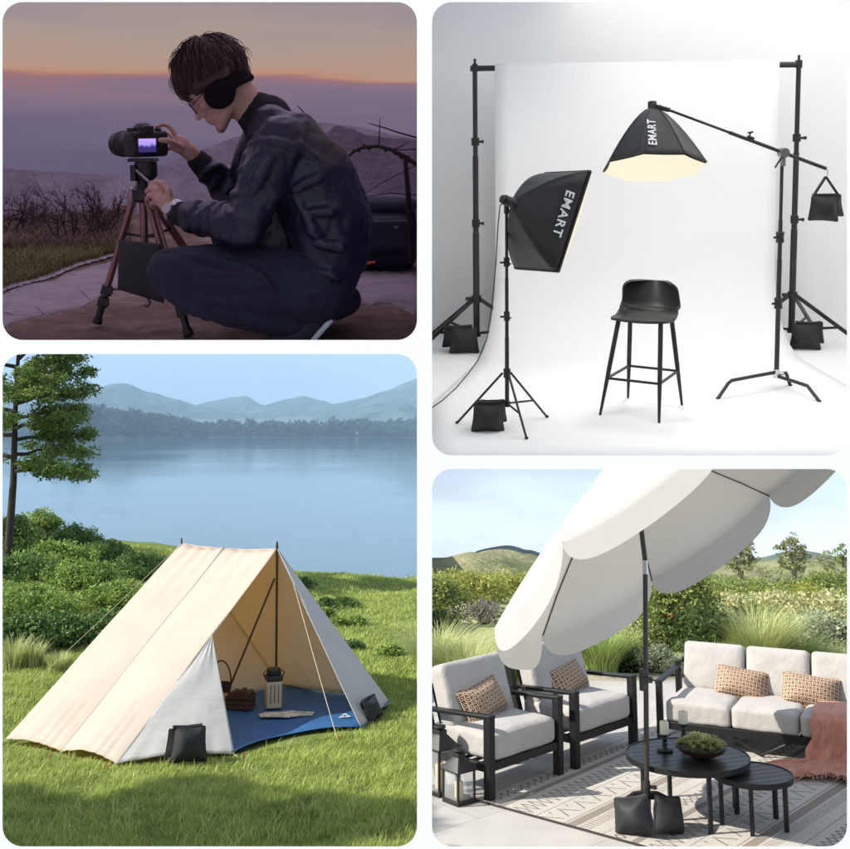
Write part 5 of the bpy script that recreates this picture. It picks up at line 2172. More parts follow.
mb.cyl((0, 0, ztop - 0.09), (0, 0, ztop - 0.02), 0.017, n=12)
mb.bar((0, 0, ztop - 0.03), L(apx - nS * 0.04), 0.02, 0.022)
mb.cyl(L(at(505, 213, 7.28, S_)), L(at(514, 208, 7.28, S_)), 0.008, n=8)
mb.build('lamp_head', BLKP, sl)
# lettering on the near side face, reading down along the front edge
mid_e = NT.lerp(NB, 0.5)
fu = (NB - NT).normalized()
fin = (apx - mid_e)
fin = (fin - fu * fin.dot(fu)).normalized()
e0 = (NT + NB) / 2 - cS
outn = (e0 - nS * e0.dot(nS)).normalized()
pl = NT.lerp(NB, 0.47) + fin * 0.105 + outn * 0.030
lettering('EMART', L(pl), fu, -fin + outn * 0.30 * -1, 0.092, sl)

# ---- C-stand with boom and octagonal softbox
cp = at(780, 300, 8.25, S_)
cb = Vector((cp.x - 0.012, 8.25, 0))
cst = thing('boom_stand', 'black boom stand with low splayed base holding the octagonal softbox', 'light stand', cb, 0, None, S_)
zt = at(780, 153, 8.25, S_).z
mb = MB()
mb.cyl((0, 0, 0.10), (0, 0, 1.0), 0.0185, n=16)
mb.cyl((0, 0, 0.9), (0, 0, 1.3), 0.016, n=16)
mb.build('lower_pole', BLKM, cst)
mb = MB()
mb.cyl((0, 0, 1.25), (0, 0, zt - 0.02), 0.013, n=16)
mb.build('upper_pole', STEEL if False else BLKM, cst)
for row in (237, 303):
    z = at(780, row, 8.25, S_).z
    mb = MB()
    mb.lathe([(0.02, z - 0.045), (0.031, z - 0.04), (0.027, z), (0.033, z + 0.035), (0.02, z + 0.045)], n=16)
    mb.cyl((-0.02, -0.01, z), (-0.055, -0.03, z), 0.009, n=8)
    mb.build('collar', BLKP, cst)
mb = MB()
mb.cyl((0, 0, 0.085), (0, 0, 0.155), 0.026, n=14)
mb.cyl((-0.055, 0, 0.125), (0.05, -0.01, 0.115), 0.016, n=12)
mb.bar((0, 0.01, 0.12), (0.035, 0.06, 0.12), 0.026, 0.03)
mb.build('base_joint', STEEL, cst)
for fx, fy, zt_ in ((717, 400, 0.13), (820, 403, 0.10), (791, 386.5, 0.115)):
    f = gp(fx, fy, S_) - cb
    dirv = Vector((f.x, f.y, 0)).normalized()
    R_ = Vector((f.x, f.y, 0)).length
    knee = dirv * (R_ - 0.11 if R_ > 0.25 else R_ * 0.7)
    mb = MB()
    q = [dirv * 0.03 + Vector((0, 0, zt_)), dirv * R_ * 0.4 + Vector((0, 0, zt_)), knee * 0.93 + Vector((0, 0, zt_ - 0.002)), knee + Vector((0, 0, zt_ - 0.02)), Vector((f.x, f.y, 0.014)) - dirv * 0.012, Vector((f.x, f.y, 0.008))]
    mb.tube(q, 0.0135, 10)
    mb.build('leg', BLKM, cst)
bA, bB = at(657, 105.5, 8.20, S_), at(826, 168.5, 8.20, S_)
bC = bA.lerp(bB, (783 - 657) / (826 - 657))
mb = MB()
mb.cyl(bA - cb + (bB - bA) * 0.06, bC - cb + (bB - bA) * 0.04, 0.010, n=12)
mb.cyl(bC - cb - (bB - bA) * 0.32, bB - cb, 0.014, n=12)
mb.build('boom_arm', BLKM, cst)
mb = MB()
mb.cyl(bC - cb + Vector((0, -0.045, 0)), bC - cb + Vector((0, 0.04, 0)), 0.036, n=24)
mb.cyl(bC - cb + Vector((0, -0.055, 0)), bC - cb + Vector((0, -0.04, 0)), 0.012, n=12)
mb.cyl(bC - cb + Vector((0, 0, -0.10)), bC - cb + Vector((0, 0, -0.02)), 0.02, n=12)
mb.build('grip_head', mat('grey_cast_metal', (0.22, 0.22, 0.22), 0.4, 0.1, 40, metal=0.7), cst)
mb = MB()
mb.tube([bC - cb + Vector((-0.02, -0.04, -0.03)), bC - cb + Vector((-0.05, -0.05, -0.07)), bC - cb + Vector((-0.075, -0.05, -0.11))], [0.009, 0.007, 0.006], 8)
mb.build('clamp_handle', BLKP, cst)
bD = bA.lerp(bB, 0.55)
mb = MB()
mb.box(bD - cb + Vector((0, 0, 0.012)), (0.05, 0.03, 0.035), Matrix.Rotation(0.36, 3, 'Y'))
mb.cyl(bD - cb + Vector((-0.005, 0, 0.02)), bD - cb + Vector((0.0, 0, 0.06)), 0.006, n=8)
mb.cyl(bD - cb + Vector((-0.02, 0, 0.055)), bD - cb + Vector((0.02, 0, 0.062)), 0.007, n=8)
mb.build('boom_lock', BLKP, cst)
mb = MB()
mb.tube([bB - cb, bB - cb + Vector((0.012, 0, -0.01)), bB - cb + Vector((0.014, 0, -0.05)), bB - cb + Vector((0, 0, -0.065))], 0.005, 8)
mb.build('hook', STEEL, cst)

rimc = at(654, 167, 8.18, S_)
oct_t = thing('octagonal_softbox', 'octagonal black softbox with glowing cream diffuser hanging from the boom', 'softbox', rimc, 0, 'studio lights', S_)
axo = Vector((0.03, math.sin(math.radians(19)), math.cos(math.radians(19)))).normalized()
eo1 = Vector((1, 0, 0))
eo1 = (eo1 - axo * eo1.dot(axo)).normalized()
eo2 = axo.cross(eo1)
RO = 0.385
HO = (at(655, 106, 8.3, S_) - rimc).length * 0.98


def octp(k, v):
    a = (k + 0.5) * PI / 4
    d_ = eo1 * math.cos(a) + eo2 * math.sin(a)
    return d_ * RO * (0.05 + 0.95 * v) + axo * HO * (1 - v ** 1.42)


mb = MB()
for k in range(8):
    def fn(u, v, k=k):
        p = octp(k, v) * (1 - u) + octp(k + 1, v) * u
        m_ = (octp(k, 1) + octp(k + 1, 1))
        return p - m_.normalized() * 0.010 * math.sin(PI * u) * math.sin(PI * (0.15 + 0.85 * v) * 0.75)
    mb.grid(fn, 8, 14)
mb.build('softbox_shell', NYLON, oct_t, angle=30, solid=0.004)
mb = MB()
for k in range(8):
    mb.tube([octp(k, v) * 1.004 for v in np.linspace(0, 1, 9)], 0.0035, 6)
mb.build('rib_seam', BLKP, oct_t)
mb = MB()
ring = []
for j in range(8):
    q = 1 - j / 8
    for k in range(8):
        for i in range(4):
            u = i / 4
            p = (octp(k, 1) * (1 - u) + octp(k + 1, 1) * u)
            m_ = (octp(k, 1) + octp(k + 1, 1)).normalized()
            p = p - m_ * 0.008 * math.sin(PI * u)
            ring.append(p * q * 0.985 - axo * (0.012 + 0.035 * (1 - q ** 2)))
F = []
for j in range(7):
    for i in range(32):
        F.append((j * 32 + i, (j + 1) * 32 + i, (j + 1) * 32 + (i + 1) % 32, j * 32 + (i + 1) % 32))
F.append(tuple(reversed([7 * 32 + i for i in range(32)])))
mb.add(ring, F)
mb.build('diffuser', DIFF, oct_t, angle=80)
mb = MB()
top = axo * HO
mb.cyl(top - axo * 0.03, top + axo * 0.05, 0.034, n=16)
mb.bar(top + axo * 0.025, bA + (bB - bA) * 0.07 - rimc, 0.03, 0.03)
mb.cyl(top + Vector((0.05, -0.03, 0.01)), top + Vector((0.05, 0.03, 0.01)), 0.018, n=12)
mb.build('lamp_head', BLKP, oct_t)
# lettering runs up the face left of the middle
ka = 4
pa, pb2 = octp(4, 0.72), octp(5, 0.72)
cf = octp(5, .70) * 0.78 + octp(6, .70) * 0.22
updir = ((octp(5, .4) * .7 + octp(6, .4) * .3) - (octp(5, .9) * .7 + octp(6, .9) * .3)).normalized()
side = (octp(5, 0.7) - octp(6, 0.7)).normalized()
lettering('EMART', cf, updir, side, 0.085, oct_t)

# ---- sandbag hanging from the boom end
hb = bB + Vector((0, 0, -0.06))
t = thing('sandbag', 'black sandbag hanging by its strap from the boom end', 'sandbag', (hb.x, hb.y, hb.z), 0.0, 'black sandbags', S_)
wb = at(838, 200, 8.2, S_).x - at(812, 200, 8.2, S_).x
z1 = at(825, 195, 8.2, S_).z - hb.z
z2 = at(825, 221, 8.2, S_).z - hb.z
saddle_pouch(wb * 1.12, z1 - z2, 0.075, xf((-0.025, -0.045, (z1 + z2) / 2), rx=math.radians(86), ry=math.radians(3))).build('pouch', SB, t)
saddle_pouch(wb * 1.05, (z1 - z2) * 0.92, 0.075, xf((0.05, 0.045, (z1 + z2) / 2 + 0.01), rx=math.radians(95), ry=math.radians(-4))).build('pouch', SB, t)
mb = MB()
for s, e in ((-1, -wb * 0.42), (1, wb * 0.48)):
    mb.bar((0.0, 0, 0.0), (e, 0, z1 + 0.005), 0.045 if False else 0.012, 0.03, up=(0, 1, 0))
mb.bar((-wb * 0.46, 0, z1), (wb * 0.5, 0, z1), 0.05, 0.02)
mb.build('strap', SB, t)

# ---- cable of the tilted softbox
mb = MB()
pts = [(505, 199, 7.25), (500, 206, 7.2), (498, 225, 7.2), (496, 262, 7.2), (492, 305, 7.25), (487, 338, 7.3), (478, 360, 7.35), (468, 374, 7.5), (456, 388, 7.6), (443, 400, 7.6), (430, 409, 7.6)]
P3 = [at(a, c, y, S_) for a, c, y in pts]
for p in P3:
    p.z = max(p.z, 0.012)
mb.tube(P3, 0.0042, 6)
o = mb.build('power_cable', mat('grey_cable', (0.06, 0.06, 0.065), 0.5), d=S_)
tag(o, 'thin dark cable looping from the tilted softbox to the left edge', 'cable')

# ---- bar stool
SEATM = mat('black_moulded_seat', (0.016, 0.016, 0.017), 0.45, 0.08, 20, spec=0.45)
sc_ = Vector((1.575, 7.70, 0))
st = thing('bar_stool', 'black bar stool with a low curved back and tapered legs', 'bar stool', sc_, math.radians(-27), None, S_)
zs = 0.69


def seat_fn(u, v):
    """u across, v from the front edge over the pan and up the back."""
    x = (u - 0.5)
    if v < 0.62:
        f = v / 0.62
        y = -0.20 + 0.36 * f
        z = zs - 0.018 * math.sin(PI * f) - 0.012 * (1 - f) ** 3 + 0.02 * (2 * x) ** 2 * 0.5
        w_ = 0.40 + 0.03 * math.sin(PI * f)
        rc = max(0.0, 0.14 - f) / 0.14
        w_ *= 1 - 0.13 * rc ** 2
    else:
        f = (v - 0.62) / 0.38
        a = min(1, f / 0.3) * math.radians(78)
        if f < 0.3:
            y = 0.16 + 0.06 * math.sin(a)
            z = zs + 0.06 * (1 - math.cos(a))
        else:
            g = (f - 0.3) / 0.7
            y = 0.219 + 0.035 * g
            z = zs + 0.048 + 0.165 * g
        w_ = 0.42 - 0.05 * f
        rc = max(0.0, f - 0.72) / 0.28
        w_ *= 1 - 0.22 * rc ** 2.2
    y -= (max(0, v - 0.35) / 0.65) * 0.16 * (2 * x) ** 2 * (1 if v > .5 else .6)
    if 0.35 < v:
        z += 0.05 * (2 * x) ** 4 * max(0, min(1, (v - 0.35) / 0.3)) * (1 - max(0, (v - .62) / .38))
    return Vector((x * w_, y, z))


mb = MB()
mb.grid(seat_fn, 24, 34)
o = mb.build('seat', SEATM, st, angle=80, sub=1)
md = o.modifiers.new('shell', 'SOLIDIFY')
md.thickness = 0.018
md.offset = -1
md2 = o.modifiers.new('soft', 'BEVEL')
md2.width = 0.004
md2.segments = 2
tops, feet = [], []
cr_, sr_ = math.cos(-math.radians(-27)), math.sin(-math.radians(-27))
for (px, py), (tx, ty) in zip(((600, 416), (659, 424), (682, 406), (628, 399)), ((-0.15, -0.15), (0.15, -0.15), (0.15, 0.14), (-0.15, 0.14))):
    g_ = gp(px, py, S_) - sc_
    f = Vector((g_.x * cr_ - g_.y * sr_, g_.x * sr_ + g_.y * cr_, 0.004))
    tp = Vector((tx, ty, zs - 0.025))
    tops.append(tp)
    feet.append(f)
    mb = MB()
    mb.tube([tp, tp.lerp(f, 0.55), f], [0.017, 0.0165, 0.009], 12)
    mb.build('leg', SEATM, st)
fr = []
for i in range(4):
    j = (i + 1) % 4
    f = 0.60 if i in (0, 2) else 0.64
    a, c = tops[i].lerp(feet[i], 0.61), tops[j].lerp(feet[j], 0.61)
    mb = MB()
    mb.bar(a, c, 0.014, 0.016)
    mb.build('footrest', SEATM, st)
mb = MB()
for i in range(4):
    mb.bar(tops[i] + Vector((0, 0, 0.004)), tops[(i + 1) % 4] + Vector((0, 0, 0.004)), 0.03, 0.018)
mb.build('seat_frame', SEATM, st)

# ---- the lamps burning in the two softboxes
def lamp(name, p, aim, watts, rad):
    ld_ = bpy.data.lights.new(name, 'SPOT')
    ld_.energy = watts
    ld_.color = (1.0, 0.95, 0.86)
    ld_.shadow_soft_size = rad
    ld_.spot_size = math.radians(160)
    ld_.spot_blend = 0.8
    lo_ = bpy.data.objects.new(name, ld_)
    COL.objects.link(lo_)
    q_ = (FR[S_].to_3x3() @ aim).normalized().to_track_quat('-Z', 'Y')
    lo_.matrix_world = Matrix.Translation(FR[S_] @ p) @ q_.to_matrix().to_4x4()


lamp('octagonal_softbox_lamp', rimc - axo * 0.075, -axo, 5.0, 0.07)
lamp('softbox_lamp', cS + nS * 0.13, nS, 3.5, 0.06)
# ================================================================== the photographer at dusk (upper left)
D_ = 'dusk'


def P(px, py, y=3.4):
    return at(px, py, y, D_)


# ---- sky shell, outer case, land
m, nt, b = new_mat('dusk_sky')
tc = N(nt, 'ShaderNodeTexCoord')
nv = N(nt, 'ShaderNodeVectorMath', operation='NORMALIZE')
nt.links.new(tc.outputs['Object'], nv.inputs[0])
sp = N(nt, 'ShaderNodeSeparateXYZ')
nt.links.new(nv.outputs[0], sp.inputs[0])
mpx = N(nt, 'ShaderNodeMapping')
mpx.inputs['Scale'].default_value = (1.5, 1.5, 22)
nt.links.new(nv.outputs[0], mpx.inputs['Vector'])
cn = N(nt, 'ShaderNodeTexNoise')
cn.inputs['Scale'].default_value = 2.2
cn.inputs['Detail'].default_value = 5
nt.links.new(mpx.outputs[0], cn.inputs['Vector'])
wob = N(nt, 'ShaderNodeMath', operation='MULTIPLY_ADD')
nt.links.new(cn.outputs['Fac'], wob.inputs[0])
wob.inputs[1].default_value = 0.07
nt.links.new(sp.outputs[2], wob.inputs[2])
mr = N(nt, 'ShaderNodeMapRange')
mr.inputs['From Min'].default_value = -0.17
mr.inputs['From Max'].default_value = 0.33
nt.links.new(wob.outputs[0], mr.inputs['Value'])


def sr(r_, g_, b_, k=1.0):
    f = lambda c: ((c / 255 + 0.055) / 1.055) ** 2.4 if c > 10 else c / 255 / 12.92
    return (f(r_) / 2.0 * k, f(g_) / 2.0 * k, f(b_) / 2.0 * k)


def el(row):
    return (0.035 + (110 - row) / 1100 * 0.995 + 0.17) / 0.5


rp = ramp(nt, [(0.0, sr(52, 44, 72)), (el(230), sr(66, 57, 88)), (el(180), sr(92, 83, 112)), (el(140), sr(108, 98, 124)), (el(104), sr(122, 110, 132)), (el(90), sr(136, 114, 132)),
               (el(81), sr(160, 116, 120)), (el(72), sr(188, 142, 122)), (el(58), sr(180, 152, 136)), (el(36), sr(170, 152, 145)), (el(5), sr(152, 142, 152)), (0.75, sr(168, 152, 172, 1.5)), (1.0, sr(192, 172, 205, 2.4))], mr.outputs[0])
em = N(nt, 'ShaderNodeEmission')
nt.links.new(rp.outputs[0], em.inputs['Color'])
nt.links.new(em.outputs[0], nt.nodes['Material Output'].inputs['Surface'])
DX0, DX1, DY0, DY1, DZ0, DZ1 = -4.6, -0.014, 3.3, 9.5, -1.6, 2.4
mb = MB()
nv_, nu_ = 16, 26


def under_z(y):
    return 0.70 - 0.2135 * y


def front_y(z):
    return 2.645 + 0.545 * (z - 0.70)


def dome(u, v):
    """Half-barrel round the scene: open to the front, rounded into the roof."""
    a = math.radians(-8 + 196 * u)
    cx, cy = (DX0 + DX1) / 2, 2.4
    e = 0.14
    ca, sa = math.cos(a), math.sin(a)
    x = cx + (DX1 - DX0) / 2 * math.copysign(abs(ca) ** e, ca)
    y = cy + (DY1 - 2.4) * math.copysign(abs(sa) ** e, sa)
    if v < 0.6:
        z = DZ0 + (DZ1 - 0.9 - DZ0) * v / 0.6
        k = 1
    else:
        t = (v - 0.6) / 0.4 * PI / 2
        z = DZ1 - 0.9 + 0.9 * math.sin(t)
        k = math.cos(t) ** 0.6 if t < PI / 2 - 1e-4 else 0.0
    y = cy + 0.3 + (y - cy - 0.3) * k
    y = max(front_y(max(z, 0.20)), y)
    return Vector((cx + (x - cx) * k, y, max(z, under_z(y) + 0.01)))


mb.grid(dome, nu_, nv_)
eyeO = Matrix.Translation((0, 0, 0.70))
mb.v = [(v[0] - 0, v[1], v[2] - 0.70) for v in mb.v]
struct(mb.build('sky', m, d=D_, angle=180, M=eyeO))
CASE = mat('white_case_board', (0.80, 0.80, 0.80), 0.7, 0.01, 3)  # added case: shuts daylight out and holds the sky shell's glow in
mb = MB()
xa, xb, yb_, zt2 = DX0 - 0.06, DX1 + 0.010, DY1 + 0.06, DZ1 + 0.05
prof_c = [(2.37, 0.190), (3.28, -0.004)][:1] + [ (front_y(0.7), 0.70), (front_y(zt2), zt2), (yb_, zt2), (yb_, under_z(yb_) - 0.012)]
n_ = len(prof_c)
mb.add([(x, y, z) for x in (xa, xb) for (y, z) in prof_c],
       [tuple(range(n_)), tuple(reversed(range(n_, 2 * n_)))] + [(i, i + 1, n_ + i + 1, n_ + i) for i in range(2, n_ - 1)] + [(n_ - 1, 0, n_, 2 * n_ - 1)])
# front board added to block the sun, open towards the display wall
ox0, ox1, oz0, oz1 = -1.10, xb, 0.70, 1.03
fy = front_y
zb0 = 0.190
mb.add([(xa, fy(zt2), zt2), (xb, fy(zt2), zt2), (xb, fy(oz1), oz1), (ox0, fy(oz1), oz1), (xa, fy(oz1), oz1), (ox0, fy(0.70), 0.70), (xa, fy(0.70), 0.70), (ox0, fy(zb0), zb0), (xa, fy(zb0), zb0)],
       [(0, 1, 2, 3, 4), (4, 3, 5, 6), (6, 5, 7, 8)])
o = mb.build('case', CASE, d=D_, smooth=False)
o.modifiers.new('solidify', 'SOLIDIFY').thickness = 0.004
tag(o, 'added white outer case keeping daylight out of the dusk scene of the crouching photographer', 'case')

m, nt, b = new_mat('trodden_earth')
no = noise_node(nt, 1.6, 7, 0.65)
no2 = noise_node(nt, 14, 6, 0.7)
ad = N(nt, 'ShaderNodeMath', operation='MULTIPLY_ADD')
nt.links.new(no2.outputs['Fac'], ad.inputs[0])
ad.inputs[1].default_value = 0.5
nt.links.new(no.outputs['Fac'], ad.inputs[2])
r = ramp(nt, [(0.55, (0.075, 0.05, 0.035)), (0.75, (0.15, 0.105, 0.08)), (0.95, (0.27, 0.22, 0.185))], ad.outputs[0])
nt.links.new(r.outputs[0], b.inputs['Base Color'])
b.inputs['Roughness'].default_value = 0.95
b.inputs['Specular IOR Level'].default_value = 0.2
add_bump(nt, b, 1, 1.0, 0.03, src=ad.outputs[0])


def dusk_z(x, y):
    z = 0.012 * mnoise.noise(Vector((x * 2.5, y * 2.5, 1))) + 0.02 * mnoise.noise(Vector((x * 1.1, y * 1.1, 6)))
    if y > 5.2:
        z += 0.10 * mnoise.noise(Vector((x * 0.8, y * 0.8, 3))) * min(1, (y - 5.2))
    if y > 7.0:
        z -= (y - 7.0) * 0.45
    return z


ysd = [3.275 + (9.4 - 3.275) * i / 90 for i in range(91)]
V = []
for y in ysd:
    for i in range(91):
        x = DX0 + 0.1 + (DX1 - 0.012 - DX0 - 0.1) * i / 90
        V.append((x, y, dusk_z(x, y)))
F = [(j * 91 + i, j * 91 + i + 1, (j + 1) * 91 + i + 1, (j + 1) * 91 + i) for j in range(90) for i in range(90)]
mb = MB()
mb.add(V, F)
struct(mb.build('ground', m, d=D_, angle=80))


def strip(name, left, m, z=0.006, n=40, wob=0.05):
    """Sheet between two ragged outlines given in places of the photograph."""
    (a0, a1), (c0, c1) = left
    V = []
    for i in range(n + 1):
        f = i / n
        p = gp(a0[0] + (a1[0] - a0[0]) * f, a0[1] + (a1[1] - a0[1]) * f, D_)
        q = gp(c0[0] + (c1[0] - c0[0]) * f, c0[1] + (c1[1] - c0[1]) * f, D_)
        j1 = wob * mnoise.noise(Vector((f * 9, 1, z * 900))) * (p - q).length
        j2 = wob * mnoise.noise(Vector((f * 9, 5, z * 900))) * (p - q).length
        d_ = (q - p).normalized()
        for k in range(-1, 10):
            kk = min(max(k / 8, -0.012), 1.012)
            w_ = (p - d_ * j1).lerp(q + d_ * j2, kk)
            V.append((w_.x, w_.y, dusk_z(w_.x, w_.y) + (z if 0 <= k <= 8 else -0.02)))
    F = [(i * 11 + k, i * 11 + k + 1, (i + 1) * 11 + k + 1, (i + 1) * 11 + k) for i in range(n) for k in range(10)]
    mb = MB()
    mb.add(V, F)
    return mb.build(name, m, d=D_, angle=80)


m, nt, b = new_mat('worn_concrete')
no = noise_node(nt, 5, 7, 0.7)
vo = N(nt, 'ShaderNodeTexVoronoi', feature='DISTANCE_TO_EDGE')
vo.inputs['Scale'].default_value = 3.2
tc = N(nt, 'ShaderNodeTexCoord')
nt.links.new(tc.outputs['Object'], vo.inputs['Vector'])
ck = ramp(nt, [(0.0, 0.35), (0.012, 1.0)], vo.outputs['Distance'])
r = ramp(nt, [(0.3, (0.15, 0.135, 0.14)), (0.7, (0.27, 0.25, 0.26))], no.outputs['Fac'])
mx = N(nt, 'ShaderNodeMixRGB', blend_type='MULTIPLY')
mx.inputs[0].default_value = 1
nt.links.new(r.outputs[0], mx.inputs[1])
nt.links.new(ck.outputs[0], mx.inputs[2])
rd = noise_node(nt, 2.1, 2, 0.5, stretch=(1, 3, 1))
rk = ramp(nt, [(0.57, 0.0), (0.585, 0.35), (0.60, 0.0)], rd.outputs['Fac'])
m2 = N(nt, 'ShaderNodeMixRGB')
nt.links.new(rk.outputs[0], m2.inputs[0])
nt.links.new(mx.outputs[0], m2.inputs[1])
m2.inputs[2].default_value = (0.40, 0.10, 0.10, 1)
nt.links.new(m2.outputs[0], b.inputs['Base Color'])
b.inputs['Roughness'].default_value = 0.9
add_bump(nt, b, 30, 0.5, 0.01, 6)
CONC = m
struct(strip('path', (((-12, 296), (150, 248)), ((-12, 334), (170, 276))), CONC, 0.003, wob=0.10))
struct(strip('path', (((355, 268), (418, 274)), ((330, 300), (418, 312))), CONC, 0.003, wob=0.10))

# gravel edge and grass verge
n = 4200
f = rng.uniform(0, 1, n)
k_ = rng.uniform(-1, 1, n) ** 3 * 0.5 + rng.normal(0, 0.12, n)
Vs, Fs, T = [], [], []
A0, A1 = gp(-12, 294, D_), gp(120, 251, D_)
for i in range(n):
    p = A0.lerp(A1, f[i]) + Vector((-0.15, 0.9, 0)).normalized() * (k_[i] * 0.16)
    s = rng.uniform(0.004, 0.012)
    z = dusk_z(p.x, p.y) + 0.008
    o_ = len(Vs)
    for (a, c, e) in ((1, 0, 0), (-1, 0, 0), (0, 1, 0), (0, -1, 0), (0, 0, 1), (0, 0, -1)):
        Vs.append((p.x + a * s * rng.uniform(.7, 1.4), p.y + c * s * rng.uniform(.7, 1.4), z + e * s * 0.7))
    for q in ((0, 2, 4), (2, 1, 4), (1, 3, 4), (3, 0, 4)):
        Fs.append(tuple(o_ + w_ for w_ in q))
        T.append(0)
o = fast_mesh('gravel', Vs, Fs, mat('grey_gravel', (0.27, 0.25, 0.25), 0.95, 0.35, 20), d=D_)
o['kind'] = 'stuff'
n = 14000
px_ = rng.uniform(-14, 118, n)
ff = rng.uniform(0, 1, n)
pts = [gp(a, 246 + 9 * (1 - a / 118) + c * (36 - 30 * max(a, 0) / 118), D_) for a, c in zip(px_, ff)]
xy = np.array([(p.x, p.y) for p in pts])
zz = np.array([dusk_z(a, c) for a, c in xy])
V, F, sg = blades(n, xy, 0.05, 0.9, 0.004, z=zz, seg=2)
o = fast_mesh('verge_grass', V, F, leaf_mat('dusk_grass', (0.05, 0.055, 0.012), (0.22, 0.20, 0.06), 0.2), d=D_, tint=np.repeat(rng.uniform(0, 1, n), sg))
o['kind'] = 'stuff'
n = 9000
px_ = rng.uniform(-14, 130, n)
ff = rng.uniform(0, 1, n)
pts = [gp(a, 222 + c * 30, D_) for a, c in zip(px_, ff)]
xy = np.array([(p.x, p.y) for p in pts])
zz = np.array([dusk_z(a, c) for a, c in xy])
V, F, sg = blades(n, xy, 0.07, 0.9, 0.006, z=zz, seg=2)
o = fast_mesh('dry_grass', V, F, leaf_mat('dusk_dry_grass', (0.07, 0.05, 0.035), (0.22, 0.16, 0.11), 0.2), d=D_, tint=np.repeat(rng.uniform(0, 1, n), sg))
o['kind'] = 'stuff'


def dridge(name, pts, y0, zb, m, depth=0.7, rough=0.02):
    cr = [at(px, py, y0, D_) for px, py in pts]

    def crest(x):
        if x <= cr[0].x:
            return cr[0].z
        for a, c in zip(cr, cr[1:]):
            if x <= c.x:
                f = (x - a.x) / (c.x - a.x)
                return a.z + (c.z - a.z) * (f * f * (3 - 2 * f) * .5 + f * .5)
        return cr[-1].z
    mb = MB()
    xa, xb = cr[0].x, cr[-1].x

    def fn(u, v):
        x = xa + (xb - xa) * u
        q = v * 2 - 1
        y = y0 + q * depth
        s = (1 - abs(q)) ** 0.8
        z = zb + (crest(x) - zb) * s + rough * mnoise.noise(Vector((x * 9, y * 9, 2))) * (0.3 + (1 - s))
        return Vector((x, y, z))
    mb.grid(fn, 110, 16)
    return struct(mb.build(name, m, d=D_, angle=80))


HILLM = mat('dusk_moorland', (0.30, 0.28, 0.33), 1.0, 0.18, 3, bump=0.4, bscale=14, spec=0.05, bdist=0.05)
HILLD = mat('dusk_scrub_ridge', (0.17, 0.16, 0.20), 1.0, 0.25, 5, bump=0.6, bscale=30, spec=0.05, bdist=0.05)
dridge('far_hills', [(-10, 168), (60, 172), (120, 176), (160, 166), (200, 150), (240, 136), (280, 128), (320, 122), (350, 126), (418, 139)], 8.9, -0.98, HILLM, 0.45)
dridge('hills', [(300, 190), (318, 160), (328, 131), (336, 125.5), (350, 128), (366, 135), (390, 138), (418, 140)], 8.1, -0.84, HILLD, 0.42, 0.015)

# ---- bare twigs
TWIG = mat('bare_twig', (0.035, 0.022, 0.024), 0.9, 0.3, 20)


def twig_mesh(n_main, h, spread, seed, fine=4, r0=0.006, lean=0.0):
    lr = np.random.default_rng(seed)
    mb = MB()

    def grow(p, d, L, r, lev):
        q = p + d * L * 0.5 + Vector(lr.normal(0, .05 * L, 3))
        e = p + d * L + Vector(lr.normal(0, .08 * L, 3))
        mb.tube([p, q, e], [r, r * 0.8, r * 0.55], 4, cap=False)
        if lev <= 0:
            return
        for _ in range(3 if lev > 1 else fine):
            nd = (d + Vector(lr.normal(0, .55, 3)) + Vector((0, 0, .12))).normalized()
            grow(q.lerp(e, lr.uniform(0, 1)), nd, L * lr.uniform(.45, .75), r * 0.55, lev - 1)
    for _ in range(n_main):
        a = lr.uniform(0, 2 * PI)
        d = Vector((math.cos(a) * spread + lean, math.sin(a) * spread, 1)).normalized()
        grow(Vector((lr.normal(0, .05), lr.normal(0, .05), -0.02)), d, h * lr.uniform(.35, .6), r0, 3)
    return mb


for i, (px, row, y, nm, h, sp_, lab) in enumerate([
        (76, 242, 5.7, 9, 0.42, 0.55, 'dark bare bush with tall twigs left of the tripod'),
        (8, 236, 6.1, 10, 0.38, 0.75, 'bare bush cut by the left edge of the dusk scene'),
        (38, 232, 6.4, 10, 0.26, 0.9, 'low bare bush between the left edge and the tall twigs'),
        (108, 232, 6.3, 9, 0.30, 0.7, 'paler bare bush directly left of the tripod legs'),
        (100, 240, 5.9, 9, 0.22, 0.9, 'low bare scrub at the end of the gravel edge'),
        (207, 228, 6.3, 6, 0.18, 0.6, 'small bare bush seen between the two forearms'),
        (400, 212, 6.0, 12, 0.24, 0.7, 'reddish bare bush behind the backpack')]):
    p = at(px, row, y, D_)
    tw = twig_mesh(nm, h, sp_, 40 + i, 4, 0.0055)
    tw.v = [(min(v[0], -0.035 - p.x), v[1], v[2]) for v in tw.v]
    o = tw.build('bare_bush', TWIG if i != 6 else mat('reddish_twig', (0.10, 0.035, 0.04), 0.9, 0.2, 20), d=D_, M=Matrix.Translation((p.x, y, dusk_z(p.x, y))))
    tag(o, lab, 'bush', 'bare bushes at dusk')
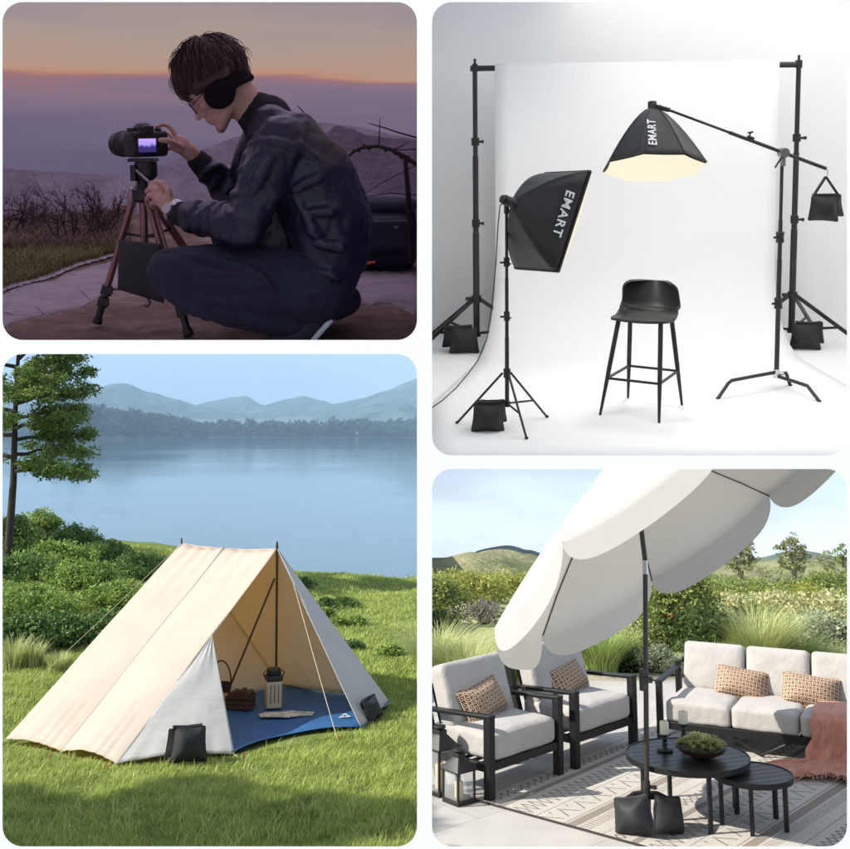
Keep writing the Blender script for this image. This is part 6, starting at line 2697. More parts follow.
# arching branches at the right edge
mb = MB()
mb.tube([P(344, 160, 3.9), P(352, 153, 3.9), P(362, 147.5, 3.9), P(378, 146, 3.9), P(392, 150, 3.9), P(404, 156, 3.9), P(418, 165, 3.9)], [0.003, 0.0045, 0.006, 0.007, 0.007, 0.008, 0.009], 7)
mb.tube([P(379, 146, 3.9), P(379.5, 130, 3.9), P(380, 117, 3.9)], [0.003, 0.002, 0.001], 5)
mb.tube([P(368, 123, 3.9), P(382, 127, 3.9), P(400, 133, 3.9), P(418, 138, 3.9)], [0.0015, 0.0025, 0.003, 0.0035], 5)
mb.tube([P(395, 149, 3.9), P(402, 146, 3.9), P(410, 141, 3.9)], [0.003, 0.002, 0.001], 5)
mb.tube([P(385, 147, 3.92), P(400, 150, 3.92), P(418, 149, 3.92)], [0.003, 0.0025, 0.002], 5)
mb.tube([P(362, 195, 3.95), P(385, 181, 3.95), P(418, 164, 3.95)], [0.0012, 0.0018, 0.0025], 5)
mb.tube([P(363, 197, 3.95), P(390, 193, 3.95), P(418, 195, 3.95)], [0.0012, 0.002, 0.0025], 5)
for _ in range(26):
    q = rng.uniform(348, 415)
    base_p = P(q, 147 + max(0, (q - 378)) * 0.42 + max(0, 362 - q) * .7, 3.9)
    mb.ellip(base_p + Vector((0, 0, rng.uniform(-.008, .010))), (0.006, 0.005, 0.006), 6, 4)
mb.tube([P(405, 157, 3.9), P(408, 190, 3.9), P(412, 262, 4.1)], [0.008, 0.010, 0.012], 6)
o = mb.build('branch', TWIG, d=D_)
tag(o, 'dark arching bare branch reaching in from the right edge', 'branch')

# ---- tripod and camera
TY = 3.52
apexT = P(143, 193, TY)
BRZ = mat('bronze_tube', (0.30, 0.16, 0.15), 0.35, 0.1, 20, metal=0.7)
TBK = mat('tripod_black', (0.016, 0.015, 0.017), 0.45, 0.1, 20)
GREYM = mat('grey_hinge_metal', (0.36, 0.33, 0.34), 0.35, 0.1, 20, metal=0.8)
fl = gp(97, 326, D_)
ff_ = gp(189, 338.5, D_)
fb = Vector((apexT.x + 0.16, TY + 0.42, 0))
baseT = Vector((apexT.x, TY, 0))
tri = thing('tripod', 'bronze and black camera tripod with spread legs standing on the path', 'tripod', baseT, 0, None, D_)


def LT(p):
    return Vector(p) - baseT


for ft in (fl, ff_, fb):
    d_ = (Vector((ft.x, ft.y, 0)) - Vector((baseT.x, baseT.y, 0))).normalized()
    top = Vector((baseT.x, baseT.y, apexT.z - 0.005)) + d_ * 0.028
    foot = Vector((ft.x, ft.y, 0.01))
    mb = MB()
    for s in (-1, 1):
        w_ = Vector((-d_.y, d_.x, 0)) * 0.0085 * s
        mb.tube([LT(top + w_), LT(top.lerp(foot, 0.78) + w_)], 0.0085, 10)
    leg = mb.build('leg', BRZ, tri)
    mb = MB()
    mb.tube([LT(top.lerp(foot, 0.70)), LT(top.lerp(foot, 0.99))], 0.0115, 10)
    mb.build('lower_leg', TBK, leg)
    for f in (0.74, 0.83):
        mb = MB()
        q = top.lerp(foot, f)
        ax_ = (foot - top).normalized()
        mb.tube([LT(q - ax_ * 0.016), LT(q + ax_ * 0.016)], 0.018, 10)
        mb.box(LT(q + Vector((0.014, -0.012, 0))), (0.014, 0.016, 0.024))
        mb.build('leg_clamp', TBK, leg)
    mb = MB()
    mb.tube([LT(top.lerp(foot, 0.955)), LT(foot)], [0.015, 0.017], 10)
    mb.build('rubber_foot', TBK, leg)
    mb = MB()
    mb.tube([LT(top + Vector((0, 0, 0.02))), LT(top.lerp(foot, 0.09))], [0.017, 0.015], 8)
    mb.build('leg_hinge', GREYM if ft is fl else TBK, leg)
    mb = MB()
    mb.tube([LT(Vector((baseT.x, baseT.y, 0.13))), LT(top.lerp(foot, 0.74))], 0.0045, 6)
    mb.build('brace', BRZ, tri)
    mb = MB()
    mb.tube([LT(Vector((baseT.x, baseT.y, apexT.z - 0.14))), LT(top.lerp(foot, 0.30))], 0.005, 6)
    mb.build('upper_brace', TBK, tri)
mb = MB()
zT = apexT.z
mb.cyl((0, 0, 0.12), (0, 0, zT + 0.05), 0.0125, n=12)
mb.build('centre_column', BRZ, tri)
mb = MB()
mb.lathe([(0.02, zT - 0.03), (0.034, zT - 0.02), (0.036, zT + 0.012), (0.02, zT + 0.03), (0.018, zT + 0.05)], n=18)
mb.build('shoulder', TBK, tri)
mb = MB()
mb.tube([(0, 0, 0.125), (0, 0, 0.105), (0.006, 0, 0.092), (0.012, 0, 0.08), (0.004, 0, 0.066), (-0.008, 0, 0.072)], 0.0035, 6)
mb.build('hook', TBK, tri)
mb = MB()
zh0 = P(143, 182, TY).z
zh1 = P(143, 159, TY).z
mb.cyl((0, 0, zT + 0.045), (0, 0, zh0 + 0.01), 0.016, n=14)
mb.lathe([(0.018, zh0), (0.026, zh0 + 0.01), (0.036, zh0 + 0.02), (0.036, zh1 - 0.012), (0.028, zh1 - 0.006)], (0.012, 0, 0), n=20)
mb.box((0.004, 0, zh1 - 0.003), (0.085, 0.06, 0.010))
mb.box((-0.022, -0.02, zh0 + 0.03), (0.016, 0.03, 0.05))
mb.cyl((0.02, -0.04, zh0 + 0.035), (0.02, 0.04, zh0 + 0.035), 0.012, n=12)
mb.build('pan_head', TBK, tri, bevel=0.002)
mb = MB()
h0, h1 = LT(P(136, 170, TY - 0.03)), LT(P(158, 190, TY - 0.075))
mb.cyl(h0, h1, 0.0045, n=10)
mb.build('pan_handle', GREYM, tri)
mb = MB()
mb.cyl(h0.lerp(h1, 0.62), h0.lerp(h1, 1.16), 0.0095, n=12)
mb.build('handle_grip', TBK, tri)

# bag slung between the legs
OLV = mat('olive_cloth', (0.022, 0.023, 0.020), 0.9, 0.15, 20, bump=0.4, bscale=260, bdist=0.003)
bq = [P(119, 240, 3.44), P(161, 244, 3.36), P(164, 303, 3.36), P(118, 289, 3.42)]
mb = MB()


def bagf(s):
    nrm = (bq[1] - bq[0]).cross(bq[3] - bq[0]).normalized()

    def fn(u, v):
        p = (bq[0] * (1 - u) + bq[1] * u) * (1 - v) + (bq[3] * (1 - u) + bq[2] * u) * v
        return p + nrm * s * 0.018 * (math.sin(PI * u) * math.sin(PI * v)) ** 0.6
    return fn


mb.grid(bagf(1), 16, 18)
mb.grid(bagf(-1), 16, 18)
o = mb.build('weight_bag', OLV, d=D_, solid=0.003)
tag(o, 'flat olive grey weight bag slung between the tripod legs', 'bag')

cpos = P(146, 143, TY + 0.02)
cam_t = thing('camera', 'black digital camera with lit screen mounted on the tripod', 'camera', cpos, math.radians(46), None, D_)
CBK = mat('camera_black', (0.014, 0.013, 0.014), 0.5, 0.08, 60, bump=0.15, bscale=300)
zb, zt_ = P(146, 157, TY).z - cpos.z, P(146, 131, TY).z - cpos.z
mb = soft_box(0.138, 0.05, zt_ - zb, rnd=0.22, n=10, M=xf((0, 0, (zb + zt_) / 2)))
mb.build('body', CBK, cam_t)
mb = soft_box(0.045, 0.075, (zt_ - zb) * 0.98, rnd=0.45, n=10, M=xf((0.052, 0.012, (zb + zt_) / 2)))
mb.build('grip', CBK, cam_t)
mb = MB()
mb.lathe([(0.038, zt_ - 0.012), (0.034, zt_ + 0.010), (0.022, zt_ + 0.024), (0.012, zt_ + 0.027)], (-0.008, 0.004, 0), 10, Matrix.Scale(0.9, 3, Vector((0, 1, 0))))
mb.box((-0.008, -0.026, zt_ + 0.006), (0.034, 0.02, 0.022))
mb.build('viewfinder', CBK, cam_t, bevel=0.003)
mb = MB()
mb.cyl((0.045, 0.0, zt_ - 0.002), (0.045, 0, zt_ + 0.007), 0.011, n=14)
mb.cyl((-0.052, 0.0, zt_ - 0.002), (-0.052, 0, zt_ + 0.010), 0.014, n=14)
mb.build('dial', CBK, cam_t)
RLM = Matrix.Rotation(-PI / 2, 3, 'X')
mb = MB()
zc_ = (zb + zt_) / 2 - 0.002
mb.lathe([(0.034, 0.02), (0.036, 0.035), (0.033, 0.045), (0.036, 0.055), (0.036, 0.085), (0.034, 0.09), (0.040, 0.098), (0.041, 0.138), (0.037, 0.141), (0.034, 0.130)], (-0.014, 0, zc_), 28, RLM)
lens = mb.build('lens', CBK, cam_t)
for y_ in (0.062, 0.104):
    mb = MB()
    for k in range(30):
        a = 2 * PI * k / 30
        r_ = 0.0365 if y_ < .1 else 0.0412
        mb.box((-0.014 + r_ * math.cos(a), y_ + 0.006, zc_ + r_ * math.sin(a)), (0.003, 0.016, 0.003), Matrix.Rotation(-a, 3, 'Y'))
    mb.build('zoom_ring', CBK, lens)
m, nt, b = new_mat('lit_camera_screen')
tc = N(nt, 'ShaderNodeTexCoord')
spx = N(nt, 'ShaderNodeSeparateXYZ')
nt.links.new(tc.outputs['Generated'], spx.inputs[0])
nz = noise_node(nt, 4.5, 5, 0.6, coord='Generated', stretch=(1, 1, 0.6))
ad = N(nt, 'ShaderNodeMath', operation='MULTIPLY_ADD')
nt.links.new(nz.outputs['Fac'], ad.inputs[0])
ad.inputs[1].default_value = -0.75
nt.links.new(spx.outputs[2], ad.inputs[2])
r = ramp(nt, [(0.0, (0.03, 0.02, 0.12)), (0.10, (0.10, 0.08, 0.33)), (0.22, (0.27, 0.22, 0.62)), (0.6, (0.42, 0.27, 0.62))], ad.outputs[0])
nt.links.new(r.outputs[0], b.inputs['Emission Color'])
b.inputs['Emission Strength'].default_value = 0.75
b.inputs['Base Color'].default_value = (0.02, 0.02, 0.03, 1)
b.inputs['Roughness'].default_value = 0.15
mb = MB()
mb.box((-0.012, -0.0262, (zb + zt_) / 2 - 0.004), (0.062, 0.004, 0.043))
mb.build('screen', m, cam_t, smooth=False)
for (x, z, r_) in ((0.032, 0.012, 0.0045), (0.04, -0.008, 0.012), (0.032, -0.028, 0.0045), (-0.052, 0.018, 0.0045), (0.045, 0.024, 0.0045)):
    mb = MB()
    mb.cyl((x, -0.024, (zb + zt_) / 2 + z), (x, -0.0285, (zb + zt_) / 2 + z), r_, n=14)
    mb.build('button', CBK, cam_t)

# ---- backpack
bp = at(392, 263, 4.85, D_)
bpk = thing('backpack', 'dark blue backpack standing on the ground behind the crouching man', 'backpack', (bp.x - 0.06, 4.85, 0.0), 0.15, None, D_)
NAVY = mat('dark_navy_pack', (0.016, 0.018, 0.034), 0.6, 0.2, 14, bump=0.35, bscale=60, bdist=0.006)
soft_box(0.34, 0.20, 0.30, puff=0.02, rnd=0.32, n=14, M=xf((0, 0, 0.15), ry=0.05)).build('body', NAVY, bpk)
soft_box(0.24, 0.07, 0.15, puff=0.01, rnd=0.4, n=10, M=xf((0.01, -0.11, 0.165))).build('pocket', NAVY, bpk)
mb = soft_box(0.34, 0.21, 0.07, puff=0.012, rnd=0.45, n=10, M=xf((0.0, 0, 0.285), ry=0.03))
mb.build('lid', NAVY, bpk)
mb = MB()
mb.tube([(-0.10, -0.155, 0.225), (0.12, -0.155, 0.228), (0.135, -0.15, 0.12)], 0.003, 5)
mb.tube([(0.15, -0.09, 0.28), (0.165, -0.10, 0.20), (0.16, -0.09, 0.05)], 0.008, 6)
mb.build('strap', mat('grey_webbing', (0.08, 0.08, 0.10), 0.7), bpk)
mb = MB()
mb.box((0.06, -0.152, 0.20), (0.016, 0.008, 0.008))
mb.build('buckle', GREYM, bpk)
mb = MB()
mb.tube([(-0.10, -0.13, 0.025), (-0.06, -0.15, 0.045), (-0.03, -0.15, 0.05)], 0.006, 6)
mb.build('tag', mat('orange_pull_tag', (0.60, 0.10, 0.03), 0.6), bpk)

# ------------------------------------------------------------------ the man
SKIN, nt, b = new_mat('skin')
no = noise_node(nt, 30, 4)
r = ramp(nt, [(0.3, (0.42, 0.235, 0.185)), (0.7, (0.52, 0.30, 0.24))], no.outputs['Fac'])
nt.links.new(r.outputs[0], b.inputs['Base Color'])
b.inputs['Roughness'].default_value = 0.5
b.inputs['Subsurface Weight'].default_value = 0.12
b.inputs['Subsurface Radius'].default_value = (0.012, 0.004, 0.002)
b.inputs['Subsurface Scale'].default_value = 0.6
add_bump(nt, b, 160, 0.15, 0.002)


def chain(mb, pts, rs, n=14):
    """Tapering limb with rounded ends through the given points."""
    pts = [Vector(p) for p in pts]
    mb.tube(pts, list(rs), n)
    for p, r_ in zip(pts, rs):
        mb.ellip(p, (r_, r_, r_), n, 8)
    return mb


def grown(mb, name, m, parent, voxel, smooth=4, disp=None, M=None):
    """One continuous skin over everything in mb."""
    o = mb.build(name, m, parent, d=D_, angle=180, M=M)
    md = o.modifiers.new('remesh', 'REMESH')
    md.mode = 'VOXEL'
    md.voxel_size = voxel
    md.use_smooth_shade = True
    sm_ = o.modifiers.new('smooth', 'SMOOTH')
    sm_.factor = 0.5
    sm_.iterations = smooth
    for (size, strength, kind) in (disp or []):
        tx = bpy.data.textures.new(name + '_folds', kind)
        tx.noise_scale = size
        if kind == 'CLOUDS':
            tx.noise_depth = 2
        dm = o.modifiers.new('folds', 'DISPLACE')
        dm.texture = tx
        dm.strength = strength
        dm.mid_level = 0.5
        dm.texture_coords = 'LOCAL'
    return o


# head axes: looking down to the left at the screen
hC = P(211, 77, 3.40)
tilt = math.radians(41)
yawh = math.radians(7)
hF = Vector((-math.cos(tilt) * math.cos(yawh), -math.sin(yawh) * math.cos(tilt), -math.sin(tilt)))
hS = Vector((math.sin(yawh), -math.cos(yawh), 0)).normalized()      # towards us
hU = hS.cross(hF)
if hU.z < 0:
    hU = -hU


def HP(f, s, u):
    return hC + hF * f + hS * s + hU * u


HM = Matrix((hF, hS, hU)).transposed()
body = MB()
body.ellip(HP(-0.006, 0, 0.012), (0.098, 0.076, 0.092), 24, 16, HM)         # skull
body.ellip(HP(0.035, 0, -0.045), (0.060, 0.060, 0.075), 20, 14, HM)         # mid face
body.ellip(HP(0.048, 0, -0.095), (0.046, 0.044, 0.040), 18, 12, HM)         # jaw
chain(body, [HP(0.03, 0.045, -0.105), HP(0.072, 0.022, -0.128), HP(0.082, 0.0, -0.134), HP(0.072, -0.022, -0.128), HP(0.03, -0.045, -0.105)], [0.022, 0.018, 0.017, 0.018, 0.022], 10)
chain(body, [HP(0.078, 0.034, -0.012), HP(0.088, 0.014, -0.014), HP(0.086, 0.0, -0.020), HP(0.088, -0.014, -0.014), HP(0.078, -0.034, -0.012)], [0.012, 0.012, 0.010, 0.012, 0.012], 8)   # brow
chain(body, [HP(0.086, 0, -0.022), HP(0.098, 0, -0.045), HP(0.110, 0, -0.064)], [0.008, 0.010, 0.0115], 10)      # nose
for s in (-1, 1):
    body.ellip(HP(0.096, s * 0.011, -0.070), (0.011, 0.008, 0.008), 8, 6, HM)
    body.ellip(HP(0.060, s * 0.040, -0.052), (0.026, 0.022, 0.022), 10, 8, HM)      # cheek
chain(body, [HP(0.082, 0.020, -0.093), HP(0.096, 0, -0.090), HP(0.082, -0.020, -0.093)], [0.006, 0.0085, 0.006], 8)
chain(body, [HP(0.080, 0.018, -0.102), HP(0.092, 0, -0.103), HP(0.080, -0.018, -0.102)], [0.006, 0.009, 0.006], 8)
neck0, neck1 = HP(-0.025, 0, -0.055), P(262, 118, 3.42)
chain(body, [neck0, neck0.lerp(neck1, 0.5) + Vector((0, 0, -0.008)), neck1], [0.060, 0.056, 0.066], 18)
chain(body, [HP(0.02, 0, -0.10), neck0.lerp(neck1, 0.75)], [0.034, 0.045], 12)
# trunk and limbs under the clothes
hipL, hipR = P(312, 286, 3.30), P(312, 284, 3.50)
kneeL, kneeR = P(170, 273, 3.24), P(226, 216, 3.58)
ankL, ankR = P(303, 316, 3.28), P(262, 322, 3.58)
shL, shR = P(280, 142, 3.26), P(266, 134, 3.58)
elL, elR = P(246, 226, 3.20), P(240, 196, 3.66)
wrL, wrR = P(178, 214, 3.34), P(199, 160, 3.60)
chain(body, [P(312, 272, 3.40), P(318, 225, 3.40), P(298, 165, 3.41), neck1], [0.12, 0.11, 0.11, 0.06], 18)
chain(body, [hipL, kneeL, ankL], [0.085, 0.052, 0.036], 12)
chain(body, [hipR, kneeR, ankR], [0.085, 0.052, 0.036], 12)
chain(body, [P(292, 150, 3.41), shL, elL, wrL], [0.07, 0.06, 0.042, 0.027], 12)
chain(body, [P(292, 150, 3.41), shR, elR, wrR], [0.07, 0.06, 0.042, 0.027], 12)


def finger(pts, r0=0.0092, r1=0.0072):
    n = len(pts)
    chain(body, [P(*p) for p in pts], [r0 + (r1 - r0) * i / (n - 1) for i in range(n)], 8)


# near hand closed round the pan handle
chain(body, [wrL, P(171, 207, 3.36), P(164, 199, 3.38)], [0.027, 0.031, 0.030], 12)
body.ellip(P(162, 196, 3.385), (0.034, 0.020, 0.036), 14, 10)
finger([(164, 187, 3.385), (156, 181.5, 3.40), (150, 183.5, 3.425), (150, 188.5, 3.45)])
finger([(158, 190, 3.375), (150, 188, 3.40), (146.5, 191.5, 3.43), (150, 195.5, 3.45)])
finger([(156, 196, 3.375), (149, 195.5, 3.40), (147, 199, 3.43), (151, 202, 3.445)])
finger([(158, 203, 3.38), (151.5, 203, 3.405), (150.5, 206, 3.43), (154, 208, 3.445)], 0.0085, 0.0065)
finger([(170, 200, 3.36), (168.5, 190, 3.35), (163, 183.5, 3.365), (158.5, 181.5, 3.385)], 0.012, 0.0085)
# far hand on the camera grip
chain(body, [wrR, P(190, 152, 3.585), P(182, 146, 3.575)], [0.026, 0.028, 0.027], 12)
body.ellip(P(180, 144.5, 3.575), (0.034, 0.020, 0.030), 14, 10)
finger([(177, 138, 3.575), (171, 128, 3.58), (164, 124, 3.575), (156.5, 127, 3.565)])
finger([(175, 140, 3.595), (169, 133, 3.62), (164, 135, 3.65), (159, 139, 3.655)])
finger([(175, 145, 3.60), (169, 141, 3.63), (164, 143, 3.655), (159, 146, 3.66)])
finger([(177, 150, 3.60), (171, 148, 3.63), (166, 150, 3.65), (162, 152, 3.655)], 0.0085, 0.0065)
finger([(182, 148, 3.555), (174, 143, 3.525), (167, 140.5, 3.495), (160, 140, 3.488)], 0.012, 0.0085)
man = grown(body, 'person', SKIN, None, 0.0042, 3)
tag(man, 'crouching man in dark bomber jacket, jeans and earmuffs adjusting the camera', 'person')

# jacket
JKT, nt, b = new_mat('navy_satin')
b.inputs['Base Color'].default_value = (0.010, 0.011, 0.026, 1)
b.inputs['Roughness'].default_value = 0.42
b.inputs['Specular IOR Level'].default_value = 0.42
wn = noise_node(nt, 7, 4, 0.5, stretch=(1.6, 1, 0.6))
wn.inputs['Distortion'].default_value = 1.2
add_bump(nt, b, 1, 0.16, 0.04, src=wn.outputs['Fac'])
jk = MB()
for dy in (-0.075, 0.075):
    chain(jk, [P(318, 282, 3.40 + dy), P(330, 250, 3.40 + dy), P(330, 222, 3.40 + dy), P(312, 180, 3.40 + dy), P(292, 146, 3.41 + dy), P(270, 126, 3.41 + dy * 0.8)], [0.108, 0.125, 0.135, 0.130, 0.105, 0.070], 20)
chain(jk, [P(296, 296, 3.40), P(275, 265, 3.40), P(268, 215, 3.40), P(270, 165, 3.41)], [0.07, 0.10, 0.10, 0.09], 18)
chain(jk, [P(262, 262, 3.38), P(256, 232, 3.38), P(258, 200, 3.40)], [0.06, 0.075, 0.07], 16)
chain(jk, [P(290, 147, 3.34), shL, P(262, 185, 3.21), elL, P(228, 223, 3.23), P(207, 218, 3.28), P(190, 215, 3.32)], [0.085, 0.084, 0.074, 0.066, 0.056, 0.050, 0.042], 18)
chain(jk, [P(284, 142, 3.48), shR, P(252, 168, 3.62), elR, P(224, 184, 3.64), P(208, 170, 3.615)], [0.085, 0.080, 0.070, 0.062, 0.052, 0.044], 18)


def rings(mb, pts, rs, n, thick, seed):
    """Bunched cloth: tilted rings round a limb."""
    lr_ = np.random.default_rng(seed)
    pts = [Vector(p) for p in pts]
    for i in range(n):
        f = (i + 0.5) / n * (len(pts) - 1)
        k = min(int(f), len(pts) - 2)
        q = f - k
        c = pts[k].lerp(pts[k + 1], q)
        r_ = rs[k] + (rs[k + 1] - rs[k]) * q
        ax_ = (pts[k + 1] - pts[k]).normalized()
        ax_ = (ax_ + Vector(lr_.normal(0, .35, 3))).normalized()
        u_ = ax_.cross(Vector((0.1, 0.2, 1))).normalized()
        w_ = ax_.cross(u_)
        ph = lr_.uniform(0, 6)
        mb.tube([c + (u_ * math.cos(a_) + w_ * math.sin(a_)) * (r_ - thick * 0.35 + 0.004 * math.sin(2 * a_ + ph)) for a_ in np.linspace(0, 2 * PI, 21)[:-1]], thick * lr_.uniform(.7, 1.2), 7, closed=True)


rings(jk, [elL, P(228, 223, 3.23), P(207, 218, 3.28), P(190, 215, 3.32)], [0.066, 0.056, 0.050, 0.042], 7, 0.0135, 1)
rings(jk, [shL, P(262, 185, 3.21), elL], [0.084, 0.074, 0.066], 4, 0.014, 2)
rings(jk, [elR, P(224, 184, 3.64), P(208, 170, 3.615)], [0.062, 0.052, 0.044], 5, 0.013, 3)
for pts in ([(276, 150, 3.180), (262, 172, 3.142), (250, 198, 3.130)], [(266, 140, 3.195), (250, 166, 3.165), (238, 196, 3.155)],
            [(292, 192, 3.212), (312, 228, 3.188), (340, 262, 3.235)], 
            [(340, 160, 3.275), (318, 178, 3.200), (292, 190, 3.195)], [(358, 200, 3.285), (330, 212, 3.188), (298, 212, 3.195)], [(364, 236, 3.30), (340, 246, 3.195), (310, 244, 3.190)], [(360, 268, 3.30), (336, 276, 3.215), (308, 270, 3.200)],
            [(272, 138, 3.190), (300, 146, 3.215), (328, 170, 3.235)], [(350, 292, 3.32), (330, 292, 3.235), (300, 290, 3.225)]):
    jk.tube([P(*pts[0]), P(*pts[0]).lerp(P(*pts[1]), .5) + Vector((0, -.004, 0)), P(*pts[1]), P(*pts[1]).lerp(P(*pts[2]), .5) + Vector((0, -.004, 0)), P(*pts[2])], [0.004, 0.013, 0.019, 0.013, 0.004], 8)
jacket = grown(jk, 'jacket', JKT, man, 0.0060, 4, [(0.10, 0.024, 'CLOUDS'), (0.04, 0.004, 'CLOUDS')], M=Matrix.Identity(4))
RIB = mat('black_rib_knit', (0.010, 0.009, 0.012), 0.9, 0.2, 90, bump=0.6, bscale=220, stretch=(4, 1, 1))
mb = MB()
chain(mb, [P(191, 215, 3.32), P(179, 214.5, 3.345)], [0.043, 0.036], 18)
grown(mb, 'cuff', RIB, jacket, 0.006, 2, M=Matrix.Identity(4))
mb = MB()
chain(mb, [P(209, 171, 3.615), P(198, 160.5, 3.60)], [0.044, 0.036], 18)
grown(mb, 'cuff', RIB, jacket, 0.006, 2, M=Matrix.Identity(4))
mb = MB()
ncd = (neck1 - neck0).normalized()
chain(mb, [neck0.lerp(neck1, 0.86), neck0.lerp(neck1, 1.08) + Vector((0.008, 0, 0.0))], [0.068, 0.082], 20)
grown(mb, 'collar', RIB, jacket, 0.006, 3, M=Matrix.Identity(4))
mb = MB()
chain(mb, [P(268, 300, 3.30), P(300, 308, 3.28), P(336, 306, 3.32)], [0.035, 0.04, 0.045], 14)
chain(mb, [P(268, 300, 3.50), P(300, 308, 3.52), P(336, 306, 3.48)], [0.035, 0.04, 0.045], 14)
chain(mb, [P(336, 306, 3.32), P(346, 300, 3.40), P(336, 306, 3.48)], [0.045, 0.05, 0.045], 14)
grown(mb, 'hem', JKT, jacket, 0.007, 4, M=Matrix.Identity(4))
mb = MB()
mb.tube([P(298, 106 + 0, 3.40), P(314, 124, 3.375), P(326, 140, 3.365), P(333, 152, 3.36)], [0.002, 0.003, 0.003, 0.002], 6)
mb.build('seam', mat('light_piping', (0.05, 0.045, 0.07), 0.5), jacket)

# jeans
JEAN, nt, b = new_mat('dark_indigo_denim')
no = noise_node(nt, 12, 5, 0.6)
r = ramp(nt, [(0.3, (0.008, 0.008, 0.020)), (0.7, (0.018, 0.018, 0.042))], no.outputs['Fac'])
nt.links.new(r.outputs[0], b.inputs['Base Color'])
b.inputs['Roughness'].default_value = 0.85
wn = noise_node(nt, 16, 3, 0.5, stretch=(0.7, 1, 1.8))
add_bump(nt, b, 1, 0.5, 0.02, src=wn.outputs['Fac'])
jn = MB()
chain(jn, [hipL, P(262, 282, 3.27), P(205, 272, 3.25), P(172, 272, 3.24)], [0.118, 0.104, 0.086, 0.074], 18)
chain(jn, [P(172, 273, 3.24), P(190, 288, 3.25), P(232, 306, 3.26), P(270, 316, 3.27), P(296, 322, 3.28)], [0.072, 0.072, 0.066, 0.056, 0.052], 16)
chain(jn, [hipR, P(270, 250, 3.54), kneeR], [0.115, 0.10, 0.070], 16)
chain(jn, [kneeR, P(244, 270, 3.58), P(258, 318, 3.58)], [0.070, 0.066, 0.052], 16)
chain(jn, [hipL, hipR], [0.125, 0.125], 16)
rings(jn, [P(190, 288, 3.25), P(215, 298, 3.255), P(232, 306, 3.26)], [0.072, 0.070, 0.066], 4, 0.011, 5)
for pts in ([(178, 252, 3.205), (200, 256, 3.170), (232, 262, 3.180)], [(172, 264, 3.185), (205, 270, 3.160), (250, 276, 3.170)], [(182, 284, 3.180), (214, 284, 3.168), (262, 286, 3.165)], [(240, 262, 3.19), (262, 276, 3.162), (280, 294, 3.165)],
            [(196, 296, 3.178), (226, 302, 3.192), (256, 304, 3.20)], [(262, 310, 3.215), (282, 312, 3.215), (298, 314, 3.225)]):
    jn.tube([P(*p_) for p_ in pts], [0.003, 0.013, 0.003], 8)
grown(jn, 'jeans', JEAN, man, 0.0062, 4, [(0.05, 0.010, 'CLOUDS')], M=Matrix.Identity(4))

# shoes
SHOE = mat('dark_trainer', (0.016, 0.016, 0.022), 0.7, 0.2, 30)
SOLE = mat('white_rubber_sole', (0.62, 0.62, 0.66), 0.6, 0.1, 30)
for (toe, heel, ball, ys) in (((276, 341), (317, 317), (302, 334), 3.275), ((215, 334), (266, 332), (236, 334), 3.58)):
    mb = MB()
    chain(mb, [P(*toe, ys), P(*ball, ys), P(*heel, ys)], [0.030, 0.042, 0.038], 16)
    s_o = grown(mb, 'shoe', SHOE, man, 0.006, 3, M=Matrix.Identity(4))
    mb = MB()
    p0, p1, p2 = P(*toe, ys), P(*ball, ys), P(*heel, ys)
    dn = (p2 - p1).cross(Vector((0, 1, 0))).normalized()
    if dn.x < 0 and ys < 3.4:
        dn = -dn
    if ys > 3.4:
        dn = Vector((0, 0, -1))
    off = [0.018, 0.034, 0.036]
    pts = [p0 + Vector((0, 0, -0.022)), p1 + dn * 0.030 + Vector((0, 0, -0.010)), p1.lerp(p2, 0.6) + dn * 0.036, p2 + dn * 0.036 + (p2 - p1).normalized() * 0.03]
    for s in np.linspace(-0.028, 0.028, 5):
        mb.tube([p + Vector((0, s, 0)) for p in pts], 0.0095, 8)
    grown(mb, 'sole', SOLE, s_o, 0.005, 2, M=Matrix.Identity(4))

# hair
HAIR = mat('brown_hair', (0.060, 0.030, 0.022), 0.6, 0.3, 90, spec=0.5)
hr = MB()
hr.ellip(HP(-0.012, 0, 0.020), (0.106, 0.085, 0.098), 24, 16, HM)
hr.ellip(HP(-0.050, 0, -0.030), (0.052, 0.064, 0.062), 18, 12, HM)
hr.ellip(HP(0.055, 0, 0.050), (0.046, 0.062, 0.042), 16, 10, HM)
chain(hr, [HP(-0.04, 0.068, -0.02), HP(0.01, 0.072, -0.01), HP(0.045, 0.066, 0.005)], [0.024, 0.02, 0.016], 10)
hair = grown(hr, 'hair', HAIR, man, 0.006, 2, [(0.022, 0.005, 'CLOUDS')], M=Matrix.Identity(4))
lr = np.random.default_rng(8)
mb = MB()
crown = Vector((-0.05, 0.0, 0.095))
for k in range(2600):
    a = lr.uniform(-PI, PI)
    el_ = lr.uniform(-0.95, 1.35)
    f0 = Vector((math.cos(a) * math.cos(el_), math.sin(a) * math.cos(el_), math.sin(el_)))
    if f0.x > 0.55 and f0.z < 0.15:
        continue
    if f0.z < 0.0 and f0.x > 0.1:
        continue
    p = Vector((-0.012 + 0.108 * f0.x, 0.087 * f0.y, 0.020 + 0.100 * f0.z))
    fl_ = (p - crown)
    fl_ = (fl_ - f0 * fl_.dot(f0))
    if fl_.length < 1e-3:
        fl_ = Vector((1, 0, 0))
    fl_.normalize()
    fl_ = (fl_ + Vector(lr.normal(0, .24, 3))).normalized()
    L_ = lr.uniform(0.035, 0.085)
    pts = []
    for i in range(5):
        q = i / 4
        w_ = p + fl_ * L_ * q + f0 * (0.009 * math.sin(PI * q * 0.8) - 0.030 * q * q * (L_ / 0.065) ** 2)
        pts.append(HP(w_.x, w_.y, w_.z))
    mb.tube(pts, [0.0009, 0.0012, 0.0011, 0.0008, 0.0003], 3, cap=False)
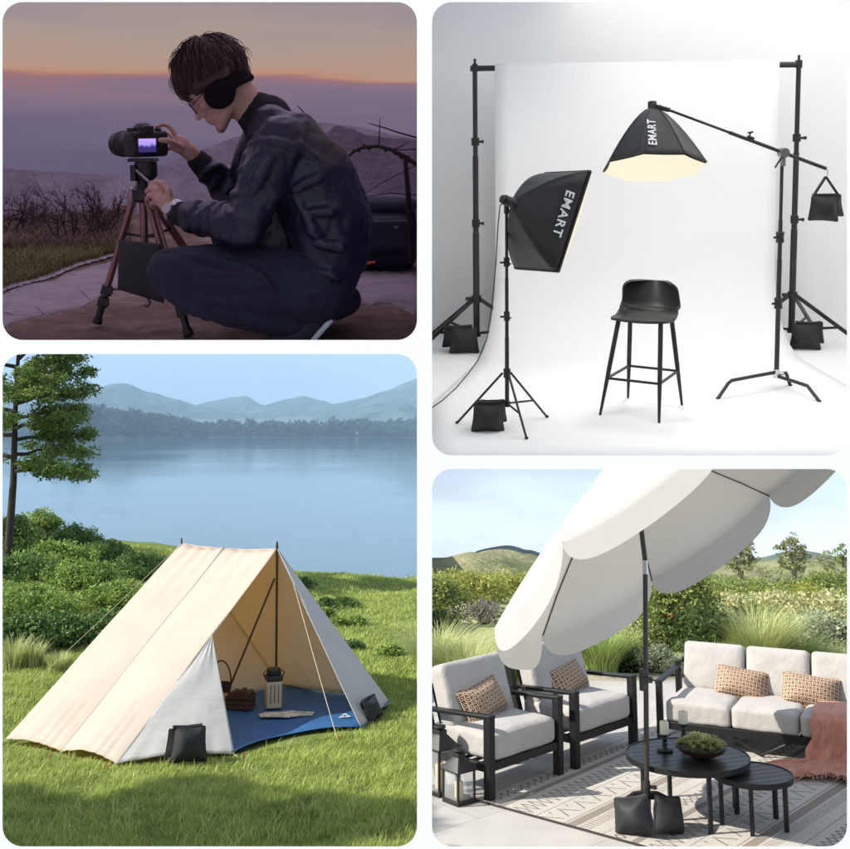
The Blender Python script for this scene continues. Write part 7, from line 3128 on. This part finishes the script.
for k in range(90):      # fringe hanging over the brow
    s = lr.uniform(-0.05, 0.058)
    p = HP(0.078 + lr.normal(0, .008), s, 0.062 + lr.normal(0, .012))
    L_ = lr.uniform(0.04, 0.085)
    pts = [p + hF * (0.020 * math.sin(q * 2.4)) - hU * L_ * q + hS * 0.012 * math.sin(q * 3 + k) for q in (0, .25, .5, .75, 1)]
    mb.tube(pts, [0.0010, 0.0012, 0.0010, 0.0008, 0.0003], 3, cap=False)
mb.build('strands', HAIR, hair)

# earmuffs worn behind the head
MUFF = mat('dark_fleece', (0.010, 0.007, 0.010), 0.95, 0.2, 60, bump=0.5, bscale=220, spec=0.15)
mb = MB()
ec = P(221.5, 94, 3.40)
q = ec - hC
ef, eu = q.dot(hF), q.dot(hU)
for s in (-1, 1):
    mb.ellip(HP(ef, s * 0.082, eu), (0.051, 0.021, 0.045), 22, 14, HM)
bk = P(250, 76, 3.40) - hC
bf, bu = bk.dot(hF), bk.dot(hU)
for du in (-0.014, 0.0, 0.014):
    pts = []
    for i in range(17):
        a = PI * i / 16
        s = math.cos(a)
        w_ = math.sin(a)
        pts.append(HP(ef + (bf - ef) * w_ ** 0.8, s * 0.088 * (1 if True else 0), eu + (bu - eu) * w_ + du + 0.010))
    mb.tube(pts, 0.0105, 8)
grown(mb, 'earmuffs', MUFF, man, 0.005, 3, M=Matrix.Identity(4))

# glasses
GM = mat('thin_dark_frame', (0.02, 0.018, 0.02), 0.35, 0.05, 30, metal=0.6)
mb = MB()
for s in (-1, 1):
    c_ = HP(0.104, s * 0.034, -0.036)
    mb.tube([c_ + hS * 0.025 * math.cos(a) + hU * 0.022 * math.sin(a) for a in np.linspace(0, 2 * PI, 22)[:-1]], 0.0013, 6, closed=True)
    mb.tube([c_ + hS * s * 0.025 + hU * 0.006, HP(0.07, s * 0.072, -0.028), HP(0.01, s * 0.080, -0.022)], 0.0013, 6)
mb.tube([HP(0.104, 0.010, -0.030), HP(0.107, 0, -0.026), HP(0.104, -0.010, -0.030)], 0.0013, 6)
gl_o = mb.build('glasses', GM, man, M=Matrix.Identity(4))
LG, nt, b = new_mat('spectacle_lens')
b.inputs['Base Color'].default_value = (0.8, 0.85, 0.95, 1)
b.inputs['Roughness'].default_value = 0.05
b.inputs['Alpha'].default_value = 0.18
for s in (-1, 1):
    mb = MB()
    c_ = HP(0.104, s * 0.034, -0.036)
    mb.add([c_ + hS * 0.024 * math.cos(a) + hU * 0.021 * math.sin(a) for a in np.linspace(0, 2 * PI, 22)[:-1]], [tuple(range(21))])
    mb.build('lens', LG, gl_o, solid=0.0015, smooth=False)
# brow, dark lash line and mouth as small pieces on the near side
EYEW = mat('dark_lash', (0.07, 0.045, 0.04), 0.35, 0.05, 20)
mb = MB()
for s in (-1, 1):
    mb.tube([HP(0.0835, s * 0.022, -0.037), HP(0.083, s * 0.032, -0.039), HP(0.076, s * 0.043, -0.036)], [0.0016, 0.0030, 0.0014], 6)
mb.build('eyelids', EYEW, man, M=Matrix.Identity(4))
mb = MB()
for s in (-1, 1):
    mb.tube([HP(0.088, s * 0.014, -0.018), HP(0.092, s * 0.028, -0.012), HP(0.084, s * 0.045, -0.014)], [0.003, 0.0042, 0.002], 6)
mb.build('eyebrows', HAIR, man, M=Matrix.Identity(4))
# watch
mb = MB()
wd = (P(172, 208, 3.36) - wrL).normalized()
wc = wrL.lerp(P(171, 207, 3.36), 0.35)
ux = wd.cross(Vector((0, 1, 0))).normalized()
uy = wd.cross(ux)
mb.tube([wc + ux * 0.033 * math.cos(a) + uy * 0.031 * math.sin(a) for a in np.linspace(0, 2 * PI, 26)[:-1]], 0.0065, 8, closed=True)
mb.tube([wc + wd * 0.009 + ux * 0.033 * math.cos(a) + uy * 0.031 * math.sin(a) for a in np.linspace(0, 2 * PI, 26)[:-1]], 0.0055, 8, closed=True)
mb.cyl(wc + uy * 0.030, wc + uy * 0.042, 0.019, 0.017, 18)
mb.build('watch', mat('silver_watch', (0.55, 0.55, 0.58), 0.25, 0.05, 40, metal=0.9), man, M=Matrix.Identity(4))
# ================================================================== light
SUN = Vector((-0.80, -0.15, 0.58)).normalized()
w = bpy.data.worlds.new('World')
scene.world = w
w.use_nodes = True
nt = w.node_tree
bg = nt.nodes['Background']
sky = N(nt, 'ShaderNodeTexSky')
sky.sky_type = 'NISHITA'
sky.sun_disc = False
sky.sun_elevation = math.asin(SUN.z)
sky.sun_rotation = math.atan2(SUN.x, SUN.y)
sky.air_density = 1.0
sky.dust_density = 0.2
sky.ozone_density = 2.0
tc = N(nt, 'ShaderNodeTexCoord')
mp = N(nt, 'ShaderNodeVectorMath', operation='ADD')
mp.inputs[1].default_value = (0, 0, 0.34)
nt.links.new(tc.outputs['Generated'], mp.inputs[0])
nm = N(nt, 'ShaderNodeVectorMath', operation='NORMALIZE')
nt.links.new(mp.outputs[0], nm.inputs[0])
nt.links.new(nm.outputs[0], sky.inputs['Vector'])
hs = N(nt, 'ShaderNodeHueSaturation')
hs.inputs['Saturation'].default_value = 0.50
nt.links.new(sky.outputs[0], hs.inputs['Color'])
# thin fair-weather clouds, fixed in the sky
cm = N(nt, 'ShaderNodeMapping')
cm.inputs['Scale'].default_value = (5, 5, 22)
nt.links.new(nm.outputs[0], cm.inputs['Vector'])
cn = N(nt, 'ShaderNodeTexNoise')
cn.inputs['Scale'].default_value = 1.0
cn.inputs['Detail'].default_value = 7
cn.inputs['Roughness'].default_value = 0.55
nt.links.new(cm.outputs[0], cn.inputs['Vector'])
cr = ramp(nt, [(0.47, 0.0), (0.66, 0.7)], cn.outputs['Fac'])
cx_ = N(nt, 'ShaderNodeMixRGB')
nt.links.new(cr.outputs[0], cx_.inputs[0])
nt.links.new(hs.outputs[0], cx_.inputs[1])
cx_.inputs[2].default_value = (2.2, 2.28, 2.35, 1)
nt.links.new(cx_.outputs[0], bg.inputs['Color'])
bg.inputs['Strength'].default_value = 0.15
ld = bpy.data.lights.new('sun', 'SUN')
ld.energy = 4.0
ld.angle = math.radians(0.53)
ld.color = (1.0, 0.95, 0.87)
lo = bpy.data.objects.new('sun', ld)
COL.objects.link(lo)
lo.rotation_euler = SUN.to_track_quat('Z', 'Y').to_euler()
lo.location = (-8, -2, 9)
scene.view_settings.view_transform = 'Standard'
scene.view_settings.look = 'None'
scene.view_settings.exposure = 1.0
scene.view_settings.gamma = 1.0
scene.render.engine = 'CYCLES'
scene.cycles.use_denoising = True
scene.cycles.use_adaptive_sampling = True
scene.cycles.adaptive_threshold = 0.015
scene.cycles.max_bounces = 8
scene.cycles.diffuse_bounces = 4
scene.cycles.transparent_max_bounces = 12
scene.cycles.sample_clamp_indirect = 6
scene.cycles.caustics_reflective = False
scene.cycles.caustics_refractive = False
